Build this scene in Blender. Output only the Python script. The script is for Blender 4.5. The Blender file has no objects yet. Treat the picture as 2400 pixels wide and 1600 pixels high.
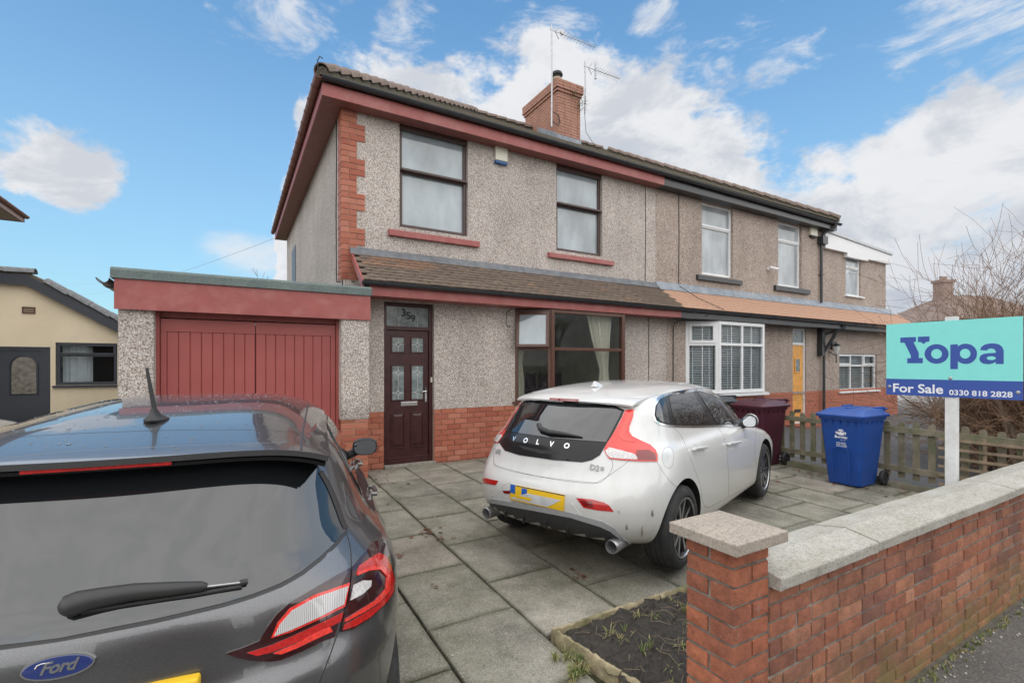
import bpy, bmesh, math, random
from mathutils import Vector, Matrix
from mathutils.bvhtree import BVHTree
from mathutils.geometry import delaunay_2d_cdt
R = math.radians
random.seed(7)
S = bpy.context.scene
COL = S.collection

# ------------------------------------------------------------------ camera
cam_d = bpy.data.cameras.new('camera'); cam = bpy.data.objects.new('camera', cam_d); COL.objects.link(cam)
cam.location = (0, 0, 1.70); cam.rotation_euler = (R(90), 0, R(-30))
cam_d.sensor_width = 36; cam_d.lens = 36*1128/2400; cam_d.shift_y = 55/2400
cam_d.clip_start = 0.05; cam_d.clip_end = 3000
S.camera = cam
S.view_settings.view_transform = 'Standard'; S.view_settings.look = 'None'
S.view_settings.gamma = 1; S.view_settings.use_curve_mapping = False
S.view_settings.exposure = 1.33

# ------------------------------------------------------------------ world and sun
SUN_EL, SUN_AZ = 50, 208
SKY_TINT = (.88, 1.42, 1.62)          # degrees, compass style (0 = +Y, clockwise)
w = bpy.data.worlds.new('World'); S.world = w; w.use_nodes = True
wn, wl = w.node_tree.nodes, w.node_tree.links
for n in list(wn): wn.remove(n)
def WN(t, **k):
    n = wn.new(t)
    for a, b in k.items(): setattr(n, a, b)
    return n
def wmath(op, a, b=None, c=None, clamp=False):
    n = WN('ShaderNodeMath', operation=op, use_clamp=clamp)
    for i, v in enumerate((a, b, c)):
        if v is None: continue
        if isinstance(v, (int, float)): n.inputs[i].default_value = v
        else: wl.new(v, n.inputs[i])
    return n.outputs[0]
def wsmooth(x, lo, hi):
    n = WN('ShaderNodeMapRange', interpolation_type='SMOOTHSTEP')
    wl.new(x, n.inputs[0])
    n.inputs[1].default_value = lo; n.inputs[2].default_value = hi
    n.inputs[3].default_value = 0; n.inputs[4].default_value = 1
    return n.outputs[0]
def wmix(f, a, b):
    n = WN('ShaderNodeMix', data_type='RGBA')
    if isinstance(f, (int, float)): n.inputs[0].default_value = f
    else: wl.new(f, n.inputs[0])
    for i, v in ((6, a), (7, b)):
        if isinstance(v, tuple): n.inputs[i].default_value = (*v, 1)
        else: wl.new(v, n.inputs[i])
    return n.outputs[2]
sky = WN('ShaderNodeTexSky', sky_type='NISHITA'); sky.sun_disc = False
sky.sun_elevation = R(SUN_EL); sky.sun_rotation = R(SUN_AZ)
sky.air_density = 1.3; sky.dust_density = 0.6; sky.ozone_density = 3.0
tc = WN('ShaderNodeTexCoord')
sep = WN('ShaderNodeSeparateXYZ'); wl.new(tc.outputs['Generated'], sep.inputs[0])
dx, dy, dz = sep.outputs
f_ = wmath('ADD', wmath('MULTIPLY', dx, .5), wmath('MULTIPLY', dy, .866))
r_ = wmath('SUBTRACT', wmath('MULTIPLY', dx, .866), wmath('MULTIPLY', dy, .5))
az = wmath('ARCTAN2', r_, f_)
el = wmath('ARCSINE', dz)
def wnoise(scale, detail=8, rough=.55, dist=0.0, off=(0, 0, 0), stretch=(1, 1, 1.8)):
    m = WN('ShaderNodeMapping'); wl.new(tc.outputs['Generated'], m.inputs[0])
    m.inputs['Location'].default_value = off; m.inputs['Scale'].default_value = stretch
    n = WN('ShaderNodeTexNoise'); wl.new(m.outputs[0], n.inputs[0])
    n.inputs['Scale'].default_value = scale; n.inputs['Detail'].default_value = detail
    n.inputs['Roughness'].default_value = rough; n.inputs['Distortion'].default_value = dist
    return n.outputs[0]
nA = wnoise(3.4, 9, .56, .15)
nB = wnoise(9.0, 8, .6, .1, (3, 1, 5))
nC = wnoise(2.2, 9, .62, .35, (7.3, 2.2, 4))
# top edge of the cumulus bank as elevation against azimuth (radians, wide curve over the whole horizon)
fc = WN('ShaderNodeFloatCurve')
pts = [(-180, 22), (-120, 24), (-70, 8), (-48, 3), (-36, 4), (-30, 4), (-26.5, 9), (-24.2, 27), (-22, 31), (-8, 31.5), (-3, 29.5), (4, 34), (13, 32.5),
       (20, 31), (26, 27), (31, 21.5), (35, 21), (41, 24), (50, 22), (75, 24), (120, 27), (180, 22)]
cu = fc.mapping.curves[0]
def wc(a, e): return ((a+180)/360, e/60)
cu.points[0].location = wc(*pts[0]); cu.points[1].location = wc(*pts[-1])
for p in pts[1:-1]: cu.points.new(*wc(*p))
for p in cu.points: p.handle_type = 'AUTO_CLAMPED'
fc.mapping.update()
wl.new(wmath('DIVIDE', wmath('ADD', az, math.pi), 2*math.pi), fc.inputs['Value'])
top = wmath('MULTIPLY', fc.outputs[0], R(60))
depth = wmath('SUBTRACT', top, el)                                     # how far below the bank's top
puff = wmath('ADD', wmath('MULTIPLY', wmath('SUBTRACT', nA, .5), .34), wmath('MULTIPLY', wmath('SUBTRACT', nB, .5), .34))
dd = wmath('ADD', depth, puff)
bank = wsmooth(dd, -.012, .055)
# thin places low in the bank where blue shows through
gap = wsmooth(wmath('ADD', nC, wmath('MULTIPLY', depth, -.05)), .40, .30)
bank = wmath('MULTIPLY', bank, wmath('SUBTRACT', 1.0, wmath('MULTIPLY', gap, .7)))
# single small cumulus and wisps
def blob(a0, e0, sa, se, k=1.0):
    a = wmath('DIVIDE', wmath('SUBTRACT', az, R(a0)), R(sa)); e = wmath('DIVIDE', wmath('SUBTRACT', el, R(e0)), R(se))
    q = wmath('ADD', wmath('MULTIPLY', a, a), wmath('MULTIPLY', e, e))
    return wmath('MULTIPLY', wmath('SUBTRACT', 1.0, q), k)
def blobmask(a0, e0, sa, se, amp=3.0, lo=.0, hi=.75, k=1.0):
    p = wmath('ADD', blob(a0, e0, sa, se, k), wmath('MULTIPLY', puff, amp))
    return wsmooth(p, lo, hi)
masks = [None, wmath('MULTIPLY', blobmask(-28.5, 11.0, 5.5, 2.4, 6.0, 0, 1.3), .8)]
fine = wnoise(7.0, 12, .66, .5, (2, 8, 1), (1, 1, 2.4))
fine2 = wnoise(11.0, 12, .60, .2, (5, 3, 1), (1, 1, 1.3))
masks[0] = wsmooth(wmath('ADD', wmath('MULTIPLY', blob(-43.0, 16.9, 4.9, 3.7), .34), fine2), .50, .68)
for a0, e0, sa, se in ((-25, 33.0, 8, 4.6), (-14.5, 35.4, 8, 4.6), (-3, 38.5, 5, 3.0), (17, 35.0, 5, 4), (27, 29.0, 7, 3.4),
                       (45, 26.5, 8, 5.5), (31, 34.5, 6, 2.4), (4, 34, 9, 4)):
    b_ = blob(a0, e0, sa, se)
    masks.append(wmath('MULTIPLY', wsmooth(wmath('ADD', wmath('MULTIPLY', b_, .16), fine), .56, .78), .80))
behind = wsmooth(wmath('ABSOLUTE', az), R(58), R(95))
zen = wsmooth(el, R(40), R(58))
cover = wmath('MAXIMUM', behind, zen)
high = wmath('MULTIPLY', wsmooth(wmath('ADD', nC, wmath('MULTIPLY', cover, .27)), .50, .66), wmath('MULTIPLY', cover, .96))
m = bank
for q in masks + [high]: m = wmath('MAXIMUM', m, q)
# blue part: nishita, paler towards the horizon
hz = wsmooth(el, R(40), R(2))
bl = WN('ShaderNodeMix', data_type='RGBA', blend_type='MULTIPLY'); bl.inputs[0].default_value = 1
wl.new(sky.outputs[0], bl.inputs[6]); bl.inputs[7].default_value = (*SKY_TINT, 1)
blue = wmix(wmath('ADD', wmath('MULTIPLY', hz, .50), .10), bl.outputs[2], (3.3, 4.7, 5.8))
# cloud colour: bright tops, grey undersides
shade = wmath('ADD', wmath('MULTIPLY', wsmooth(dd, .05, .40), .45), wmath('MULTIPLY', wsmooth(wnoise(6.5, 10, .62, .3, (1, 9, 2)), .42, .62), .62), clamp=True)
cloud = wmix(shade, (6.7, 6.8, 7.0), (4.0, 4.35, 5.0))
final = wmix(m, blue, cloud)
bg = WN('ShaderNodeBackground'); wl.new(final, bg.inputs[0]); bg.inputs[1].default_value = 0.05
wo = WN('ShaderNodeOutputWorld'); wl.new(bg.outputs[0], wo.inputs[0])

sd = bpy.data.lights.new('sun', 'SUN'); sd.energy = 1.5; sd.angle = R(170); sd.color = (1, .96, .90)
sun = bpy.data.objects.new('sun', sd); COL.objects.link(sun)
ldir = -Vector((math.sin(R(SUN_AZ))*math.cos(R(SUN_EL)), math.cos(R(SUN_AZ))*math.cos(R(SUN_EL)), math.sin(R(SUN_EL))))
sun.rotation_euler = ldir.to_track_quat('-Z', 'Y').to_euler()
sun.location = (0, 0, 30)

# ------------------------------------------------------------------ helpers
def UX(px, Y):                      # X on the wall plane Y seen at a photo column
    r = (px-1200)/1128
    return Y*(.5+.8660254*r)/(.8660254-.5*r)
def VZ(px, py, Y):                  # height on the wall plane Y
    r = (px-1200)/1128
    return 1.70-(py-855)/1128*(Y/(.8660254-.5*r))
def GZ(Y):                          # the drive rises gently from the pavement to the houses
    return 0.0186*max(0.0, Y-1.17)

class MB:
    def __init__(s): s.v = []; s.f = []; s.mi = []; s.m = 0
    def add(s, vs, fs):
        b = len(s.v); s.v += [tuple(p) for p in vs]
        for f in fs: s.f.append(tuple(b+i for i in f)); s.mi.append(s.m)
        return s
    def box(s, x0, x1, y0, y1, z0, z1, M=None):
        vs = [(x0,y0,z0),(x1,y0,z0),(x1,y1,z0),(x0,y1,z0),(x0,y0,z1),(x1,y0,z1),(x1,y1,z1),(x0,y1,z1)]
        if M: vs = [M @ Vector(p) for p in vs]
        return s.add(vs, [(3,2,1,0),(4,5,6,7),(0,1,5,4),(1,2,6,5),(2,3,7,6),(3,0,4,7)])
    def prism(s, poly, axis, a, b):
        """poly = 2D outline; extruded along axis from a to b (x: (y,z); y: (x,z); z: (x,y))"""
        n = len(poly)
        def P(p, t):
            return (t, p[0], p[1]) if axis == 'x' else ((p[0], t, p[1]) if axis == 'y' else (p[0], p[1], t))
        vs = [P(p, a) for p in poly]+[P(p, b) for p in poly]
        fs = [tuple(range(n)), tuple(range(2*n-1, n-1, -1))]
        fs += [(i, i+n, (i+1) % n+n, (i+1) % n) for i in range(n)]
        return s.add(vs, fs)
    def tube(s, pts, r, n=8, caps=True, closed=False):
        pts = [Vector(p) for p in pts]; rs = r if isinstance(r, (list, tuple)) else [r]*len(pts)
        rings = []; up = None
        for i, p in enumerate(pts):
            if closed: d = pts[(i+1) % len(pts)]-pts[i-1]
            else: d = (pts[min(i+1, len(pts)-1)]-pts[max(i-1, 0)])
            d.normalize()
            if up is None: up = d.orthogonal().normalized()
            else:
                up = (up-d*up.dot(d))
                up = up.normalized() if up.length > 1e-6 else d.orthogonal().normalized()
            q = d.cross(up)
            rings.append([p+(up*math.cos(2*math.pi*k/n)+q*math.sin(2*math.pi*k/n))*rs[i] for k in range(n)])
        vs = [v for rg in rings for v in rg]; fs = []
        L = len(pts)
        for i in range(L if closed else L-1):
            j = (i+1) % L
            for k in range(n): fs.append((i*n+k, i*n+(k+1) % n, j*n+(k+1) % n, j*n+k))
        if caps and not closed:
            fs.append(tuple(range(n-1, -1, -1))); fs.append(tuple((L-1)*n+k for k in range(n)))
        return s.add(vs, fs)
    def cyl(s, c, ax, r, h, n=24, r2=None):
        c = Vector(c); a = {'x': Vector((1,0,0)), 'y': Vector((0,1,0)), 'z': Vector((0,0,1))}[ax] if isinstance(ax, str) else Vector(ax).normalized()
        return s.tube([c, c+a*h], [r, r if r2 is None else r2], n)
    def lathe(s, prof, c, ax='z', n=24):
        c = Vector(c); a = {'x': Vector((1,0,0)), 'y': Vector((0,1,0)), 'z': Vector((0,0,1))}[ax] if isinstance(ax, str) else Vector(ax).normalized()
        u = a.orthogonal().normalized(); q = a.cross(u)
        vs = [c+a*h+(u*math.cos(2*math.pi*k/n)+q*math.sin(2*math.pi*k/n))*max(r, 1e-5) for r, h in prof for k in range(n)]
        fs = [(i*n+k, i*n+(k+1) % n, (i+1)*n+(k+1) % n, (i+1)*n+k) for i in range(len(prof)-1) for k in range(n)]
        return s.add(vs, fs)
    def mesh(s, name, mats, smooth=False):
        me = bpy.data.meshes.new(name); me.from_pydata(s.v, [], s.f)
        for m in (mats if isinstance(mats, (list, tuple)) else [mats]): me.materials.append(m)
        me.polygons.foreach_set('material_index', s.mi)
        if smooth: me.polygons.foreach_set('use_smooth', [True]*len(me.polygons))
        bm = bmesh.new(); bm.from_mesh(me); bmesh.ops.recalc_face_normals(bm, faces=bm.faces); bm.to_mesh(me); bm.free()
        if smooth: 
            try: me.set_sharp_from_angle(angle=R(38))
            except Exception: pass
        me.update(); return me
    def build(s, name, mats, parent=None, smooth=False, bevel=0, kind=None, label=None):
        o = bpy.data.objects.new(name, s.mesh(name, mats, smooth)); COL.objects.link(o)
        adopt(o, parent)
        if bevel:
            b = o.modifiers.new('bevel', 'BEVEL'); b.width = bevel; b.segments = 2; b.limit_method = 'ANGLE'; b.angle_limit = R(40)
            b.harden_normals = False
        if kind: o['kind'] = kind
        if label: o['label'] = label
        return o
def world_of(o):
    m = Matrix.LocRotScale(o.location, o.rotation_euler, o.scale)
    return (world_of(o.parent) @ o.matrix_parent_inverse @ m) if o.parent else m
def adopt(o, parent, local=False):
    if parent is not None:
        o.parent = parent
        if not local: o.matrix_parent_inverse = world_of(parent).inverted()
def thing(name, label, cat, loc=(0,0,0), rz=0, group=None, kind=None):
    o = bpy.data.objects.new(name, None); COL.objects.link(o); o.empty_display_size = .2
    o.location = loc; o.rotation_euler = (0, 0, rz)
    return tag(o, label, cat, group)
def tag(o, label, cat, group=None):
    o['label'] = label; o['category'] = cat
    if group: o['group'] = group
    return o
def inst(name, me, parent, loc, rot=(0,0,0), scale=(1,1,1)):
    o = bpy.data.objects.new(name, me); COL.objects.link(o)
    o.location = loc; o.rotation_euler = rot; o.scale = scale
    adopt(o, parent); return o
def copy_tree(o, parent=None):
    c = o.copy(); COL.objects.link(c)
    if parent: c.parent = parent
    for ch in [x for x in bpy.data.objects if x.parent == o]: copy_tree(ch, c)
    return c
def text_mesh(body, size, extrude=.001, bold=0.0, align='CENTER', spacing=1.0, shear=0.0):
    cu = bpy.data.curves.new('t', 'FONT'); cu.body = body; cu.size = size; cu.extrude = extrude; cu.offset = bold
    cu.align_x = align; cu.align_y = 'CENTER'; cu.space_character = spacing; cu.shear = shear; cu.resolution_u = 4
    o = bpy.data.objects.new('t', cu); COL.objects.link(o)
    dg = bpy.context.evaluated_depsgraph_get()
    me = bpy.data.meshes.new_from_object(o.evaluated_get(dg)); bpy.data.objects.remove(o); return me
def text(name, body, size, M, mat, parent=None, **k):
    me = text_mesh(body, size, **k); me.transform(M); me.materials.clear(); me.materials.append(mat)
    o = bpy.data.objects.new(name, me); COL.objects.link(o); adopt(o, parent); return o

# ------------------------------------------------------------------ materials
def newmat(name):
    m = bpy.data.materials.new(name); m.use_nodes = True
    nt = m.node_tree; b = nt.nodes['Principled BSDF']
    return m, nt, b
class NT:
    def __init__(s, nt): s.nt = nt; s.tc = nt.nodes.new('ShaderNodeTexCoord')
    def n(s, t, **k):
        o = s.nt.nodes.new(t)
        for a, b in k.items(): setattr(o, a, b)
        return o
    def link(s, a, b): s.nt.links.new(a, b)
    def noise(s, scale, detail=4, rough=.55, vec=None, dist=0):
        o = s.n('ShaderNodeTexNoise'); s.link(vec or s.tc.outputs['Object'], o.inputs[0])
        o.inputs['Scale'].default_value = scale; o.inputs['Detail'].default_value = detail
        o.inputs['Roughness'].default_value = rough; o.inputs['Distortion'].default_value = dist
        return o.outputs[0]
    def voro(s, scale, feature='F1', vec=None, rnd=1):
        o = s.n('ShaderNodeTexVoronoi', feature=feature); s.link(vec or s.tc.outputs['Object'], o.inputs['Vector'])
        o.inputs['Scale'].default_value = scale; o.inputs['Randomness'].default_value = rnd
        return o
    def ramp(s, x, stops, interp='LINEAR'):
        o = s.n('ShaderNodeValToRGB'); o.color_ramp.interpolation = interp
        e = o.color_ramp.elements
        while len(e) < len(stops): e.new(.5)
        for i, (p, c) in enumerate(stops):
            e[i].position = p; e[i].color = (c, c, c, 1) if isinstance(c, (int, float)) else (*c, 1)
        s.link(x, o.inputs[0]); return o.outputs[0]
    def mix(s, f, a, b, mode='MIX'):
        o = s.n('ShaderNodeMix', data_type='RGBA', blend_type=mode)
        for i, v in ((0, f), (6, a), (7, b)):
            if isinstance(v, (int, float)) and i == 0: o.inputs[0].default_value = v
            elif isinstance(v, tuple): o.inputs[i].default_value = (*v, 1)
            elif isinstance(v, (int, float)): o.inputs[i].default_value = (v, v, v, 1)
            else: s.link(v, o.inputs[i])
        return o.outputs[2]
    def math(s, op, a, b=0.0, clamp=False):
        o = s.n('ShaderNodeMath', operation=op, use_clamp=clamp)
        for i, v in enumerate((a, b)):
            if isinstance(v, (int, float)): o.inputs[i].default_value = v
            else: s.link(v, o.inputs[i])
        return o.outputs[0]
    def bump(s, b, h, strength=.3, dist=.005):
        o = s.n('ShaderNodeBump'); o.inputs['Strength'].default_value = strength; o.inputs['Distance'].default_value = dist
        s.link(h, o.inputs['Height']); s.link(o.outputs[0], b.inputs['Normal'])
    def rand(s): return s.n('ShaderNodeObjectInfo').outputs['Random']
def plain(name, col, rough=.6, metal=0, var=.12, scale=14, bump=.0, bscale=120, spec=.5, coat=0, rnd=0.0, dirt=None, dirt_amt=.4, dirt_scale=3):
    m, nt, b = newmat(name); t = NT(nt)
    c = t.mix(t.ramp(t.noise(scale, 5), [(.3, 0.0), (.7, 1.0)]), tuple(x*(1-var) for x in col), tuple(min(1, x*(1+var)) for x in col))
    if rnd:
        f = t.ramp(t.rand(), [(0, 1-rnd), (1, 1+rnd)])
        # ramps clamp at 1, so scale by two halves
        c = t.mix(1.0, c, t.ramp(t.rand(), [(0, 1-rnd), (1, 1.0)]), 'MULTIPLY')
    if dirt:
        c = t.mix(t.math('MULTIPLY', t.ramp(t.noise(dirt_scale, 7, .65), [(.45, 0.0), (.7, 1.0)]), dirt_amt), c, dirt)
    t.link(c, b.inputs['Base Color'])
    b.inputs['Roughness'].default_value = rough; b.inputs['Metallic'].default_value = metal
    b.inputs['Specular IOR Level'].default_value = spec
    if coat: b.inputs['Coat Weight'].default_value = coat; b.inputs['Coat Roughness'].default_value = .03
    if bump: t.bump(b, t.noise(bscale, 4), bump, .004)
    return m
def pebble(name, pal, scale=85, base=(.46, .42, .38), dark=None):
    m, nt, b = newmat(name); t = NT(nt)
    v = t.voro(scale); r = t.n('ShaderNodeSeparateColor'); t.link(v.outputs['Color'], r.inputs[0])
    stones = t.ramp(r.outputs[0], pal, 'CONSTANT')
    edge = t.ramp(v.outputs['Distance'], [(.45, 0.0), (.75, 1.0)])
    c = t.mix(edge, stones, tuple(x*.75 for x in base))
    big = t.ramp(t.noise(1.1, 6, .6), [(.35, .80), (.65, 1.0)])
    c = t.mix(1.0, c, big, 'MULTIPLY')
    mp = t.n('ShaderNodeMapping'); mp.inputs['Scale'].default_value = (5, 5, .45); t.link(t.tc.outputs['Object'], mp.inputs[0])
    c = t.mix(1.0, c, t.ramp(t.noise(1, 7, .65, mp.outputs[0]), [(.34, .90), (.6, 1.0)]), 'MULTIPLY')
    t.link(c, b.inputs['Base Color']); b.inputs['Roughness'].default_value = .8
    b.inputs['Specular IOR Level'].default_value = .25
    t.bump(b, t.math('SUBTRACT', 1.0, v.outputs['Distance']), .55, .006)
    return m
PAL_W = [(0, (.78,.725,.69)), (.20, (.63,.55,.50)), (.36, (.51,.42,.375)), (.50, (.70,.63,.585)), (.68, (.26,.18,.15)), (.75, (.53,.49,.45)), (.88, (.40,.30,.23)), (.94, (.82,.79,.76))]
PAL_B = [(0, (.62,.53,.47)), (.16, (.52,.40,.33)), (.34, (.38,.26,.21)), (.48, (.68,.59,.52)), (.64, (.20,.13,.11)), (.72, (.52,.44,.39)), (.88, (.42,.30,.22)), (.95, (.76,.72,.67))]
m_peb = pebble('pebbledash_pale', PAL_W, 76)
m_peb2 = pebble('pebbledash_brown', PAL_B, 76, (.36,.31,.27))
m_peb3 = pebble('pebbledash_garage', PAL_W, 66)
def brickmat(name, cols, soot=.35, moss=0, rough=.85, soot_col=(.05,.04,.04), grain=1.0):
    m, nt, b = newmat(name); t = NT(nt); P = t.n('ShaderNodeNewGeometry').outputs['Position']
    c = t.ramp(t.rand(), [(i/(len(cols)-1), c) for i, c in enumerate(cols)])
    c = t.mix(1.0, c, t.ramp(t.noise(26, 6, .7, P), [(.30, 1-.38*grain), (.62, 1.0)]), 'MULTIPLY')
    c = t.mix(1.0, c, t.ramp(t.noise(230, 3, .6, P), [(.35, 1-.34*grain), (.6, 1.0)]), 'MULTIPLY')
    mp = t.n('ShaderNodeMapping'); mp.inputs['Scale'].default_value = (1.6, 1.6, .9); t.link(P, mp.inputs[0])
    big = t.noise(1.9, 8, .68, mp.outputs[0])
    c = t.mix(t.math('MULTIPLY', t.ramp(big, [(.42, 0.0), (.66, 1.0)]), soot), c, soot_col)
    if moss:
        c = t.mix(t.ramp(t.noise(9, 6, .7, P), [(.62, 0.0), (.74, .30)]), c, (.42,.40,.36))
        sp = t.n('ShaderNodeSeparateXYZ'); t.link(P, sp.inputs[0])
        low = t.math('MULTIPLY', t.ramp(sp.outputs[2], [(.0, 1.0), (.45, 0.0)]), t.ramp(t.noise(5, 5, .6, P), [(.36, 0.0), (.58, 1.0)]))
        c = t.mix(t.math('MULTIPLY', low, moss), c, (.17, .16, .055))
    t.link(c, b.inputs['Base Color']); b.inputs['Roughness'].default_value = rough; b.inputs['Specular IOR Level'].default_value = .25
    t.bump(b, t.math('ADD', t.noise(210, 4, .65, P), t.noise(45, 4, .6, P)), .6, .004)
    return m
m_brick = brickmat('red_engineering_brick', [(.44,.14,.085), (.50,.19,.12), (.38,.11,.07), (.54,.22,.15), (.42,.13,.08)], .12, rough=.55, grain=.3)
m_brick2 = brickmat('garden_wall_brick', [(.42,.165,.10), (.52,.20,.12), (.34,.14,.095), (.57,.25,.15), (.32,.15,.115), (.49,.19,.115)], .45, moss=.75)
m_spall = brickmat('spalled_brick', [(.52,.24,.15), (.56,.28,.18)], .1)
m_pier = brickmat('pier_brick', [(.49,.17,.095), (.56,.20,.11), (.44,.155,.095), (.52,.185,.105)], .4, moss=.3)
m_chim = brickmat('chimney_brick', [(.52,.27,.20), (.60,.33,.25), (.48,.24,.18)], .22)
m_mortar = plain('mortar', (.30,.27,.24), .95, var=.25, scale=40, bump=.4)
m_mortar_d = plain('mortar_dark', (.12,.105,.085), .95, var=.35, scale=25, bump=.5, dirt=(.07,.08,.03), dirt_amt=.5)
m_mortar_w = plain('garden_wall_mortar', (.22,.20,.17), .95, var=.45, scale=18, bump=.5, dirt=(.06,.055,.05), dirt_amt=.7, dirt_scale=6)
m_mortar_r = plain('mortar_red', (.46,.30,.24), .9, var=.2, scale=30)
m_red = plain('red_oxide_paint', (.33,.088,.08), .42, var=.08, scale=5, bump=.12, bscale=60, dirt=(.44,.20,.18), dirt_amt=.5, dirt_scale=4)
m_redd = plain('red_oxide_door_paint', (.35,.088,.08), .38, var=.06, scale=6, bump=.1, bscale=70, dirt=(.22,.04,.035), dirt_amt=.35)
m_brown = plain('brown_upvc', (.095,.04,.026), .35, var=.15, scale=20)
m_brownu = plain('brown_window_frame', (.075,.045,.04), .38, var=.12, scale=20)
m_door = plain('rosewood_door', (.050,.014,.014), .36, var=.35, scale=9, bump=.25, bscale=45)
m_white = plain('white_upvc', (.78,.79,.80), .3, var=.03)
m_black = plain('black_gloss', (.032,.035,.040), .3, var=.1)
m_blackm = plain('black_matt', (.022,.022,.024), .6, var=.2)
m_lead = plain('lead_flashing', (.22,.25,.29), .5, var=.25, scale=9, bump=.3, bscale=30, dirt=(.42,.45,.48), dirt_amt=.4)
m_leadd = plain('dark_lead_flashing', (.13,.14,.155), .55, var=.3, scale=9, bump=.3, bscale=30, dirt=(.26,.28,.30), dirt_amt=.4)
m_felt = plain('mineral_felt', (.13,.165,.16), .9, var=.35, scale=90, bump=.5, bscale=300, dirt=(.24,.28,.26), dirt_amt=.35)
m_chrome = plain('chrome', (.75,.75,.76), .12, metal=1, var=.02)
m_steel = plain('galvanised', (.42,.42,.43), .4, metal=.8, var=.2)
m_oak = plain('golden_oak_door', (.74,.36,.075), .4, var=.2, scale=7, bump=.1)
m_cable = plain('cable', (.02,.02,.02), .6)
m_cream = plain('cream_render', (.82,.71,.52), .8, var=.05, scale=4, bump=.25, bscale=90, dirt=(.55,.44,.30), dirt_amt=.4, dirt_scale=2)
m_anth = plain('anthracite', (.035,.042,.055), .4, var=.08)
m_ivory = plain('ivory_plastic', (.68,.66,.55), .4, var=.04)
m_blue = plain('blue_plastic_tab', (.02,.10,.28), .4)
def tilemat(name, cols, moss_amt, moss_lo=.45):
    m, nt, b = newmat(name); t = NT(nt); geo = t.n('ShaderNodeNewGeometry'); P = geo.outputs['Position']
    c = t.ramp(t.noise(7, 4, .7, P), [(.3+.4*i/(len(cols)-1), c) for i, c in enumerate(cols)])
    c = t.mix(1.0, c, t.ramp(t.rand(), [(0, .78), (1, 1.0)]), 'MULTIPLY')
    c = t.mix(1.0, c, t.ramp(t.noise(90, 4, .6, P), [(.3, .75), (.7, 1.0)]), 'MULTIPLY')
    if moss_amt:
        mo = t.ramp(t.noise(16, 6, .68, P), [(moss_lo+.08, 0.0), (moss_lo+.16, 1.0)])
        mo = t.math('MULTIPLY', mo, t.ramp(t.noise(1.7, 3, .5, P), [(.35, .15), (.6, 1.0)]))
        c = t.mix(t.math('MULTIPLY', mo, moss_amt), c, t.mix(t.noise(50, 2, .5, P), (.05,.055,.022), (.15,.15,.055)))
    t.link(c, b.inputs['Base Color']); b.inputs['Roughness'].default_value = .9; b.inputs['Specular IOR Level'].default_value = .2
    t.bump(b, t.noise(110, 4, .6, P), .5, .005)
    return m
m_tile1 = tilemat('mossy_brown_tile', [(.13,.10,.08), (.22,.165,.135), (.17,.135,.11), (.26,.19,.15)], .85, .48)
m_tile1r = tilemat('mossy_brown_tile_redder', [(.30,.18,.125), (.25,.16,.115), (.34,.21,.15)], .4, .52)
m_tile2 = tilemat('clean_terracotta_tile', [(.56,.34,.24), (.62,.39,.28), (.53,.32,.225)], 0)
m_tile3 = tilemat('main_roof_tile', [(.13,.12,.105), (.19,.165,.14), (.22,.19,.17)], .85, .42)
m_hip = tilemat('hip_tile', [(.30,.22,.19), (.24,.19,.165), (.36,.27,.24)], .6, .47)
def glassmat(name, tint=(.5,.55,.58), opacity=.5, rough=.0, ior=1.7, base=(.03,.035,.04)):
    m, nt, b = newmat(name); t = NT(nt)
    b.inputs['Base Color'].default_value = (*base, 1); b.inputs['Roughness'].default_value = rough; b.inputs['IOR'].default_value = ior
    if base[0] > .2:  # pale panes: mottled base tone painted in for cloud reflections
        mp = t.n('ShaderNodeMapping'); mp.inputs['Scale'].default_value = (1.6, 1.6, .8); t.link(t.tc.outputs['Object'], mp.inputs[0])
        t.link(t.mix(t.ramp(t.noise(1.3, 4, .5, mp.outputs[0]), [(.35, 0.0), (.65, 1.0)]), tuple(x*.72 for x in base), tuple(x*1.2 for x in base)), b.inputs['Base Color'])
    if opacity < 1:
        tr = t.n('ShaderNodeBsdfTransparent'); tr.inputs[0].default_value = (*tint, 1)
        lw = t.n('ShaderNodeLayerWeight'); lw.inputs[0].default_value = .5
        f0 = ((ior-1)/(ior+1))**2
        f = t.math('ADD', t.math('MULTIPLY', t.math('POWER', lw.outputs['Facing'], 4.0), .8), opacity+f0, clamp=True)
        mx = t.n('ShaderNodeMixShader'); t.link(f, mx.inputs[0]); t.link(tr.outputs[0], mx.inputs[1]); t.link(b.outputs[0], mx.inputs[2])
        t.link(mx.outputs[0], nt.nodes['Material Output'].inputs[0])
    return m
m_glass = glassmat('window_glass', (.92,.95,.96), .05, ior=1.75)
m_glassU = glassmat('painted_sky_glass', (.9,.94,.96), .42, ior=2.2, base=(.50,.57,.61))  # pale base colour paints the sky's reflection into these panes
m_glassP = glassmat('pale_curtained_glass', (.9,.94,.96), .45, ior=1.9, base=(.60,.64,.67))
m_cglass = glassmat('car_glass', opacity=1, ior=1.95, base=(.012,.014,.016))
m_net = plain('net_curtain', (.84,.87,.88), .9, var=.1, scale=6)
m_curt = plain('cream_curtain', (.82,.76,.62), .9, var=.1, scale=25)
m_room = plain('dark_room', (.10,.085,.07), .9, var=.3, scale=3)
m_blind = plain('white_blind', (.88,.88,.88), .6, var=.03)
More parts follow.
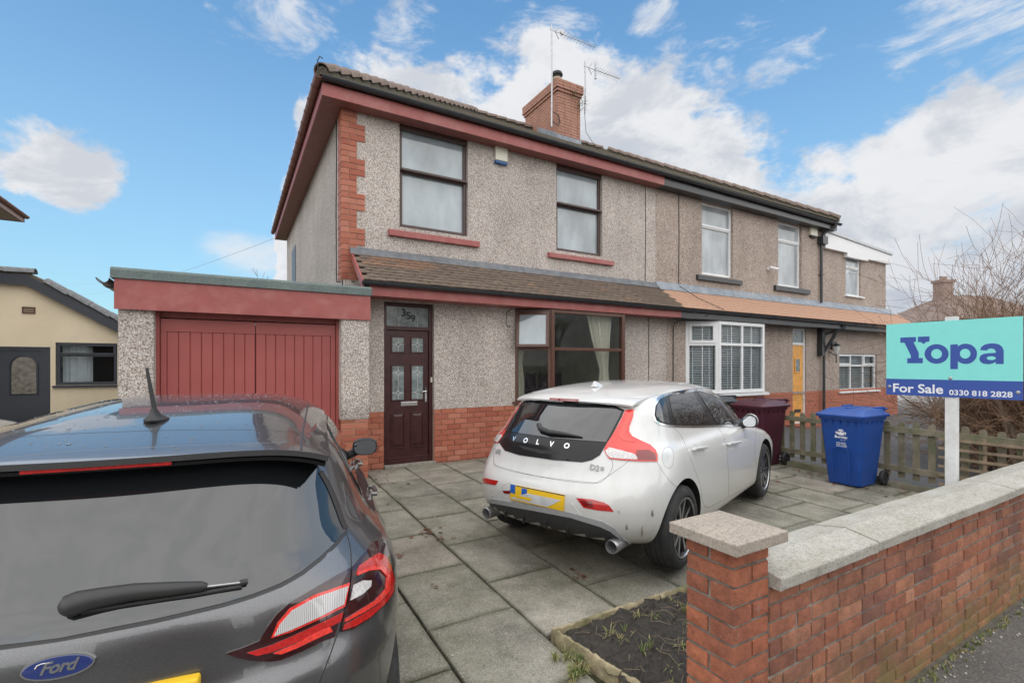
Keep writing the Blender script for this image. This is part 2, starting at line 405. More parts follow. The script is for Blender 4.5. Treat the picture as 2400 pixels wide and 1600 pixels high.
# ------------------------------------------------------------------ shared builders for walls, bricks, windows
def brick_mesh(name, mat, k):
    rr = random.Random(k); c = lambda a: a*(.6+rr.random()*.8)
    v = [(0,.12,0),(1,.12,0),(1,.12,1),(0,.12,1), (0,1,0),(1,1,0),(1,1,1),(0,1,1)]
    v += [(c(.018),0,c(.05)),(1-c(.018),0,c(.05)),(1-c(.018),0,1-c(.05)),(c(.018),0,1-c(.05))]
    v.append((.5+(rr.random()-.5)*.3, -.015-.02*rr.random(), .5))
    f = [(8,9,12),(9,10,12),(10,11,12),(11,8,12),(0,1,9,8),(1,2,10,9),(2,3,11,10),(3,0,8,11),(1,0,4,5),(2,1,5,6),(3,2,6,7),(0,3,7,4),(4,7,6,5)]
    m = MB(); m.add(v, f); return m.mesh(name, mat)
BR = {id(m): [brick_mesh('brick', m, k) for k in range(5)] for m in (m_brick, m_brick2, m_pier, m_spall, m_chim)}
def lay(parent, mat, x, y, z, L, H, D=.05, face='y', jit=.002, name='brick'):
    me = random.choice(BR[id(mat)]); j = random.uniform(-jit, jit)
    if face == 'y': return inst(name, me, parent, (x, y+j, z), (0, 0, random.uniform(-.004, .004)), (L, D, H))
    return inst(name, me, parent, (x+j, y+L, z), (0, 0, R(-90)), (L, D, H))          # face towards -X, runs from y to y+L
def lay_mesh(mb, x, y, z, L, H, D=.05, face='y', jit=.002):
    j = random.uniform(-jit, jit)
    if face == 'y': mb.box(x, x+L, y+j, y+D, z, z+H)
    elif face == '-x': mb.box(x+j, x+D, y, y+L, z, z+H)
def brick_rect(x0, x1, z0, z1, put, course, bl=.235, gap=.008, holes=()):
    """running bond over a rectangle; put(x, z, length, height)"""
    nrow = max(1, round((z1-z0)/course)); ch = (z1-z0)/nrow
    for i in range(nrow):
        z = z0+i*ch; x = x0-(bl/2 if i % 2 else 0)
        while x < x1-.01:
            segs = [(max(x, x0), min(x+bl, x1))]
            for h0, h1 in holes:
                segs = [s for a, b in segs for s in ((a, min(b, h0)), (max(a, h1), b)) if s[1]-s[0] > .02]
            for a, b in segs:
                if b-a > .03: put(a+gap/2, z+gap/2, b-a-gap, ch-gap)
            x += bl
def wall(mb, x0, x1, z0, z1, Y, holes=(), d=.12):
    """wall skin facing -Y with real openings and reveals"""
    xs = sorted({x0, x1, *[h[0] for h in holes], *[h[1] for h in holes]}); zs = sorted({z0, z1, *[h[2] for h in holes], *[h[3] for h in holes]})
    for i in range(len(xs)-1):
        for j in range(len(zs)-1):
            cx, cz = (xs[i]+xs[i+1])/2, (zs[j]+zs[j+1])/2
            if any(h[0] < cx < h[1] and h[2] < cz < h[3] for h in holes): continue
            mb.add([(xs[i],Y,zs[j]),(xs[i+1],Y,zs[j]),(xs[i+1],Y,zs[j+1]),(xs[i],Y,zs[j+1])], [(0,1,2,3)])
    for a, b, c, e in [h[:4] for h in holes]:
        if c > z0+.01: mb.add([(a,Y,c),(b,Y,c),(b,Y+d,c),(a,Y+d,c)], [(0,1,2,3)])
        mb.add([(a,Y,e),(b,Y,e),(b,Y+d,e),(a,Y+d,e)], [(0,1,2,3)])
        mb.add([(a,Y,c),(a,Y,e),(a,Y+d,e),(a,Y+d,c)], [(0,1,2,3)]); mb.add([(b,Y,c),(b,Y,e),(b,Y+d,e),(b,Y+d,c)], [(0,1,2,3)])
    mb.add([(x0,Y+.3,z0),(x1,Y+.3,z0),(x1,Y+.3,z1),(x0,Y+.3,z1),(x0,Y,z0),(x1,Y,z0),(x1,Y,z1),(x0,Y,z1)], [(0,4,7,3),(1,5,6,2),(3,2,6,7)])
def frame(mb, x0, x1, z0, z1, y0, y1, w):
    mb.box(x0, x0+w, y0, y1, z0, z1); mb.box(x1-w, x1, y0, y1, z0, z1)
    mb.box(x0+w, x1-w, y0, y1, z0, z0+w); mb.box(x0+w, x1-w, y0, y1, z1-w, z1)
def window(parent, x0, x1, z0, z1, Y, mat, glass, fw=.05, hb=(), vb=(), openers=(), M=None, blind=None, net=None, leads=None, room=True):
    """frame at depth Y (front face); M moves it for a splayed pane"""
    def fix(mb):
        if M is not None: mb.v = [tuple(M @ Vector(p)) for p in mb.v]
        return mb
    f = MB(); frame(f, x0, x1, z0, z1, Y, Y+.07, fw)
    for z in hb: f.box(x0+fw, x1-fw, Y+.003, Y+.067, z-fw*.4, z+fw*.4)
    for x, a, b in vb: f.box(x-fw*.4, x+fw*.4, Y+.006, Y+.064, a, b)
    for o in openers: frame(f, *o, Y-.015, Y+.02, fw*.75)
    win = fix(f).build('window', mat, parent, bevel=.004)
    g = MB(); g.box(x0+fw*.6, x1-fw*.6, Y+.032, Y+.040, z0+fw*.6, z1-fw*.6); fix(g).build('pane', glass, win)
    if leads:
        l = MB()
        for x in leads[0]: l.box(x-.007, x+.007, Y+.026, Y+.031, z0+fw, z1-fw)
        for z in leads[1]: l.box(x0+fw, x1-fw, Y+.025, Y+.030, z-.007, z+.007)
        fix(l).build('glazing_bar', m_white, win)
    if blind:
        b = MB(); z = z0+fw; n = 0
        while z < z1-fw:
            b.box(x0+fw, x1-fw, Y+.10, Y+.145, z, z+.004, Matrix.Translation((0, Y+.12, z)) @ Matrix.Rotation(R(-58), 4, 'X') @ Matrix.Translation((0, -Y-.12, -z))); z += blind
        for x in (x0+(x1-x0)*.25, x0+(x1-x0)*.75): b.box(x-.012, x+.012, Y+.094, Y+.098, z0+fw, z1-fw)
        o = fix(b).build('venetian_blind', m_blind, win); o['kind'] = 'stuff'
    if net:
        c = MB(); n = 60; a0, a1, fold = net
        vs = []; 
        for i in range(n+1):
            t = i/n; x = a0+(a1-a0)*t; y = Y+.16+.018*math.sin(t*fold)+.006*math.sin(t*fold*2.7+1)
            vs += [(x, y, z0+.02), (x, y, z1-.02)]
        c.add(vs, [(2*i, 2*i+2, 2*i+3, 2*i+1) for i in range(n)]); fix(c).build('curtain', m_net, win, smooth=True)
    if room:
        q = MB(); d = .9
        q.add([(x0,Y+.075,z0),(x1,Y+.075,z0),(x1,Y+.075,z1),(x0,Y+.075,z1),(x0,Y+d,z0),(x1,Y+d,z0),(x1,Y+d,z1),(x0,Y+d,z1)],
              [(0,1,5,4),(1,2,6,5),(2,3,7,6),(3,0,4,7),(4,5,6,7)])
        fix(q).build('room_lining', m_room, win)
    return win
def gutter(name, parent, p0, p1, r=.056, mat=None, brackets=.9, out=(0,-1,0)):
    """half-round gutter with union brackets"""
    mat = mat or m_black; p0, p1 = Vector(p0), Vector(p1); d = (p1-p0).normalized(); o = Vector(out); up = Vector((0,0,1))
    def sec(p, ro, ri):
        pts = [p+o*math.cos(a)*ro-up*math.sin(a)*ro for a in [math.pi*i/10 for i in range(11)]]
        pts += [p+o*math.cos(a)*ri-up*math.sin(a)*ri for a in [math.pi*(10-i)/10 for i in range(11)]]
        return pts
    m = MB()
    def seg(a, b, ro, ri):
        A, B = sec(a, ro, ri), sec(b, ro, ri); n = len(A)
        m.add(A+B, [tuple(range(n-1, -1, -1)), tuple(range(n, 2*n))]+[(i, (i+1) % n, (i+1) % n+n, i+n) for i in range(n)])
    seg(p0, p1, r, r-.006)
    g = m.build(name, mat, parent, smooth=True)
    L = (p1-p0).length; k = .35
    while k < L:
        m = MB(); a = p0+d*k; seg(a-d*.028, a+d*.028, r+.008, r+.001); k += brackets
        m.build('gutter_bracket', mat, g, smooth=True)
    return g

YU, YL, YB, PX = 7.68, 7.37, 6.985, 8.12     # upper wall, lower wall, bay front, party wall
XH0, XH1, XE = 1.427, 14.95, 18.9
ZE, ZL = 5.62, 2.70                           # eaves soffit, lower soffit
RX0, RX1, RY0, RY1 = 1.07, 15.27, 7.36, 16.8  # roof footprint
PITCH = .585; ZG = 5.87
ZR = ZG+PITCH*(RY1-RY0)/2; YR = (RY0+RY1)/2; HL = (RY1-RY0)/2
gz = GZ(YL)

# ================================================================== left semi (grey pebbledash, red trim)
H1 = thing('semi_detached_house', 'pale pebbledashed semi with dark red trim and brown windows behind the parked cars', 'house', (4.7, YL, gz))
W1 = (UX(936.5, YU), UX(1096.7, YU), VZ(937, 531, YU), VZ(937, 284, YU))
W2 = (UX(1304, YU), UX(1411.7, YU), VZ(1304, 586, YU), VZ(1304, 380, YU))
mb = MB(); wall(mb, XH0+.02, PX, 2.6, ZE+.1, YU, [W1, W2], .13)
mb.build('upper_wall', m_peb, H1)
D0, D1, DZ = UX(900, YL), UX(1017.6, YL), VZ(900, 705, YL)
BX0, BX1, BX2, BX3 = UX(1207, YL), UX(1294, YB), UX(1463, YB), UX(1463, YB)+.36
ZP = .985
mb = MB(); wall(mb, 1.50, PX, ZP, ZL+.02, YL, [(D0, D1, ZP, DZ), (BX0, BX3, ZP, ZL+.02)], .14)
mb.build('lower_wall', m_peb, H1)
mb = MB(); mb.add([(XH0,YU+.005,0),(XH0,RY1-.3,0),(XH0,RY1-.3,ZE+.1),(XH0,YU+.005,ZE+.1)], [(0,1,2,3)])
mb.add([(XH0,RY1-.3,0),(PX,RY1-.3,0),(PX,RY1-.3,ZE+.1),(XH0,RY1-.3,ZE+.1)], [(0,1,2,3)])
mb.build('side_wall', m_peb, H1)
mb = MB(); mb.box(XH0-.012, XH0+.02, 14.0, 14.9, 3.2, 4.9); mb.build('side_window', m_brownu, H1)
# plinth core and bricks
mb = MB()
mb.box(1.50, D0-.001, YL+.012, YL+.2, 0, ZP); mb.build('plinth', m_mortar_r, H1); mb = MB(); mb.box(D1+.001, BX0+.02, YL+.012, YL+.2, 0, ZP); mb.box(BX3, PX, YL+.012, YL+.2, 0, ZP)
mb.add([(BX0,YL+.012,0),(BX1,YB+.012,0),(BX2,YB+.012,0),(BX3,YL+.012,0),(BX0,YL+.012,ZP),(BX1,YB+.012,ZP),(BX2,YB+.012,ZP),(BX3,YL+.012,ZP)],
       [(0,1,5,4),(1,2,6,5),(2,3,7,6),(4,5,6,7)])
mb.build('plinth', m_mortar_r, H1)
brick_rect(1.56, D0, gz, ZP, lambda x, z, L, H: lay(H1, m_brick, x, YL-.004, z, L, H), .087)
brick_rect(D1, BX0, gz, ZP, lambda x, z, L, H: lay(H1, m_brick, x, YL-.004, z, L, H), .087)
st = MB(); brick_rect(BX1, BX2, gz, ZP, lambda x, z, L, H: lay_mesh(st, x, YB-.004, z, L, H), .087)
brick_rect(BX3, PX, gz, ZP, lambda x, z, L, H: lay_mesh(st, x, YL-.004, z, L, H), .087)
st.build('brickwork', m_brick, H1, kind='stuff')
# toothed brick quoins
zq, ci = 3.02, 0
while zq < ZE+.02:
    wide = (ci//3) % 2 == 0
    segs = [(0,.235),(.235,.365)] if (wide and ci % 2) else ([(0,.12),(.12,.365)] if wide else ([(0,.12),(.12,.24)] if ci % 2 else [(0,.24)]))
    for a, b in segs: lay(H1, m_brick, XH0-.012+a, YU-.012, zq, b-a-.008, .082)
    lay(H1, m_brick, XH0-.013, YU+.05 if ci % 2 else YU-.008, zq, .22 if ci % 2 else .24, .082, face='x')
    zq += .0897; ci += 1
mb = MB(); mb.box(XH0-.004, XH0+.22, YU-.002, YU+.3, 3.0, ZE+.02); mb.build('quoin_mortar', m_mortar_r, H1)
# windows upstairs
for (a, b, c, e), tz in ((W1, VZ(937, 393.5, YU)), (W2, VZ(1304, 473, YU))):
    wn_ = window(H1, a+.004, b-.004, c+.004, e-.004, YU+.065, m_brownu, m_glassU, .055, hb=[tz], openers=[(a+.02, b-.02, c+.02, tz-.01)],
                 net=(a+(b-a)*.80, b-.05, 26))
    s = MB(); s.box(a+.03, b-.03, YU-.03, YU+.064, tz-.028, tz+.004); s.build('drip_rail', m_brownu, wn_)
    s = MB(); s.box(a+.01, b-.01, YU+.03, YU+.075, e-.11, e-.005); s.build('head_shadow_board', m_brownu, wn_)
for x0, x1, z0, z1 in ((UX(912.6, YU-.07), UX(1125, YU-.07), VZ(912.6, 553, YU), VZ(912.6, 536, YU)), (UX(1288, YU-.07), UX(1440, YU-.07), VZ(1288, 604, YU), VZ(1288, 590.8, YU))):
    s = MB(); s.prism([(YU-.07, z0), (YU-.07, z1-.02), (YU+.10, z1+.01), (YU+.10, z0)], 'x', x0, x1); s.build('window_sill', m_red, H1, bevel=.006)

# front door with fanlight
yd = YL+.09
z_t = VZ(900, 766.6, YL); zb = gz+.03
DR = MB(); frame(DR, D0+.005, D1-.005, zb, DZ-.005, yd-.02, yd+.06, .055); DR.box(D0+.06, D1-.06, yd-.018, yd+.058, z_t-.03, z_t+.03)
door_frame = DR.build('door_frame', m_door, H1, bevel=.004)
d0, d1 = D0+.064, D1-.064; dw = d1-d0; db = zb+.06; dt = z_t-.034; dh = dt-db
leaf = MB(); leaf.box(d0, d1, yd+.012, yd+.05, db, dt)
def raised(mb, x0, x1, z0, z1, y, t=.014, w=.022):
    frame(mb, x0-w, x1+w, z0-w, z1+w, y-t, y+.002, w)
panels = []; m_came = plain('bright_came', (.62,.63,.63), .35, var=.05)
for cx in (d0+dw*.27, d0+dw*.73):
    hw = dw*.135
    for a, b in ((.845, .955), (.475, .735)):
        raised(leaf, cx-hw, cx+hw, db+dh*a-.02, db+dh*b-.02, yd+.012); panels.append((cx-hw, cx+hw, db+dh*a-.02, db+dh*b-.02))
    a, b = .10, .355
    raised(leaf, cx-hw, cx+hw, db+dh*a, db+dh*b, yd+.012)
    x0, x1, z0, z1 = cx-hw+.02, cx+hw-.02, db+dh*a+.02, db+dh*b-.02
    leaf.add([(x0-.02,yd+.010,z0-.02),(x1+.02,yd+.010,z0-.02),(x1+.02,yd+.010,z1+.02),(x0-.02,yd+.010,z1+.02),(x0+.02,yd-.004,z0+.02),(x1-.02,yd-.004,z0+.02),(x1-.02,yd-.004,z1-.02),(x0+.02,yd-.004,z1-.02)],
             [(0,1,5,4),(1,2,6,5),(2,3,7,6),(3,0,4,7),(4,5,6,7)])
leaf.box(d0, d1, yd-.012, yd+.012, db-.002, db+.045)
door = leaf.build('front_door', m_door, H1, bevel=.003)
m_dglass = plain('obscured_glass', (.20,.24,.24), .12, var=.4, scale=12, spec=.9)
for i, (x0, x1, z0, z1) in enumerate(panels):
    g = MB(); g.box(x0, x1, yd+.006, yd+.0112, z0, z1); g.build('glass_panel', m_dglass, door)
    g = MB(); cx = (x0+x1)/2
    def dia(cz, r=.036):
        p = [Vector((cx, yd+.003, cz+r*1.15)), Vector((cx+r, yd+.003, cz)), Vector((cx, yd+.003, cz-r*1.15)), Vector((cx-r, yd+.003, cz))]
        g.tube(p, .0065, 5, closed=True)
        g.tube([(x0, yd+.004, cz), (cx-r, yd+.004, cz)], .0035, 5); g.tube([(cx+r, yd+.004, cz), (x1, yd+.004, cz)], .0035, 5)
    if z1-z0 < .3: dia((z0+z1)/2); g.tube([(cx, yd+.004, z0), (cx, yd+.004, (z0+z1)/2-.042)], .0035, 5); g.tube([(cx, yd+.004, z1), (cx, yd+.004, (z0+z1)/2+.042)], .0035, 5)
    else:
        a, b = z0+(z1-z0)*.2, z0+(z1-z0)*.8; dia(a); dia(b)
        g.tube([(cx, yd+.004, a+.042), (cx, yd+.004, b-.042)], .0035, 5); g.tube([(cx, yd+.004, z0), (cx, yd+.004, a-.042)], .0035, 5); g.tube([(cx, yd+.004, z1), (cx, yd+.004, b+.042)], .0035, 5)
    g.build('lead_came', m_came, door)
s = MB(); s.box(d0+dw*.33, d0+dw*.73, yd-.004, yd+.012, db+dh*.415, db+dh*.448); s.box(d0+dw*.35, d0+dw*.71, yd-.009, yd-.004, db+dh*.421, db+dh*.442); s.build('letterbox', m_chrome, door, bevel=.002)
s = MB(); hx = d1-.045; s.box(hx-.016, hx+.016, yd-.003, yd+.012, db+dh*.44, db+dh*.565); s.tube([(hx, yd-.003, db+dh*.525), (hx, yd-.045, db+dh*.525), (hx-.015, yd-.055, db+dh*.525), (hx-.13, yd-.055, db+dh*.522)], .010, 8)
s.cyl((hx, yd-.01, db+dh*.465), 'y', .009, .02, 12); s.build('door_handle', m_chrome, door, smooth=True)
g = MB(); g.box(D0+.06, D1-.06, yd+.02, yd+.026, z_t+.03, DZ-.06); fan = g.build('fanlight', m_dglass, H1)
fc_x, fc_z = (D0+D1)/2, (z_t+DZ)/2
for ch, ox, oz in (('3', -.075, .045), ('5', .0, 0), ('9', .075, -.045)):
    M = Matrix.Translation((fc_x+ox+.01, yd+.014, fc_z+oz)) @ Matrix.Rotation(R(90), 4, 'X')
    text('house_number', ch, .165, M, m_blackm, fan, bold=.004, extrude=.002)
g = MB()
for sx in (-1, 1):
    cx = fc_x+.01+sx*.155; cz = fc_z-.012+(.02 if sx > 0 else .0)
    for r in (.036, .02): g.tube([(cx, yd+.016, cz+r), (cx+r, yd+.016, cz), (cx, yd+.016, cz-r), (cx-r, yd+.016, cz)], .0035, 5, closed=True)
    for a, b in (((cx, cz+.036), (cx, DZ-.06)), ((cx, cz-.036), (cx, z_t+.03)), ((cx+sx*.036, cz), (fc_x+sx*(D1-D0)*.42, cz))):
        g.tube([(a[0], yd+.017, a[1]), (b[0], yd+.017, b[1])], .003, 5)
g.build('lead_came', m_steel, fan)
s = MB(); s.box(D0+.004, D1+.03, YL-.03, YL+.16, gz-.02, gz+.032); s.build('doorstep', plain('step_stone', (.30,.28,.24), .9, var=.3, bump=.4), H1, bevel=.006)
s = MB(); s.box(D1-.038, D1-.012, yd-.04, yd-.02, 1.42, 1.50); s.box(D1-.030, D1-.020, yd-.043, yd-.04, 1.45, 1.465); s.build('doorbell', m_ivory, H1, bevel=.002)

# bay window
ZB0, ZB1, ZBT = VZ(1207, 940, YL), ZL-.02, VZ(1302, 817, YB)
bay = MB(); y0 = YB
bay.box(BX1+.055, BX2, y0, y0+.07, ZB0, ZB0+.06); bay.box(BX1+.055, BX2, y0, y0+.07, ZB1-.06, ZB1)
bay.box(BX1-.02, BX1+.055, y0-.006, y0+.09, ZB0, ZB1); bay.box(BX2-.055, BX2+.02, y0-.006, y0+.09, ZB0, ZB1)
bay.box(BX1+.055, BX2-.055, y0+.004, y0+.066, ZBT-.028, ZBT+.028)
ang = math.atan2(YL-YB, BX0-BX1)              # direction from corner back to the wall
LS = math.hypot(YL-YB, BX0-BX1)
ML = Matrix.Translation((BX0, YL, 0)) @ Matrix.Rotation(math.atan2(YB-YL, BX1-BX0), 4, 'Z')
def put(mb, M, base): 
    mb.v[base:] = [tuple(M @ Vector(p)) for p in mb.v[base:]]; return mb
b = len(bay.v); frame(bay, 0, LS-.02, ZB0, ZB1, 0, .07, .055); bay.box(.055, LS-.07, .004, .066, ZBT-.03, ZBT+.03); put(bay, ML, b)
MRr = Matrix.Translation((BX2, YB, 0)) @ Matrix.Rotation(math.atan2(YL-YB, BX3-BX2), 4, 'Z'); LR = math.hypot(YL-YB, BX3-BX2)
b = len(bay.v); frame(bay, .02, LR, ZB0, ZB1, 0, .07, .055); bay.box(.07, LR-.055, .004, .066, ZBT-.03, ZBT+.03); put(bay, MRr, b)
bayw = bay.build('bay_window', m_brown, H1, bevel=.004)
g = MB(); g.box(BX1+.03, BX2-.03, y0+.03, y0+.038, ZB0+.03, ZB1-.03); g.build('pane', m_glass, bayw)
g = MB(); g.box(.03, LS-.03, .03, .038, ZB0+.03, ZBT); put(g, ML, 0); g.build('pane', m_glass, bayw)
g = MB(); g.box(.03, LR-.03, .03, .038, ZB0+.03, ZB1-.03); put(g, MRr, 0); g.build('pane', m_glass, bayw)
# ajar top casement, hinged at the head
MO = ML @ Matrix.Translation((0, 0, ZB1-.05)) @ Matrix.Rotation(R(-13), 4, 'X') @ Matrix.Translation((0, -.012, 0))
o = MB(); frame(o, .035, LS-.055, -(ZB1-.05-ZBT)+.0, 0, -.03, .02, .05); put(o, MO, 0); cas = o.build('casement', m_brown, bayw, bevel=.003)
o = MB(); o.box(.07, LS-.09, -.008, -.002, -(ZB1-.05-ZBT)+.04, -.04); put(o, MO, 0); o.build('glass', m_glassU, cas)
s = MB(); s.add([(BX0-.06,YL-.001,ZB0-.05),(BX1-.03,YB-.08,ZB0-.05),(BX2+.03,YB-.08,ZB0-.05),(BX3+.06,YL-.001,ZB0-.05),(BX0-.06,YL-.001,ZB0-.004),(BX1-.03,YB-.08,ZB0-.012),(BX2+.03,YB-.08,ZB0-.012),(BX3+.06,YL-.001,ZB0-.004)],
               [(0,1,5,4),(1,2,6,5),(2,3,7,6),(4,5,6,7),(3,2,1,0)])
s.build('window_sill', m_brown, H1)
# room behind the bay: walls, curtain, a table lamp silhouette
q = MB(); q.add([(BX0-.2,YL+.2,.5),(BX3+.2,YL+.2,.5),(BX3+.2,YL+3.2,.5),(BX0-.2,YL+3.2,.5),(BX0-.2,YL+.2,2.75),(BX3+.2,YL+.2,2.75),(BX3+.2,YL+3.2,2.75),(BX0-.2,YL+3.2,2.75)],
               [(0,1,2,3),(4,5,6,7),(1,2,6,5),(2,3,7,6),(3,0,4,7)])
q.build('living_room_lining', plain('living_room_wall', (.62,.57,.45), .9, var=.15, scale=3), H1)
def drape(xa, xb, xc, xd, z0, zt, z1, yy):
    m = MB(); rows = [(z1, xa, xb), ((z1+zt)/2, xa+(xc-xa)*.45, xb+(xd-xb)*.45), (zt, xc, xd), (zt-.25, xc-.02, xd+.04), (z0, xc-.05, xd+.06)]
    n = 48; vs = []
    for z, a, b in rows: vs += [(a+(b-a)*i/n, yy+.03*math.sin(i/n*40)+.012*math.sin(i*1.9), z) for i in range(n+1)]
    m.add(vs, [(r*(n+1)+i, r*(n+1)+i+1, (r+1)*(n+1)+i+1, (r+1)*(n+1)+i) for r in range(len(rows)-1) for i in range(n)])
    m.build('curtain', m_curt, H1, smooth=True)
drape(BX2-.75, BX2-.10, BX2-.42, BX2-.22, ZB0, 1.62, ZB1, YB+.22)
drape(BX0+.15, BX0+.42, BX0+.12, BX0+.24, ZB0, 1.75, ZB1, YL+.16)
q = MB()
for x in (5.3, 5.62, 5.95): 
    q.box(x, x+.26, 8.6, 8.63, .9, 1.52); q.box(x+.02, x+.05, 8.56, 8.6, .5, 1.55); q.box(x+.21, x+.24, 8.56, 8.6, .5, 1.55)
q.box(5.1, 6.3, 8.1, 8.5, 1.18, 1.22); q.build('dining_set', m_door, H1)
q = MB(); frame(q, 5.75, 6.15, 1.45, 2.05, 10.45, 10.5, .05); q.box(5.8, 6.1, 10.49, 10.5, 1.5, 2.0); q.build('picture_frame', m_door, H1)

# lower lean-to roof: flashing, tiles, fascia, gutter
LZ0, LZ1 = 2.895, 3.43                        # tile plane at gutter and at wall
LY0, LY1 = 6.93, YU
sl = math.atan2(LZ1-LZ0, LY1-LY0); SLN = math.hypot(LZ1-LZ0, LY1-LY0)
def lean(s, up=0): # point on slope at distance s from the gutter
    return LY0+math.cos(sl)*s-math.sin(sl)*up, LZ0+math.sin(sl)*s+math.cos(sl)*up
def lean_base(name, x0, x1, parent):
    q = MB(); a, b = lean(0.02, -.03), lean(SLN, -.03); q.prism([(a[0], a[1]), (b[0], b[1]), (b[0], b[1]-.1), (LY0+.06, ZL+.02)], 'x', x0, x1)
    return q.build(name, m_mortar_d, parent)
lx0 = UX(825, YU)+.02
lean_base('lean_to_roof', lx0, PX, H1)
NR = 9; ga = SLN/NR
def tile_mesh(name, mat, k):
    rr = random.Random(k); m = MB(); c = lambda: rr.uniform(-.006, .006); W, L, T = .161, ga*1.55, .018
    vs = []
    for y in (0, L):
        for x in (0, W/2, W): vs.append((x+c()*.3, y+(c() if y == 0 else 0), (.004 if x == W/2 else 0)+(0 if y else c()*.3)))
    top = [(a, b, z+T) for a, b, z in vs]
    m.add(vs+top, [(6,7,10,9),(7,8,11,10),(0,1,7,6),(1,2,8,7),(0,3,9,6),(2,5,11,8),(0,1,4,3),(1,2,5,4)]); return m.mesh(name, mat)
TM = [tile_mesh('roof_tile', m_tile1, k) for k in range(6)]; TMR = [tile_mesh('roof_tile', m_tile1r, k+9) for k in range(4)]
rest = MB(); cnt = 0
tl = []
for r in range(NR):
    x = lx0+(.081 if r % 2 else 0)-.02
    while x < PX+.02: tl.append((x, r)); x += .165
tl.sort()
for x, r in tl:
    y, z = lean(r*ga-.02, .014+random.uniform(0, .004)); rot = sl-.09+random.uniform(-.012, .012)
    if cnt < 295:
        redder = random.random() < (.8 if (r > 4 and x < 2.8) else (.25 if r > 7 else .02))
        inst('roof_tile', random.choice(TMR if redder else TM), H1, (x, y, z), (rot, 0, random.uniform(-.012, .012))); cnt += 1
    else:
        M = Matrix.Translation((x, y, z)) @ Matrix.Rotation(rot, 4, 'X'); rest.box(0, .160, 0, ga*1.5, 0, .013, M)
rest.build('roof_tiles_far', m_tile1, H1, kind='stuff')
def flash(x0, x1, parent, seed, mat=None, wd=.15):
    rr = random.Random(seed); m = MB(); n = int((x1-x0)/.12); vs = []
    for i in range(n+1):
        x = x0+(x1-x0)*i/n; w_ = rr.uniform(-.012, .012)
        a = lean(SLN-wd+w_, .036); b = lean(SLN-.02, .045); vs += [(x, a[0], a[1]), (x, b[0]-.01, b[1]+.02), (x, YU-.006, LZ1+(.13 if wd > .12 else .095)+rr.uniform(-.006,.006)), (x, YU-.001, LZ1+(.14 if wd > .12 else .10))]
    m.add(vs, [(4*i+j, 4*i+4+j, 4*i+5+j, 4*i+1+j) for i in range(n) for j in range(3)]); m.build('lead_flashing', mat or m_lead, parent, smooth=True)
flash(lx0-.06, PX, H1, 3, m_leadd, .10)
q = MB(); a, b = lean(-.03, .03), lean(SLN, .03); q.prism([(a[0], a[1]), (b[0], b[1]), (b[0], b[1]-.10), (a[0]+.02, a[1]-.13)], 'x', lx0-.045, lx0-.02); q.build('verge_board', m_red, H1)
fx0 = UX(865, 6.965)
q = MB(); q.box(fx0, PX, 6.965, 6.99, ZL-.005, 2.855); q.build('lower_fascia', m_red, H1)
q = MB(); q.box(1.5, PX, 6.99, YL+.02, ZL, ZL+.015); q.build('lower_soffit', m_red, H1)
gutter('lower_gutter', H1, (lx0-.05, 6.905, 2.885), (PX-.002, 6.905, 2.878), .056, brackets=.95)

# main roof of the left half
def main_roof(parent, side):
    c = MB()
    def zz(y): return ZG+PITCH*(min(y, 2*YR-y)-RY0)
    n = 26; 
    for i in range(n):                       # stepped tile courses on the front slope
        a, b = i/n, (i+1)/n; y0_, y1_ = RY0+HL*a, RY0+HL*b+.05; z0_, z1_ = ZG+PITCH*HL*a+.035, ZG+PITCH*(HL*b+.05)+.004
        if side < 0: xa, xb, xc, xd = RX0+HL*a, RX0+HL*b, PX, PX
        else: xa, xb, xc, xd = PX, PX, RX1-HL*a, RX1-HL*b
        c.add([(xa,y0_,z0_-.03),(xc,y0_,z0_-.03),(xc,y0_,z0_),(xa,y0_,z0_),(xb,y1_,z1_),(xd,y1_,z1_)], [(0,1,2,3),(3,2,5,4)])
    zt_ = ZR
    if side < 0:
        c.add([(RX0,RY0,ZG),(RX0,RY1,ZG),(RX0+HL,YR,zt_),(PX,YR,zt_),(PX,RY1,ZG)], [(0,2,1),(1,2,3,4)])
    else:
        c.add([(RX1,RY0,ZG),(RX1,RY1,ZG),(RX1-HL,YR,zt_),(PX,YR,zt_),(PX,RY1,ZG)], [(0,1,2),(4,3,2,1)])
    return c.build('main_roof', m_tile3, parent)
main_roof(H1, -1)
hm = MB()                                      # one hip/ridge tile: half pipe tapering, thick lower lip
nn = 8
for (x0, r0, x1, r1) in ((0, .135, .36, .115),):
    vs = []
    for x, r in ((0, .135), (0, .118), (.36, .112), (.36, .098)):
        vs += [(x, math.cos(math.pi*i/nn)*r, math.sin(math.pi*i/nn)*r) for i in range(nn+1)]
    k = nn+1; hm.add(vs, [(0*k+i, 0*k+i+1, 2*k+i+1, 2*k+i) for i in range(nn)]+[(0*k+i, 0*k+i+1, 1*k+i+1, 1*k+i) for i in range(nn)]+[(1*k+i, 1*k+i+1, 3*k+i+1, 3*k+i) for i in range(nn)])
HIP = hm.mesh('hip_tile', m_hip, smooth=True)
def run_of(p0, p1, parent, step=.31, mesh=HIP, name='hip_tile', sc=1):
    p0, p1 = Vector(p0), Vector(p1); d = p1-p0; n = int(d.length/step); d.normalize()
    q = d.to_track_quat('X', 'Z').to_euler()
    if mesh is HIP: b_ = MB(); b_.tube([p0, p1], .10, 8); b_.build('bedding_mortar', m_mortar_d, parent)
    for i in range(n): 
        e = q.copy(); e.y -= R(8 if mesh is HIP else 2.5)+random.uniform(-.01, .01)
        inst(name, mesh, parent, p0+d*step*i+Vector((0,0,.012+random.uniform(0,.012))), e, (sc, sc, sc))
